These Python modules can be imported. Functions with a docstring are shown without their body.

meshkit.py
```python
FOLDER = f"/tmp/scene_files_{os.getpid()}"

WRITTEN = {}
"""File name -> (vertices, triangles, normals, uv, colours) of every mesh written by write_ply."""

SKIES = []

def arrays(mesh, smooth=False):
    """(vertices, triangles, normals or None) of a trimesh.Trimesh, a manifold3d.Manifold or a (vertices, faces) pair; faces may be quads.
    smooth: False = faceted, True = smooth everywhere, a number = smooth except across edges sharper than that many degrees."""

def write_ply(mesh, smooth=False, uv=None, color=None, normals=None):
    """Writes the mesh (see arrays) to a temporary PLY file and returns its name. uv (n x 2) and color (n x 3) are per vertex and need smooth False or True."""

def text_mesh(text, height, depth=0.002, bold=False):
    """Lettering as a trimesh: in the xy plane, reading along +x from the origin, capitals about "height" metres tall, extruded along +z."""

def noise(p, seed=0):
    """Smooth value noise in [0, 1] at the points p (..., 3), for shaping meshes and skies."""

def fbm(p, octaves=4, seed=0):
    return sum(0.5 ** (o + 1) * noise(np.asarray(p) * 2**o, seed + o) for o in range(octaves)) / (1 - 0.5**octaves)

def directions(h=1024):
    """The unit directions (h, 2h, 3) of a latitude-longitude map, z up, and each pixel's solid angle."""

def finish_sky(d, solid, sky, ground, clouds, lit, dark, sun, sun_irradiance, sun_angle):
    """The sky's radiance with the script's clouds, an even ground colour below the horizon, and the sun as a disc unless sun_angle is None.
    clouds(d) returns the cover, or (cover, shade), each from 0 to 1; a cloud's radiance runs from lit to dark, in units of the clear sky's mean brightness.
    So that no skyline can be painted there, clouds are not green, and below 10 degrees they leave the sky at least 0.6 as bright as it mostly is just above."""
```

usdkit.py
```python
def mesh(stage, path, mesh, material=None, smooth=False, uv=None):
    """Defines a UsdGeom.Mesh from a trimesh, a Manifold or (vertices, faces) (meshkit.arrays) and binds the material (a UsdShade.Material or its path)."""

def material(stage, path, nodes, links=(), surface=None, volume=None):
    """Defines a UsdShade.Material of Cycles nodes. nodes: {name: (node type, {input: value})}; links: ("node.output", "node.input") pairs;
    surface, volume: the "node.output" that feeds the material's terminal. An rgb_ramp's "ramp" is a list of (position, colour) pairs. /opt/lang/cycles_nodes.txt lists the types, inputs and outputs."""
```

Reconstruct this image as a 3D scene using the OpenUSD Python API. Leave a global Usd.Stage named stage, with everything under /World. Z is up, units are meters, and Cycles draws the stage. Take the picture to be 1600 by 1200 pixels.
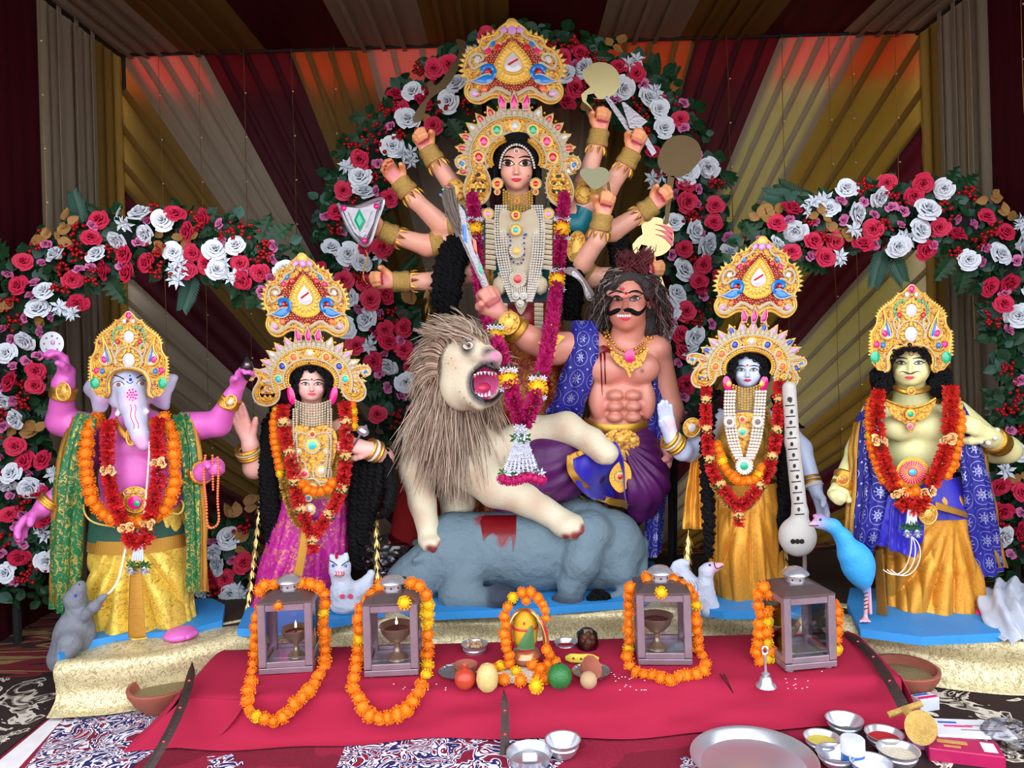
import math, random
import numpy as np, trimesh, usdkit, meshkit
from scipy.interpolate import PchipInterpolator, CubicSpline
from scipy.sparse import coo_matrix
from shapely.geometry import Polygon
from pxr import Usd, UsdGeom, UsdLux, UsdShade, Sdf, Gf, Vt

stage = Usd.Stage.CreateInMemory()
UsdGeom.Xform.Define(stage, '/World')
# ------------------------------------------------------------------ camera, sky, exposure
F, CX, CY, H, RO = 1180.0, 800.0, 547.0, 1.4, math.radians(1.7)
R_ = np.array([math.cos(RO), 0, -math.sin(RO)]); U_ = np.array([math.sin(RO), 0, math.cos(RO)]); W_ = np.array([0, 1.0, 0])
EYE = np.array([0, 0, H])
cam = UsdGeom.Camera.Define(stage, '/World/camera')
cam.CreateHorizontalApertureAttr(36.0); cam.CreateVerticalApertureAttr(27.0)
cam.CreateFocalLengthAttr(F / 1600 * 36); cam.CreateVerticalApertureOffsetAttr(-(600 - CY) / 1600 * 36)
cam.CreateClippingRangeAttr(Gf.Vec2f(0.05, 200))
cam.AddTransformOp().Set(Gf.Matrix4d(*[float(q) for q in (*R_, 0, *U_, 0, *(-W_), 0, *EYE, 1)]))
cam.CreateExposureAttr(0.27)
SKY = (0.93, 0.97, 1.06)
dome = UsdLux.DomeLight.Define(stage, '/World/sky'); dome.CreateIntensityAttr(1.0); dome.CreateColorAttr(Gf.Vec3f(*SKY))
sun = UsdLux.DistantLight.Define(stage, '/World/sun'); sun.CreateIntensityAttr(2.2); sun.CreateAngleAttr(2.0); sun.CreateColorAttr(Gf.Vec3f(1, .93, .82))
sun.AddRotateXYZOp().Set(Gf.Vec3f(-42, 0, 118))      # high, from behind the tent's right side: its light comes through the right cloth

def P(x, y, d):
    x, y, d = np.broadcast_arrays(np.asarray(x, float), np.asarray(y, float), np.asarray(d, float))
    return EYE + d[..., None] * (W_ + ((x - CX) / F)[..., None] * R_ + ((CY - y) / F)[..., None] * U_)

class Frame:
    """px coordinates of the photograph at a thing's own distance -> metres"""
    def __init__(s, d): s.d = d
    def __call__(s, x, y, dd=0.0): return P(x, y, s.d + np.asarray(dd, float))
    def r(s, px): return px * s.d / F

# ------------------------------------------------------------------ names, things, parts
_used = {}
def _num(path):
    n = _used.get(path, 0); _used[path] = n + 1
    return path if n == 0 else f'{path}_{n:03d}'
_loc = {}
def thing(name, label, cat, loc=(0, 0, 0), group=None, kind=None):
    p = _num('/World/' + name)
    x = UsdGeom.Xform.Define(stage, p); x.AddTranslateOp().Set(Gf.Vec3d(*map(float, loc)))
    _loc[p] = np.array(loc, float)
    tag(x.GetPrim(), label, cat, group, kind)
    return p
def tag(o, label=None, cat=None, group=None, kind=None):
    for k, v in (('label', label), ('category', cat), ('group', group), ('kind', kind)):
        if v: o.SetCustomDataByKey(k, v)
def org(parent):
    o = np.zeros(3)
    while parent and parent != '/World':
        o = o + _loc.get(parent, 0); parent = parent.rsplit('/', 1)[0]
    return o
def part(parent, name, mesh, mt, smooth=35, label=None, uv=None, col=None, kind=None):
    """one Mesh prim under a thing (or a part); mesh is in world coordinates"""
    p = _num(parent + '/' + name)
    v, f = (np.array(mesh.vertices), np.array(mesh.faces)) if hasattr(mesh, 'vertices') else (np.asarray(mesh[0], float), np.asarray(mesh[1]))
    v = v - org(parent)
    if uv is not None or col is not None: smooth = True if smooth else False
    m = usdkit.mesh(stage, p, (v, f), MT(mt), smooth=smooth, uv=uv)
    if col is not None:
        UsdGeom.PrimvarsAPI(m).CreatePrimvar('Col', Sdf.ValueTypeNames.Color3fArray, 'vertex').Set(Vt.Vec3fArray.FromNumpy(np.asarray(col, np.float32)))
    tag(m.GetPrim(), label, None, None, kind)
    return p
def dup(src, loc, label, rotz=0, scale=1.0, group=None):
    base = src.rsplit('/', 1)[1]
    p = _num('/World/' + base); x = UsdGeom.Xform.Define(stage, p); pr = x.GetPrim()
    pr.GetReferences().AddInternalReference(src); pr.SetInstanceable(True)
    x.ClearXformOpOrder(); x.AddTranslateOp().Set(Gf.Vec3d(*map(float, loc)))
    if rotz: x.AddRotateZOp().Set(float(rotz))
    if scale != 1.0: x.AddScaleOp().Set(Gf.Vec3f(scale))
    was = stage.GetPrimAtPath(src).GetCustomData()
    tag(pr, label, was.get('category'), group or was.get('group'))
    return p

# ------------------------------------------------------------------ materials
def C(h):
    if not isinstance(h, str): return tuple(h)
    c = np.array([int(h[i:i + 2], 16) for i in (1, 3, 5)]) / 255
    return tuple(np.where(c <= .04045, c / 12.92, ((c + .055) / 1.055) ** 2.4))
_defs, _made = {}, {}
def mdef(name, fn): _defs[name] = fn
def MT(name):
    if name not in _made: _made[name] = _defs[name]('/World/Looks/' + name)
    return _made[name]
def plain(name, col, rough=.5, metal=0., var=.12, scale=25., bump=0., bscale=200., **kw):
    """a plain procedural surface: colour with a little noise, optional fine relief"""
    c = np.array(C(col))
    def make(path):
        nd = {'tc': ('texture_coordinate', {}), 'n': ('noise_texture', {'scale': scale, 'detail': 3.}),
              'mix': ('mix_color', {'a': tuple(c * (1 - var)), 'b': tuple(np.minimum(c * (1 + var), 1))}),
              'p': ('principled_bsdf', {'roughness': rough, 'metallic': metal, **kw})}
        ln = [('tc.object', 'n.vector'), ('n.fac', 'mix.fac'), ('mix.result', 'p.base_color')]
        if bump:
            nd['n2'] = ('noise_texture', {'scale': bscale, 'detail': 2.}); nd['b'] = ('bump', {'strength': bump, 'distance': .01})
            ln += [('tc.object', 'n2.vector'), ('n2.fac', 'b.height'), ('b.normal', 'p.normal')]
        return usdkit.material(stage, path, nd, ln, surface='p.BSDF')
    mdef(name, make)
def painted(name, rough=.4, bump=0., bscale=150., **kw):
    """paint that follows the mesh's own colours"""
    def make(path):
        nd = {'a': ('attribute', {'attribute': 'Col'}), 'p': ('principled_bsdf', {'roughness': rough, **kw}), 'tc': ('texture_coordinate', {}),
              'n': ('noise_texture', {'scale': bscale, 'detail': 3.}), 'b': ('bump', {'strength': bump, 'distance': .01})}
        ln = [('a.color', 'p.base_color'), ('tc.object', 'n.vector'), ('n.fac', 'b.height')]
        if bump: ln.append(('b.normal', 'p.normal'))
        return usdkit.material(stage, path, nd, ln, surface='p.BSDF')
    mdef(name, make)
def islands(name, c0, c1, rough=.65, **kw):
    """petals: every petal (mesh island) takes its own tone between two colours"""
    def make(path):
        nd = {'g': ('geometry', {}), 'mix': ('mix_color', {'a': C(c0), 'b': C(c1)}), 'tc': ('texture_coordinate', {}), 'n': ('noise_texture', {'scale': 60.}), 'mm': ('math', {'math_type': 'multiply_add', 'value2': .7}), 'm2': ('math', {'math_type': 'multiply', 'value2': .3}),
              'p': ('principled_bsdf', {'roughness': rough, 'specular_ior_level': .3, **kw})}
        return usdkit.material(stage, path, nd, [('tc.object', 'n.vector'), ('n.fac', 'm2.value1'), ('g.random_per_island', 'mm.value1'), ('m2.value', 'mm.value3'), ('mm.value', 'mix.fac'), ('mix.result', 'p.base_color')], surface='p.BSDF')
    mdef(name, make)
def sheer(name, col, trans=.35, var=.08, rough=.6):
    """thin tent cloth: light passes through"""
    c = np.array(C(col))
    def make(path):
        nd = {'tc': ('texture_coordinate', {}), 'mp': ('mapping', {'scale': (60., 60., 3.)}), 'n': ('noise_texture', {'scale': 4., 'detail': 3.}),
              'mix': ('mix_color', {'a': tuple(c * (1 - var)), 'b': tuple(c * (1 + var))}),
              'p': ('principled_bsdf', {'roughness': rough, 'specular_ior_level': .25}), 't': ('translucent_bsdf', {}), 'm': ('mix_closure', {'fac': trans})}
        ln = [('tc.object', 'mp.vector'), ('mp.vector', 'n.vector'), ('n.fac', 'mix.fac'), ('mix.result', 'p.base_color'), ('mix.result', 't.color'), ('p.BSDF', 'm.closure1'), ('t.BSDF', 'm.closure2')]
        return usdkit.material(stage, path, nd, ln, surface='m.closure')
    mdef(name, make)
def motif(name, base, ink, scale=14., kind='vine', amount=.5, rough=.5, metal=0., ink_metal=0., ink_rough=.3, bump=.15, edge=.03, wobble=.0, base2=None):
    """printed or woven cloth: ink pattern on base, in the cloth's own uv (metres)"""
    b, i = C(base), C(ink)
    def make(path):
        nd = {'uv': ('attribute', {'attribute': 'st'}), 'mp': ('mapping', {'scale': (scale, scale, 1.)}),
              'mix': ('mix_color', {'a': b, 'b': i}), 'p': ('principled_bsdf', {'roughness': rough, 'metallic': metal, 'sheen_weight': .03}),
              'bp': ('bump', {'strength': bump, 'distance': .004}), 'fine': ('noise_texture', {'scale': 90., 'detail': 2.}),
              'mm': ('mix_float', {'a': metal, 'b': ink_metal}), 'mr': ('mix_float', {'a': rough, 'b': ink_rough})}
        ln = [('uv.vector', 'mp.vector')]
        if kind == 'vine':
            nd['t'] = ('noise_texture', {'scale': 1., 'detail': 4., 'distortion': 1.6, 'roughness': .6})
            nd['r'] = ('rgb_ramp', {'ramp': [(0, (0, 0, 0)), (amount - edge, (0, 0, 0)), (amount, (1, 1, 1)), (amount + edge * 1.2, (1, 1, 1)), (amount + edge * 2.2, (0, 0, 0)), (1, (0, 0, 0))]})
            ln += [('mp.vector', 't.vector'), ('t.fac', 'r.fac')]
        elif kind == 'dots':
            nd['t'] = ('voronoi_texture', {'scale': 1., 'randomness': wobble})
            nd['r'] = ('rgb_ramp', {'ramp': [(0, (1, 1, 1)), (amount, (1, 1, 1)), (amount + .03, (0, 0, 0)), (1, (0, 0, 0))]})
            ln += [('mp.vector', 't.vector'), ('t.distance', 'r.fac')]
        elif kind == 'rings':      # medallions: ring, spoked wheel, dots between
            nd['t'] = ('voronoi_texture', {'scale': 1., 'randomness': 0., 'dimensions': '2D'})
            nd['r'] = ('rgb_ramp', {'ramp': [(0, (1, 1, 1)), (.05, (1, 1, 1)), (.06, (0, 0, 0)), (.1, (0, 0, 0)), (.11, (1, 1, 1)), (.14, (1, 1, 1)), (.15, (0, 0, 0)), (.395, (0, 0, 0)), (.403, (1, 1, 1)), (.417, (1, 1, 1)), (.425, (0, 0, 0)), (.66, (0, 0, 0)), (.67, (1, 1, 1)), (1, (1, 1, 1))]})
            nd['sub'] = ('vector_math', {'math_type': 'subtract'}); nd['xyz'] = ('separate_xyz', {}); nd['at'] = ('math', {'math_type': 'arctan2'})
            nd['m8'] = ('math', {'math_type': 'multiply', 'value2': 8.}); nd['cs'] = ('math', {'math_type': 'cosine'}); nd['gt'] = ('math', {'math_type': 'greater_than', 'value2': .6})
            nd['lt'] = ('math', {'math_type': 'less_than', 'value2': .26}); nd['and'] = ('math', {'math_type': 'multiply'}); nd['or'] = ('math', {'math_type': 'maximum'})
            ln += [('mp.vector', 't.vector'), ('t.distance', 'r.fac'), ('mp.vector', 'sub.vector1'), ('t.position', 'sub.vector2'), ('sub.vector', 'xyz.vector'), ('xyz.y', 'at.value1'), ('xyz.x', 'at.value2'),
                   ('at.value', 'm8.value1'), ('m8.value', 'cs.value1'), ('cs.value', 'gt.value1'), ('t.distance', 'lt.value1'), ('gt.value', 'and.value1'), ('lt.value', 'and.value2'), ('and.value', 'or.value1'), ('r.color', 'or.value2')]
        elif kind == 'bars':       # woven border
            nd['t'] = ('wave_texture', {'scale': 1., 'bands_direction': 'y', 'distortion': wobble})
            nd['r'] = ('rgb_ramp', {'ramp': [(0, (0, 0, 0)), (amount, (0, 0, 0)), (amount + .1, (1, 1, 1)), (1, (1, 1, 1))]})
            ln += [('mp.vector', 't.vector'), ('t.fac', 'r.fac')]
        out = 'or.value' if kind == 'rings' else 'r.color'
        ln += [(out, 'mix.fac'), ('mix.result', 'p.base_color'), (out, 'mm.fac'), ('mm.result', 'p.metallic'), (out, 'mr.fac'), ('mr.result', 'p.roughness'), ('mp.vector', 'fine.vector')]
        ln += [('fine.fac', 'bp.height'), ('bp.normal', 'p.normal')]
        return usdkit.material(stage, path, nd, ln, surface='p.BSDF')
    mdef(name, make)
def pane(name, tint=(.97, .98, 1.), rough=.02, ior=1.45):
    def make(path):
        nd = {'t': ('transparent_bsdf', {'color': tint}), 'g': ('glossy_bsdf', {'roughness': rough, 'color': (1., 1., 1.)}), 'f': ('fresnel', {'IOR': ior}), 'm': ('mix_closure', {})}
        return usdkit.material(stage, path, nd, [('f.fac', 'm.fac'), ('t.BSDF', 'm.closure1'), ('g.BSDF', 'm.closure2')], surface='m.closure')
    mdef(name, make)

# ------------------------------------------------------------------ shapes
cat = trimesh.util.concatenate
def TM(v, f): return trimesh.Trimesh(np.asarray(v, float), np.asarray(f), process=False)
def grid_faces(nu, nv, cu=False, cv=False):
    i, j = np.meshgrid(np.arange(nu if cu else nu - 1), np.arange(nv if cv else nv - 1), indexing='ij')
    i, j = i.ravel(), j.ravel(); i2, j2 = (i + 1) % nu, (j + 1) % nv
    a, b, c, d = i * nv + j, i2 * nv + j, i2 * nv + j2, i * nv + j2
    return np.vstack([np.stack([a, b, c], 1), np.stack([a, c, d], 1)])
def curve(pts, n, closed=False):
    pts = np.asarray(pts, float)
    if closed: pts = np.vstack([pts, pts[:1]])
    t = np.r_[0, np.cumsum(np.linalg.norm(np.diff(pts, axis=0), axis=1))]
    if len(pts) == 2: s = np.linspace(0, 1, n)[:, None]; return pts[0] * (1 - s) + pts[1] * s
    if closed: return CubicSpline(t, pts, bc_type='periodic')(np.linspace(0, t[-1], n + 1)[:-1])
    return CubicSpline(t, pts)(np.linspace(0, t[-1], n)) if len(pts) > 3 else PchipInterpolator(t, pts)(np.linspace(0, t[-1], n))
def tube(pts, r, sides=8, closed=False, flat=1.0, up=None):
    p = np.asarray(pts, float); n = len(p); r = np.broadcast_to(np.asarray(r, float), (n,))
    t = (np.roll(p, -1, 0) - np.roll(p, 1, 0)) if closed else np.gradient(p, axis=0)
    t /= np.linalg.norm(t, axis=1, keepdims=True) + 1e-12
    a = np.zeros_like(p); ref = np.array(up if up is not None else ([0, 1., 0] if abs(t[0][1]) < .9 else [1., 0, 0]))
    for k in range(n):
        ref = ref - t[k] * (ref @ t[k]); ref /= np.linalg.norm(ref) + 1e-12; a[k] = ref
    b = np.cross(t, a); g = np.arange(sides) * 2 * math.pi / sides
    v = p[:, None] + r[:, None, None] * (np.cos(g)[None, :, None] * a[:, None] * flat + np.sin(g)[None, :, None] * b[:, None])
    f = grid_faces(n, sides, closed, True); v = v.reshape(-1, 3)
    if not closed:
        m = len(v); v = np.vstack([v, p[:1], p[-1:]]); q = np.arange(sides); q2 = (q + 1) % sides
        f = np.vstack([f, np.stack([np.full(sides, m), q2, q], 1), np.stack([np.full(sides, m + 1), (n - 1) * sides + q, (n - 1) * sides + q2], 1)])
    return TM(v, f)
def lathe(prof, n=28, loc=(0, 0, 0), axis=None):
    pr = np.asarray(prof, float); g = np.arange(n) * 2 * math.pi / n
    v = np.stack([pr[:, 0][:, None] * np.cos(g), pr[:, 0][:, None] * np.sin(g), np.repeat(pr[:, 1][:, None], n, 1)], -1)
    m = TM(v.reshape(-1, 3), grid_faces(len(pr), n, False, True)[:, ::-1])
    if axis is not None: m.apply_transform(trimesh.geometry.align_vectors([0, 0, 1], axis))
    m.apply_translation(loc); return m
def box(c, s, ch=.0):
    if not ch: m = trimesh.creation.box(s); m.apply_translation(c); return m
    s = np.asarray(s, float) / 2; ch = min(ch, s.min() * .9); v = []
    for a in range(3):
        q = s - ch; q[a] = s[a]
        v += [q * np.array(sg) for sg in np.ndindex(2, 2, 2) for sg in [(2 * np.array(sg) - 1)]]
    m = trimesh.convex.convex_hull(np.array(v)); m.apply_translation(c); return m
def ball(c, r, n=1):
    m = trimesh.creation.icosphere(n, 1.0); m.apply_scale(r); m.apply_translation(c); return m
def sheet(rows, nu=24, nv=40, fold=0., nf=6, ph=0., th=.004, fdir=None, seed=0, wr=0., taper=None):
    """cloth between control rows (each a list of points); fold = depth of nf pleats across u, wr = wrinkles"""
    A = np.stack([curve(r, nu) for r in rows]); 
    G = np.stack([curve(A[:, i], nv) for i in range(nu)])            # nu x nv x 3
    u = np.linspace(0, 1, nu)[:, None]; w = np.linspace(0, 1, nv)[None]
    n = np.cross(np.gradient(G, axis=0), np.gradient(G, axis=1)); n /= np.linalg.norm(n, axis=2, keepdims=True) + 1e-12
    if np.mean(n[..., 1]) > 0: n = -n
    if fdir is not None: n = np.broadcast_to(np.asarray(fdir, float), n.shape)
    off = fold * np.sin(2 * math.pi * nf * u + ph + .6 * np.sin(3 * w + seed)) * (np.ones_like(w) if taper is None else np.interp(w, [0, 1], taper))
    if wr: off = off + wr * (meshkit.fbm(np.stack([u * 7 + w * 1.5, w * 5 - u * 2, np.full_like(u * w, seed)], -1), 3, seed) - .5) * 2
    G = G + n * off[..., None]
    lu = np.linspace(0, 1, nu) * np.linalg.norm(np.diff(G[:, nv // 2], axis=0), axis=1).sum()
    lv = np.linspace(0, 1, nv) * np.linalg.norm(np.diff(G[nu // 2], axis=0), axis=1).sum()
    uv = np.stack(np.meshgrid(lu, lv, indexing='ij'), -1)
    return solid(G, uv, n, th)
def solid(G, uv, n, th):
    nu, nv = G.shape[:2]; f = grid_faces(nu, nv); V = G.reshape(-1, 3); N = np.asarray(n).reshape(-1, 3)
    k = np.cross(V[f[0, 1]] - V[f[0, 0]], V[f[0, 2]] - V[f[0, 0]])
    if k @ N[f[0, 0]] < 0: f = f[:, ::-1]
    if not th: return TM(V, f), uv.reshape(-1, 2)
    B = V - N * th; m = len(V)
    ring = np.r_[np.arange(nu) * nv, (nu - 1) * nv + np.arange(1, nv), np.arange(nu - 2, -1, -1) * nv + nv - 1, np.arange(nv - 2, 0, -1)]
    r2 = np.roll(ring, -1); sd = np.vstack([np.stack([ring, r2, r2 + m], 1), np.stack([ring, r2 + m, ring + m], 1)])
    return TM(np.vstack([V, B]), np.vstack([f, f[:, ::-1] + m, sd])), np.vstack([uv.reshape(-1, 2)] * 2)
def cloth(parent, name, mt, *a, label=None, smooth=True, **k):
    m, uv = sheet(*a, **k); return part(parent, name, m, mt, uv=uv, label=label, smooth=smooth)
def skirt(S, rows, cx, nf=14, amp=.02, n=140, nv=40, flat=.8, ph=0., arch=0., seed=0, sweep=0., rad_=None):
    """cloth tube: rows = (y, half width px, depth offset); pleats grow downwards; cx(y) the middle line"""
    ys = np.array([r[0] for r in rows], float); ws = PchipInterpolator(ys, [r[1] for r in rows]); ds = PchipInterpolator(ys, [r[2] for r in rows])
    y = np.linspace(ys[0], ys[-1], nv); g = np.linspace(0, 2 * math.pi, n + 1)
    cxf = cx if callable(cx) else PchipInterpolator(*np.array(cx, float).T) if np.ndim(cx) else (lambda q: np.full_like(q, cx))
    w01 = (y - ys[0]) / (ys[-1] - ys[0])
    rng = np.random.default_rng(seed); phs = rng.uniform(0, 6.28, 4)
    gg = g[:, None] + sweep * w01[None]
    pl = np.abs(np.sin(gg * nf / 2 + ph + .5 * np.sin(gg * 3 + phs[0]))) + .4 * np.sin(gg * nf * .7 + phs[1])
    rad = 1 + amp * (pl - .6) * (0.35 + .9 * w01[None])
    rx = S.r(ws(y))[None] * rad; ry = S.r(ws(y))[None] * flat * rad
    c = S(cxf(y), y, ds(y))
    V = c[None] + np.stack([rx * np.sin(g)[:, None], -ry * np.cos(g)[:, None], arch * np.cos(g)[:, None] * w01[None] ** 2], -1)
    if rad_:                                   # folds fanning out from a gathered point (px)
        fx, fy, nn, am = rad_; th = np.arctan2((cxf(y) + ws(y) * np.sin(g)[:, None]) - fx, (y - fy)[None] + 8.)
        dist = np.clip(np.hypot((cxf(y) + ws(y) * np.sin(g)[:, None]) - fx, y[None] - fy) / 90, 0, 1); fo = am * (np.abs(np.sin(nn * th + 1.3 * np.sin(2.3 * th))) ** .7 - .55) * dist * np.clip((y - fy - 22) / 70, 0, 1)[None] * (np.cos(g)[:, None] > -.2)
        V[..., 1] -= fo * np.clip(np.cos(g) + .3, 0, 1)[:, None]; V[..., 0] += .3 * fo * np.sin(g)[:, None]
    lu = g[:, None] * S.r(np.mean([r[1] for r in rows])) * np.ones_like(w01)[None]; lv = np.broadcast_to(S.r(y - ys[0])[None], lu.shape)
    f = grid_faces(n + 1, nv)
    return TM(V.reshape(-1, 3), f), np.stack([lu, lv], -1).reshape(-1, 2)
def plate(S, pts, dd=0., t=.01, holes=(), bev=0.):
    """flat cut-out: outline in px at the frame's distance, t metres thick towards the viewer"""
    pg = Polygon(pts, [h for h in holes]).buffer(0)
    gs = getattr(pg, 'geoms', [pg]); out = []
    for g in gs:
        if g.area < .5: continue
        m = trimesh.creation.extrude_polygon(g, 1.0, engine='earcut'); v = np.array(m.vertices)
        out.append(TM(S(v[:, 0], v[:, 1], dd - v[:, 2] * t), m.faces))
    return cat(out)
def oval(x, y, a, b, ang=0., n=20, tear=0.):
    g = np.arange(n) * 2 * math.pi / n; c, s = np.cos(g) * (1 - tear * .5 * (1 + np.sin(g))) if tear else np.cos(g), np.sin(g)
    q = np.stack([c * a, -s * b], 1); t = math.radians(ang); r = np.array([[math.cos(t), math.sin(t)], [-math.sin(t), math.cos(t)]])
    return q @ r + [x, y]
def gem(S, pts, dd, t, rim=.55):
    """domed stone or petal over an outline: low faceted dome"""
    p = np.asarray(pts, float); c = p.mean(0); q = c + (p - c) * rim; n = len(p)
    V = np.vstack([S(p[:, 0], p[:, 1], dd), S(p[:, 0], p[:, 1], dd - t * .45), S(q[:, 0], q[:, 1], dd - t), S(c[0], c[1], dd - t * 1.05)[None]])
    i = np.arange(n); j = (i + 1) % n
    f = np.vstack([np.stack([i, j, n + j], 1), np.stack([i, n + j, n + i], 1), np.stack([n + i, n + j, 2 * n + j], 1), np.stack([n + i, 2 * n + j, 2 * n + i], 1), np.stack([2 * n + i, 2 * n + j, np.full(n, 3 * n)], 1)])
    m = TM(V, f)
    if m.face_normals[-n:, 1].mean() > 0: m.invert()
    return m
def strand(S, pts, dd, rpx, step=None, n=1):
    """string of beads along a px path"""
    p = np.asarray(pts, float); L = np.linalg.norm(np.diff(p, axis=0), axis=1).sum(); k = max(2, int(L / (step or rpx * 1.9)))
    c = curve(p if p.shape[1] == 3 else np.c_[p, np.full(len(p), dd)], k); w = S(c[:, 0], c[:, 1], c[:, 2]); r = S.r(rpx)
    b = trimesh.creation.icosphere(n, r)
    V = (w[:, None] + np.array(b.vertices)[None]).reshape(-1, 3); f = (np.arange(k)[:, None, None] * len(b.vertices) + np.array(b.faces)[None]).reshape(-1, 3)
    return TM(V, f)
def cord(S, pts, *a, flat=1.):
    """round cord along px points: (x, y, dd) points take (radius, n, sides); (x, y) points take (dd, radius, n, sides)"""
    p = np.asarray(pts, float)
    if p.shape[1] == 2: p, a = np.c_[p, np.full(len(p), a[0])], a[1:]
    rpx, n, sides = (*a, *(None, None, 6)[len(a):]); c = curve(p, n or max(6, len(p) * 6))
    return tube(S(c[:, 0], c[:, 1], c[:, 2]), S.r(rpx) if np.ndim(rpx) == 0 else S.r(np.interp(np.linspace(0, 1, len(c)), np.linspace(0, 1, len(rpx)), rpx)), sides, flat=flat)
def place(m, loc, zdir=None, spin=0., s=1.0):
    """copy of a prototype mesh (facing +z) at loc facing zdir"""
    M = np.eye(4)
    if zdir is not None: M = trimesh.geometry.align_vectors([0, 0, 1], np.asarray(zdir, float))
    c, d = math.cos(spin), math.sin(spin); R = M[:3, :3] @ np.array([[c, -d, 0], [d, c, 0], [0, 0, 1]])
    return TM((np.array(m.vertices) * s) @ R.T + loc, m.faces)

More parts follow.
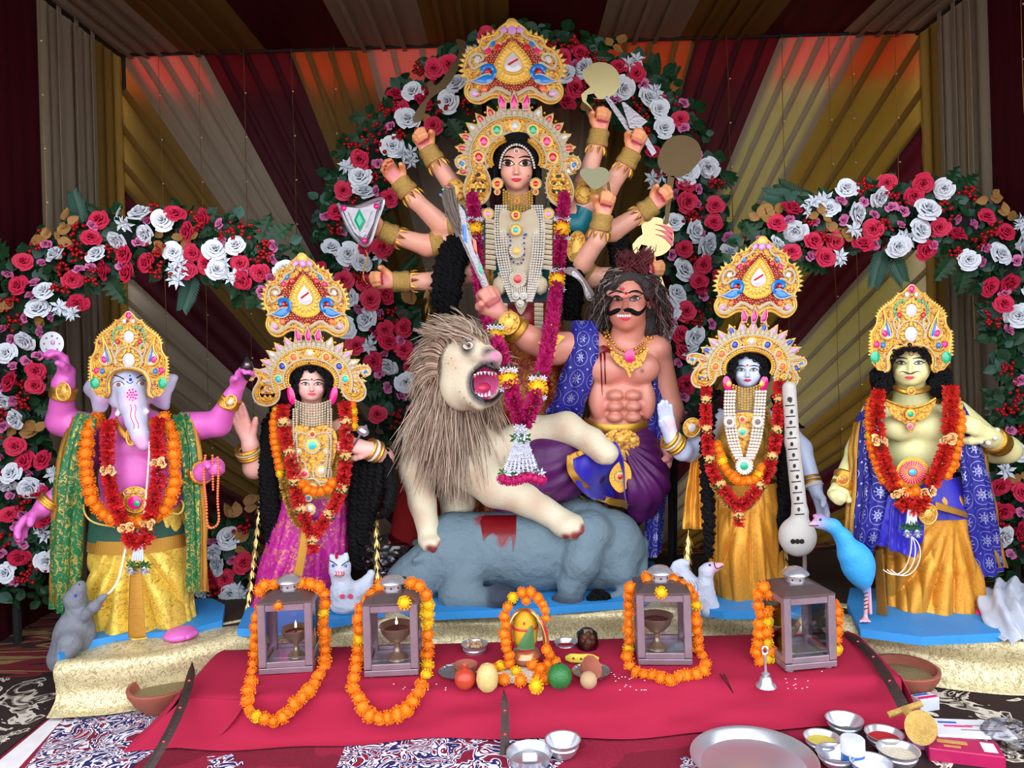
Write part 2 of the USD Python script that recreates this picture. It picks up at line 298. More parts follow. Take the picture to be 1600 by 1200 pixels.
# ------------------------------------------------------------------ bodies: smooth union of tapered limbs, one continuous skin
def unit(v): v = np.asarray(v, float); return v / (np.linalg.norm(v) + 1e-12)
class Body:
    def __init__(s, S, k=.02): s.S, s.k, s.pr, s.neg, s.spots = S, k, [], [], []
    def cap(s, a, b, ra, rb, col, k=None):                     # a, b in metres
        s.pr.append(('c', np.asarray(a, float), np.asarray(b, float), ra, rb, C(col), s.k if k is None else k)); return s
    def limb(s, pts, rad, col, k=None):                        # pts (x, y, dd) px, rad px
        w = [s.S(*q) for q in pts]
        for i in range(len(w) - 1): s.cap(w[i], w[i + 1], s.S.r(rad[i]), s.S.r(rad[i + 1]), col, k)
        return s
    def ell(s, c, r, col, k=None, rot=None, neg=False):        # c px, r px (x, depth, z), rot = (rx, ry, rz) degrees
        R = trimesh.transformations.euler_matrix(*np.radians(rot))[:3, :3] if rot is not None else np.eye(3)
        it = ('e', s.S(*c), s.S.r(np.asarray(r, float)), R, None, C(col), s.k if k is None else k)
        (s.neg if neg else s.pr).append(it); return s
    def spot(s, c, r, col, a=1., soft=.5): s.spots.append((s.S(*c) if len(c) == 3 else c, s.S.r(r), C(col), a, soft)); return s          # (x, y) px lands on the skin
    def spotw(s, w, r, col, a=1., soft=.5): s.spots.append((np.asarray(w), r, C(col), a, soft)); return s
    @staticmethod
    def dist(it, X):
        if it[0] == 'c':
            _, a, b, ra, rb = it[:5]; ba = b - a; t = np.clip(((X - a) @ ba) / (ba @ ba + 1e-12), 0, 1)
            return np.linalg.norm(X - a - t[..., None] * ba, axis=-1) - (ra + (rb - ra) * t)
        q = (X - it[1]) @ it[3]; k0 = np.linalg.norm(q / it[2], axis=-1); k1 = np.linalg.norm(q / it[2] ** 2, axis=-1)
        return k0 * (k0 - 1) / (k1 + 1e-9)
    @staticmethod
    def bounds(it, m):
        if it[0] == 'c': r = max(it[3], it[4]); return np.minimum(it[1], it[2]) - r - m, np.maximum(it[1], it[2]) + r + m
        e = np.sqrt(((it[3] * it[2]) ** 2).sum(1)); return it[1] - e - m, it[1] + e + m
    def d(s, X):
        D = np.full(X.shape[:-1], 9.0)
        for it in s.pr:
            x = s.dist(it, X); k = it[6]; h = np.maximum(k - np.abs(D - x), 0) / k; D = np.minimum(D, x) - h * h * k / 4
        for it in s.neg:
            x = -s.dist(it, X); k = it[6]; h = np.maximum(k - np.abs(D - x), 0) / k; D = np.maximum(D, x) + h * h * k / 4
        return D
    def mesh(s, h=.006, smooth=2, noise=None, blend=.012):
        bb = [s.bounds(it, .0) for it in s.pr]; lo = np.min([b[0] for b in bb], 0) - 3 * h; hi = np.max([b[1] for b in bb], 0) + 3 * h
        n = np.ceil((hi - lo) / h).astype(int) + 1; D = np.full(n, 9.0, np.float32); ax = [lo[i] + np.arange(n[i]) * h for i in range(3)]
        for neg, its in ((0, s.pr), (1, s.neg)):
            for it in its:
                b = s.bounds(it, it[6] + 2.5 * h); i0 = np.maximum(np.floor((b[0] - lo) / h).astype(int), 0); i1 = np.minimum(np.ceil((b[1] - lo) / h).astype(int) + 1, n)
                if (i1 <= i0).any(): continue
                sl = tuple(slice(a, c) for a, c in zip(i0, i1)); X = np.stack(np.meshgrid(*[ax[i][sl[i]] for i in range(3)], indexing='ij'), -1)
                x = s.dist(it, X).astype(np.float32); k = it[6]; d = D[sl]
                if neg: x = -x; q = np.maximum(k - np.abs(d - x), 0) / k; D[sl] = np.maximum(d, x) + q * q * k / 4
                else: q = np.maximum(k - np.abs(d - x), 0) / k; D[sl] = np.minimum(d, x) - q * q * k / 4
        v, f = nets(D); v = v * h + lo
        if smooth:
            e = np.sort(f[:, [0, 1, 1, 2, 2, 0]].reshape(-1, 2), axis=1); e = np.unique(e[:, 0] * len(v) + e[:, 1]); e = np.stack([e // len(v), e % len(v)], 1); e = np.vstack([e, e[:, ::-1]]); A = coo_matrix((np.ones(len(e)), (e[:, 0], e[:, 1])), shape=(len(v),) * 2).tocsr(); dg = np.maximum(np.asarray(A.sum(1)), 1)
            for _ in range(smooth * 2):
                for w in (.5, -.52): v = v + w * (A @ v / dg - v)
        m = TM(v, f)
        if noise: 
            vn = np.array(m.vertex_normals); v = v + vn * (noise[0] * (meshkit.fbm(v * noise[1], 3, 7) - .5) * 2)[:, None]
        m = TM(v, m.faces)
        return m, s.colors(v, blend)
    def colors(s, v, blend=.012):
        num, den = np.zeros((len(v), 3)), np.zeros(len(v)); ds = []
        for it in s.pr:
            b = s.bounds(it, .06); k = np.where(((v > b[0]) & (v < b[1])).all(1))[0]
            if len(k): ds.append((k, s.dist(it, v[k]), np.array(it[5])))
        mn = np.full(len(v), 9.0)
        for k, x, c in ds: mn[k] = np.minimum(mn[k], x)
        for k, x, c in ds: w = np.exp(-(x - mn[k]) / blend); num[k] += w[:, None] * c; den[k] += w
        col = num / np.maximum(den, 1e-9)[:, None]
        for it in s.neg:
            x = s.dist(it, v); col[x < .004] = it[5]
        for c, r, cc, a, soft in s.spots:
            if len(c) == 2: c = P(*c, float(s.hit(np.array([c[0]]), np.array([c[1]]))[0]))
            x = np.linalg.norm(v - c, axis=1) / r; w = a * np.clip((1 - x) / max(soft, 1e-3), 0, 1); col += (np.array(cc) - col) * w[:, None]
        return col
    def hit(s, x, y, d0=-.5, it=36):
        """where the view line through photo point (x, y) meets the skin: distance along it"""
        x, y = np.asarray(x, float), np.asarray(y, float); d = np.full(x.shape, s.S.d + d0)
        L = np.sqrt(1 + ((x - CX) / F) ** 2 + ((CY - y) / F) ** 2); Q = np.concatenate([P(x.ravel(), y.ravel(), s.S.d + q) for q in (-.6, .6)]); lo, hi = Q.min(0) - .04, Q.max(0) + .04
        def near(it): b = s.bounds(it, it[6]); return b[1][0] > lo[0] and b[0][0] < hi[0] and b[1][2] > lo[2] and b[0][2] < hi[2]
        sub = Body(s.S, s.k); sub.pr = [q for q in s.pr if near(q)]; sub.neg = [q for q in s.neg if near(q)]
        if not sub.pr: return np.full(x.shape, float(s.S.d))
        for _ in range(it):
            e = sub.d(P(x, y, d)); d = d + np.clip(e, -.05, .15) / L * .85
            if np.abs(np.where(d > s.S.d + .6, 0, e)).max() < 4e-4: break
        return np.where(d > s.S.d + .6, s.S.d, d)
    def decal(s, pts, lift=.0015, fine=6., d0=-.5):
        """painted patch: outline in px laid on the skin"""
        pg = Polygon(pts).buffer(0); out = []
        for g in getattr(pg, 'geoms', [pg]):
            v, f = trimesh.creation.triangulate_polygon(g, engine='earcut'); v = np.c_[v, np.zeros(len(v))]
            v, f = trimesh.remesh.subdivide_to_size(v, f, fine, max_iter=8); d = s.hit(v[:, 0], v[:, 1], d0)
            out.append(TM(P(v[:, 0], v[:, 1], d - lift), f))
        m = cat(out)
        if m.face_normals[:, 1].mean() > 0: m.invert()
        return m
    def line(s, pts, rpx, lift=.0, n=14, sides=6, d0=-.5):
        """raised painted line on the skin"""
        c = curve(np.asarray(pts, float), n); d = s.hit(c[:, 0], c[:, 1], d0); md = np.median(d); d = np.where(np.abs(d - md) > .07, md, d)
        r = s.S.r(rpx if np.ndim(rpx) == 0 else np.interp(np.linspace(0, 1, n), np.linspace(0, 1, len(rpx)), rpx))
        return tube(P(c[:, 0], c[:, 1], d - lift), r, sides, flat=1.)
    def ring(s, a, b, r, wpx, t=.01, n=28, rb=None):
        """cuff around a limb between px points a and b"""
        A, B = s.S(*a), s.S(*b); ax = unit(B - A); L = np.linalg.norm(B - A); r0 = s.S.r(r); r1 = s.S.r(rb if rb is not None else r)
        pr = [(r0 * .7, 0), (r0, 0), (r0 + t * .5, L * .04), (r0 + t, L * .1), (r0 + t, L * .3), (r0 + t * .6, L * .36), (r1 * .5 + r0 * .5 + t * .6, L * .62), (r1 + t, L * .7), (r1 + t, L * .9), (r1 + t * .5, L * .97), (r1, L), (r1 * .7, L)]
        return lathe(pr, n, A, ax)
def nets(D):
    """surface nets over a signed distance grid"""
    sg = D < 0; n = np.array(D.shape)
    c = np.zeros(n - 1, np.int8)
    for o in np.ndindex(2, 2, 2): c += sg[o[0]:n[0] - 1 + o[0], o[1]:n[1] - 1 + o[1], o[2]:n[2] - 1 + o[2]]
    I = np.argwhere((c > 0) & (c < 8)); idx = np.full(n - 1, -1, np.int64); idx[tuple(I.T)] = np.arange(len(I))
    acc, cnt = np.zeros((len(I), 3)), np.zeros(len(I)); cs = list(np.ndindex(2, 2, 2)); val = {o: D[tuple((I + o).T)] for o in cs}
    for o in cs:
        for a in range(3):
            if o[a]: continue
            o2 = tuple(q + (k == a) for k, q in enumerate(o)); d0, d1 = val[o], val[o2]; w = (d0 < 0) != (d1 < 0)
            t = np.where(w, d0 / np.where(w, d0 - d1, 1), 0); p = np.tile(np.array(o, float), (len(I), 1)); p[:, a] = t
            acc += p * w[:, None]; cnt += w
    v = I + acc / cnt[:, None]; fs = []
    for a in range(3):
        b, e = (a + 1) % 3, (a + 2) % 3; s0 = [slice(None)] * 3; s1 = [slice(None)] * 3; s0[a], s1[a] = slice(0, -1), slice(1, None)
        x = sg[tuple(s0)] != sg[tuple(s1)]; E = np.argwhere(x); E = E[(E[:, b] > 0) & (E[:, e] > 0) & (E[:, b] < n[b] - 1) & (E[:, e] < n[e] - 1)]
        fl = sg[tuple(E.T)]; q = []
        for db, de in ((1, 1), (0, 1), (0, 0), (1, 0)):
            k = E.copy(); k[:, b] -= db; k[:, e] -= de; q.append(idx[tuple(k.T)])
        q = np.stack(q, 1); q[~fl] = q[~fl][:, ::-1]; fs += [q[:, [0, 1, 2]], q[:, [0, 2, 3]]]
    return v, np.vstack(fs)
def hand(B, wrist, tip, normal, L, col, curl=(20, 30, 20), thumb=1, spread=8., tcurl=(25, 20), r=None, nail='#b3122e', palm=None, thumb_out=45., curls=None):
    """five-fingered hand: wrist and direction point in px, normal = the way the palm faces (metres axes), L px from wrist to middle finger tip, thumb = side (+1/-1)"""
    S = B.S; w = S(*wrist); e1 = unit(S(*tip) - w); nrm = unit(np.asarray(normal, float) - e1 * (np.asarray(normal, float) @ e1)); e2 = unit(np.cross(nrm, e1)) * thumb; L = S.r(L)
    fr = r and S.r(r) or L * .052
    def rot(v, ax, deg): a = math.radians(deg); return v * math.cos(a) + np.cross(ax, v) * math.sin(a) + ax * (ax @ v) * (1 - math.cos(a))
    kn = [.13, .045, -.045, -.125]; ln = [.46, .5, .47, .37]; up = [.5, .52, .5, .46]
    pw = w + e1 * L * .1
    for i in range(4):
        base = w + e1 * L * up[i] + e2 * L * kn[i]
        B.cap(w + e2 * L * kn[i] * .55 + e1 * L * .06, base, fr * 1.45, fr * 1.22, col, k=L * .06)
        d = unit(e1 + e2 * math.tan(math.radians(spread)) * (1 - i * .68)); p = base; acc = 0
        for j, sl in enumerate((.46, .31, .25)):
            acc += (curls[i] if curls else curl)[j]
            ax = unit(np.cross(d, nrm)); dj = rot(d, ax, acc); q = p + dj * L * ln[i] * sl
            B.cap(p, q, fr * (1.06 - .1 * j), fr * (.98 - .12 * j), col, k=.004); p2, p = p, q
        if nail: 
            out = unit(np.cross(np.cross(dj, nrm), dj)); out = -out if out @ nrm > 0 and acc < 90 else out
            B.spotw(p + unit(-rot(nrm, ax, acc)) * fr * .75 + dj * fr * .3, fr * .75, nail, 1., .3)
    t0 = w + e1 * L * .12 + e2 * L * .1 + nrm * L * .03; d = unit(e1 * math.cos(math.radians(thumb_out)) + e2 * math.sin(math.radians(thumb_out)) + nrm * .25)
    B.cap(t0, t0 + d * L * .2, fr * 1.6, fr * 1.25, col, k=L * .05); p = t0 + d * L * .2; ax = unit(np.cross(d, -e2 * .6 + nrm)); acc = 0
    for j, sl in enumerate((.16, .13)):
        acc += tcurl[j]; dj = rot(d, ax, acc); q = p + dj * L * sl; B.cap(p, q, fr * 1.15, fr * (1.05 - .2 * j), col, k=.004); p = q
    if palm: B.spotw(w + e1 * L * .32 + nrm * fr * 1.3, L * .24, palm, .85, .9)
    return B
rnd = random.Random(11)
# ------------------------------------------------------------------ the setting: a cloth-lined tent stage, open towards the viewer
def ground(x, y, z=0.):
    d1 = P(x, y, 1.0) - EYE; return EYE + d1 * ((z - H) / d1[2])
def banded(name, stops, scale, dist=2., detail=2., rough=.9, bump=.3, stretch=(1., 1., 1.), grain=.25):
    """pile carpet: a flowing woven pattern of a few flat colours"""
    def make(path):
        nd = {'g': ('texture_coordinate', {}), 'mp': ('mapping', {'scale': tuple(scale * q for q in stretch)}), 'n': ('noise_texture', {'scale': 1., 'detail': detail, 'distortion': dist}),
              'r': ('rgb_ramp', {'interpolate': False, 'ramp': [(a, C(c)) for a, c in stops]}), 'f': ('noise_texture', {'scale': 350., 'detail': 1.}),
              'p': ('principled_bsdf', {'roughness': rough, 'specular_ior_level': .1, 'sheen_weight': .04}), 'b': ('bump', {'strength': bump, 'distance': .01}),
              'hv': ('hsv', {}), 'mr': ('map_range', {'from_min': .3, 'from_max': .7, 'to_min': 1 - grain, 'to_max': 1 + grain})}
        return usdkit.material(stage, path, nd, [('g.object', 'mp.vector'), ('mp.vector', 'n.vector'), ('n.fac', 'r.fac'), ('r.color', 'hv.color'), ('g.object', 'f.vector'), ('f.fac', 'mr.value'), ('mr.result', 'hv.value'), ('hv.color', 'p.base_color'),
                               ('f.fac', 'b.height'), ('b.normal', 'p.normal')], surface='p.BSDF')
    mdef(name, make)
XL, XR, YB, ZC = -2.63, 2.86, 5.2, 3.505
sheer('maroon_sheer', '#440816', .3); sheer('beige_sheer', '#a0907a', .42); sheer('gold_sheer', '#80612a', .4)
sheer('red_canopy', '#ff2436', .95); sheer('yellow_canopy', '#d2d24a', .7); plain('tent_lining', '#5a4a38', .95)
plain('dark_trim', '#1a1210', .8); plain('wire', '#8d6a34', .4, .6); plain('bulb', '#d9c79a', .2)
banded('carpet_maroon', [(0, '#7c1230'), (.36, '#8a1534'), (.52, '#741029'), (1, '#741029')], 3., .5, 3.)
banded('carpet_persian', [(0, '#7c1230'), (.38, '#d8d6de'), (.42, '#201c58'), (.47, '#d8d6de'), (.515, '#6a1030'), (.55, '#d8d6de'), (.575, '#201c58'), (.63, '#d8d6de'), (.66, '#7c1230')], 10., 1.3, 2.5)
banded('carpet_brown', [(0, '#2a1714'), (.54, '#cfc6b6'), (.58, '#8c8272'), (.61, '#2a1714'), (.66, '#cfc6b6'), (.69, '#2a1714')], 6., 1.3, 3.)
banded('carpet_stripe', [(0, '#1c1210'), (.38, '#6e1420'), (.48, '#9a7a4a'), (.55, '#3a1418'), (.62, '#7d2a28')], 3., 1., 2., stretch=(.6, 4., 1.))
banded('ground', [(0, '#b8b0a4'), (.5, '#a89f92')], 2.)
plain('rug_edge', '#d8d4d6', .9)

fl = box((.1, 3.4, -.05), (7.2, 8.2, .1)); p = part('/World', 'floor', fl, 'carpet_maroon', False); tag(stage.GetPrimAtPath(p), 'floor under the stage rugs', None, None, 'structure')
p = part('/World', 'ground', box((0, -20, -.06), (60, 40, .1)), 'ground', False); tag(stage.GetPrimAtPath(p), 'paved ground in front of the stage', None, None, 'structure')

def struct(name, label):
    p = _num('/World/' + name); x = UsdGeom.Xform.Define(stage, p); tag(x.GetPrim(), label, None, None, 'structure'); return p
# back wall: a fan of gathered cloth panels with narrow tucks, rising from a point behind the main figure
wb = struct('wall_back', 'back wall of maroon, beige and gold cloth gathered in a fan')
c0 = P(825, 1020, YB); cx0, cz0 = c0[0], c0[2]
def wall_ray(a):
    dx, dz = math.sin(a), math.cos(a); r0 = (0 - cz0) / dz; r1 = min((ZC - cz0) / dz, ((XR if dx > 0 else XL) - cx0) / dx if abs(dx) > 1e-6 else 9e9); return r0, r1
corners = [math.atan2(X - cx0, ZC - cz0) for X in (XL, XR)]
edges = [-75.3, -71, -66, -59.6, -52.9, -45.2, -39.4, -32.4, -27.1, -19.9, -13, -3.5, 3, 9, 17, 24.3, 30, 38.5, 43.2, 52.3, 60, 67, 72, 75.3]
cols = ['maroon', 'gold', 'maroon', 'gold', 'beige', 'maroon', 'gold', 'beige', 'maroon', 'gold', 'beige', 'maroon', 'beige', 'gold', 'maroon', 'beige', 'gold', 'maroon', 'beige', 'gold', 'maroon', 'gold', 'maroon']
def fan(a0, a1, lift, mt, n=26, amp=.006, name='cloth_panel', waves=3.):
    A = np.radians(np.linspace(a0, a1, n)); A = np.sort(np.r_[A, [c for c in corners if A[0] < c < A[-1]]])
    V, k = [], 9
    for a in A:
        r0, r1 = wall_ray(a)
        if r1 <= r0: r1 = r0 + .01
        r = np.linspace(r0, r1, k); t = (math.degrees(a) - a0) / (a1 - a0)
        off = lift + amp * (1 - math.cos(2 * math.pi * waves * t)) * (.3 + .7 * (r - r0) / max(r1 - r0, .1))
        V.append(np.stack([cx0 + r * math.sin(a), YB - off, cz0 + r * math.cos(a)], -1))
    part(wb, name, TM(np.array(V).reshape(-1, 3), grid_faces(len(A), k)), mt, True)
for a0, a1, c in zip(edges, edges[1:], cols):
    fan(a0 - .35, a1 + .35, .01 if c == 'beige' else .002, c + '_sheer')
    if c != 'maroon' or abs(a0) < 30:
        for t in (.22, .5, .78):
            q = a0 + (a1 - a0) * t; fan(q - .28, q + .28, .032, c + '_sheer', 4, .004, 'cloth_tuck', 1.)
# ceiling: straight runs of the same cloths
cl = struct('ceiling', 'ceiling of beige, gold and maroon cloth runs')
def xb(px): return (px - 800) / F * YB + .065
ce = [XL, xb(285), xb(417), xb(545), xb(670), xb(795), xb(931), xb(1060), xb(1190), xb(1313), XR]
YF = 1.7
for x0, x1, c in zip(ce, ce[1:], ['beige', 'gold', 'maroon', 'beige', 'gold', 'maroon', 'beige', 'gold', 'maroon', 'beige']):
    xs = np.linspace(x0, x1, 25); z = ZC - .006 * (1 - np.cos(np.linspace(0, 2 * math.pi * 4, 25))); G = np.stack([np.stack([xs, np.full(25, y), z], -1) for y in (YB, YF)], 1)
    part(cl, 'cloth_run', TM(G.reshape(-1, 3), grid_faces(25, 2)), c + '_sheer', True)
    if c != 'maroon':
        for t in (.2, .45, .7):
            xx = x0 + (x1 - x0) * t; part(cl, 'cloth_tuck', box((xx, (YB + YF) / 2, ZC - .03), (.03, YB - YF, .006)), c + '_sheer', False)
part(cl, 'tent_roof', box(((XL + XR) / 2, (YB + YF) / 2 + .1, ZC + .06), (XR - XL + .3, YB - YF + .4, .02)), 'tent_lining', False)
# side walls
def side(name, X, sg, runs, lab):
    w = struct(name, lab)
    for y0, y1, c in runs:
        ys = np.linspace(y0, y1, 41); off = .011 * (1 - np.cos(np.linspace(0, 2 * math.pi * max(2, round(abs(y1 - y0) / .12)), 41)))
        G = np.stack([np.stack([X - sg * off, ys, np.full(41, z)], -1) for z in (0., ZC)], 1)
        part(w, 'cloth_panel', TM(G.reshape(-1, 3), grid_faces(41, 2)), c + '_sheer', True)
        if c == 'beige':
            for t in (.18, .48, .78): part(w, 'cloth_tuck', box((X - sg * .05, y0 + (y1 - y0) * t, ZC / 2), (.006, .035, ZC)), 'beige_sheer', False)
    part(w, 'tent_lining', box((X + sg * .08, (YB + 2.3) / 2, ZC / 2), (.02, YB - 2.3, ZC)), 'tent_lining', False)
side('wall_left', XL, -1, [(YB, 4.86, 'gold'), (4.86, 4.27, 'beige'), (4.27, 2.3, 'maroon')], 'left wall of gathered cloth')
side('wall_right', XR, 1, [(YB, 4.95, 'gold'), (4.95, 4.45, 'beige'), (4.45, 2.3, 'maroon')], 'right wall of gathered cloth')
# behind the back wall: an opaque lining over the left and lower part, a red canopy strip along the top
bk = struct('trim_1', 'outer tent layers behind the back wall')
part(bk, 'tent_lining', box(((XL + .2 + 1.15) / 2 - .1, YB + .10, (3.24) / 2), (1.15 - XL, .02, 3.24)), 'tent_lining', False)
part(bk, 'red_canopy', box(((XL + XR) / 2, YB + .07, 3.42), (XR - XL, .006, .44)), 'red_canopy', False)
part(bk, 'yellow_canopy', box(((1.2 + XR) / 2, YB + .1, 1.6), (XR - 1.2, .006, 3.2)), 'yellow_canopy', False)
tr = struct('trim_2', 'dark seams where the ceiling meets the walls')
for a, b in (((XL + .02, YB - .02, ZC - .02), (XL + .02, YF, ZC - .02)), ((XR - .02, YB - .02, ZC - .02), (XR - .02, YF, ZC - .02)), ((XL, YB - .04, ZC - .012), (XR, YB - .04, ZC - .012)), ((XL + .03, YB - .03, ZC), (XL + .03, YB - .03, ZC - .25))):
    part(tr, 'seam', tube(np.linspace(a, b, 3), .012, 6), 'dark_trim')
for i, (px, d) in enumerate([(247, 5.12), (310, 5.1), (380, 5.12), (455, 5.12), (520, 5.1), (1136, 5.12), (1221, 5.12), (1295, 5.12), (1330, 5.1), (1398, 5.12), (6, 3.98), (64, 4.2), (118, 4.6), (1510, 4.62), (1598, 4.1)]):
    top = P(px, 80, d); top[2] = ZC - .012; a = np.stack([np.full(9, top[0]) + [rnd.uniform(-.006, .006) for _ in range(9)], np.full(9, top[1]), np.linspace(top[2], .5, 9)], -1)
    where = ['hanging by the gold left corner', 'over the beige left fan panel', 'just right of the left beige panel', 'over the maroon left fan panel', 'near the left side of the centre arch', 'right of the centre arch top', 'over the beige right fan panel', 'left of the pair over the lower right stripes', 'right of the pair over the lower right stripes', 'near the right back corner', 'at the far left picture edge', 'between maroon and beige on the left wall', 'down the beige left wall', 'down the beige right wall', 'at the far right picture edge'][i]
    t = thing('fairy_light_string', f'thin unlit fairy light string {where}', 'string lights', a[0], 'unlit fairy light strings')
    part(t, 'wire', tube(a, .0022, 4), 'wire')
    part(t, 'bulbs', cat([ball(q + [.008, -.006, 0], .007, 0) for q in curve(a, 11)[1:-1]]), 'bulb', kind='stuff')
# rugs
def flat(name, pts, z, mt, label, edge=None):
    t = thing(name, label, 'rug', pts[0]); v, f = trimesh.creation.triangulate_polygon(Polygon([q[:2] for q in pts]), engine='earcut')
    m = trimesh.creation.extrude_polygon(Polygon([q[:2] for q in pts]), .006, engine='earcut'); m.apply_translation((0, 0, z)); part(t, 'pile', m, mt, False); return t
g = lambda x, y: ground(x, y)
rg = flat('patterned_rug', [(-2.1, 3.2, 0), (-1.78, 1.6, 0), (2.2, 1.6, 0), (2.2, 3.2, 0)], .001, 'carpet_maroon', 'maroon rug with blue and white woven flowers under the red table')
def panel(parent, px, z, mt, name='woven_panel'):
    pg = Polygon([g(*q)[:2] for q in px]); m = trimesh.creation.extrude_polygon(pg, .002, engine='earcut'); m.apply_translation((0, 0, z)); return part(parent, name, m, mt, False)
panel(rg, [(110, 1112), (260, 1070), (330, 1120), (215, 1195), (180, 1230), (20, 1230)], .0075, 'carpet_persian'); panel(rg, [(96, 1112), (112, 1112), (22, 1212), (-30, 1230), (-40, 1225)], .0075, 'rug_edge', 'woven_edge')
panel(rg, [(560, 1120), (770, 1120), (760, 1230), (515, 1230)], .0075, 'carpet_persian'); panel(rg, [(700, 1120), (890, 1120), (900, 1175), (840, 1230), (700, 1230)], .0065, 'carpet_persian')
for (x, y, r) in ((350, 1196, 26), (1085, 1196, 22)):
    panel(rg, [(x + r * math.cos(a) * (1 + .25 * math.cos(5 * a)), y + .5 * r * math.sin(a) * (1 + .25 * math.cos(5 * a))) for a in np.linspace(0, 6.28, 26)[:-1]], .0075, 'carpet_persian', 'woven_flower')
flat('brown_rug', [(-2.62, 1.9, 0), (-1.85, 1.6, 0), (-1.87, 3.2, 0), (-2.05, 3.35, 0), (-2.6, 3.35, 0)], .008, 'carpet_brown', 'dark brown rug with cream leaves beside the platform on the left')
flat('brown_rug', [(1.05, 1.7, 0), (2.6, 1.7, 0), (2.6, 3.2, 0), (1.6, 3.2, 0)], .008, 'carpet_brown', 'dark brown rug with cream leaves on the right under the puja things')
flat('striped_rug', [(XL, 3.36, 0), (XR, 3.36, 0), (XR, YB, 0), (XL, YB, 0)], .004, 'carpet_stripe', 'multicoloured striped rug on the stage behind the platform')

# ------------------------------------------------------------------ low platform under gold brocade, blue boards of the figures
plain('plank', '#3a2a20', .8); motif('brocade', '#d6c89c', '#94845a', 34., 'vine', .5, .36, .3, .1, .5, .2, .025); plain('blue_board', '#2b86c9', .55, var=.15, scale=6., bump=.15, bscale=40)
edge = [(-1.85, 3.03), (-1.45, 3.12), (-1.2, 3.26), (-.95, 3.38), (-.4, 3.46), (.3, 3.47), (1.0, 3.40), (1.3, 3.27), (1.6, 3.1), (2.05, 2.98)]
ZP = .2
pf = thing('platform', 'low wooden platform hidden under the gold brocade', 'platform', (0, 3.8, 0))
part(pf, 'deck', trimesh.creation.extrude_polygon(Polygon([(x, y + .03) for x, y in edge] + [(2.1, 4.35), (-1.88, 4.35)]), ZP - .012, engine='earcut'), 'plank', False)
e = np.array(edge); e3 = lambda dy, z: np.c_[e[:, 0], e[:, 1] + dy, np.full(len(e), z)]
rows = [e3(.25, ZP + .006), e3(.06, ZP + .012), e3(-.02, ZP - .005), e3(-.05, .08), e3(-.09, .014)]
m, uv = sheet(rows, 200, 44, .0, 1, th=.003, wr=.03); v = np.array(m.vertices); v[:, 2] = np.maximum(v[:, 2], .008); m = TM(v, m.faces)
br = part('/World', 'brocade_cloth', m, 'brocade', True, uv=uv); tag(stage.GetPrimAtPath(br), 'pale gold brocade cloth draped over the front of the platform', 'cloth')
def board(px, label, h=.035):
    pts = [ground(*q, ZP + .03)[:2] for q in px]; m = trimesh.creation.extrude_polygon(Polygon(pts).buffer(.004), h, engine='earcut'); m.apply_translation((0, 0, ZP + .004))
    q = part('/World', 'base_board', m, 'blue_board', False); tag(stage.GetPrimAtPath(q), label, 'base')
board([(92, 1026), (128, 1006), (190, 994), (290, 988), (346, 972), (350, 948), (330, 938), (120, 943)], 'blue base board under the elephant-headed figure')
board([(372, 985), (400, 925), (600, 915), (600, 955), (520, 972), (420, 985)], 'blue base board under the figure in the magenta sari')
board([(585, 940), (670, 960), (850, 952), (1000, 940), (1045, 915), (1020, 880), (640, 885)], 'long blue base board under the buffalo')
board([(1060, 945), (1130, 958), (1240, 958), (1280, 935), (1260, 905), (1090, 905)], 'blue base board under the figure in the plain gold sari')
board([(1325, 945), (1345, 985), (1440, 998), (1562, 992), (1535, 948), (1480, 925), (1330, 922)], 'blue base board under the figure with the peacock')

# ------------------------------------------------------------------ low table with the red cloth
ZT = .17; X0, X1, Y0, Y1 = -1.25, 1.38, 2.74, 3.2
plain('red_cloth', '#98203a', .95, var=.05, scale=8., bump=.1, bscale=300., specular_ior_level=.12); 
lt = thing('low_table', 'low wooden table under the red cloth', 'table', ((X0 + X1) / 2, 2.97, 0))
part(lt, 'tabletop', box(((X0 + X1) / 2, 2.97, ZT - .025), (X1 - X0 - .02, Y1 - Y0 - .02, .03)), 'plank', False)
for x in (X0 + .08, X1 - .08):
    for y in (Y0 + .06, Y1 - .06): part(lt, 'leg', box((x, y, (ZT - .035) / 2 + .004), (.05, .05, ZT - .04)), 'plank', False)
L = np.linspace; ux = np.r_[X0, L(X0 + .05, X1 - .05, 30), X1]; parts_ = []
wv = lambda x, s: .012 * np.sin(x * 5 + s) + .007 * np.sin(x * 13 + 2 * s)
rows = [np.c_[ux, np.full(len(ux), Y1), np.full(len(ux), ZT - .005)], np.c_[ux, np.full(len(ux), Y1 - .02), np.full(len(ux), ZT + .002)], np.c_[ux, np.full(len(ux), Y0 + .05), np.full(len(ux), ZT + .002)], np.c_[ux, np.full(len(ux), Y0 + .012), ZT - .006 + 0 * ux],
        np.c_[ux, Y0 - .004 + wv(ux, 1) * .5, ZT - .05 + 0 * ux], np.c_[ux, Y0 - .012 + wv(ux, 2), ZT * .42 + 0 * ux], np.c_[ux, Y0 - .03 + wv(ux, 3), .035 + .01 * np.sin(ux * 3)], np.c_[ux, Y0 - .05 + 1.4 * wv(ux, 3), .016 + 0 * ux]]
parts_.append(sheet(rows, 120, 60, th=.003)[0])
lf = ground(192, 1175, .012); lb = ground(318, 1062, .012)
ls = [[(X0, y, ZT + .002) for y in L(Y1, Y0 + .02, 6)], [(X0 - .03, y - .02, ZT * .8) for y in L(Y1 - .05, Y0 + .02, 6)], [tuple(lb * (1 - t) + lf * t + [0.04 * math.sin(3 * t), 0, .03 * math.sin(math.pi * t)]) for t in L(0, 1, 6)]]
parts_.append(sheet(ls, 20, 16, .01, 2, th=.003)[0])
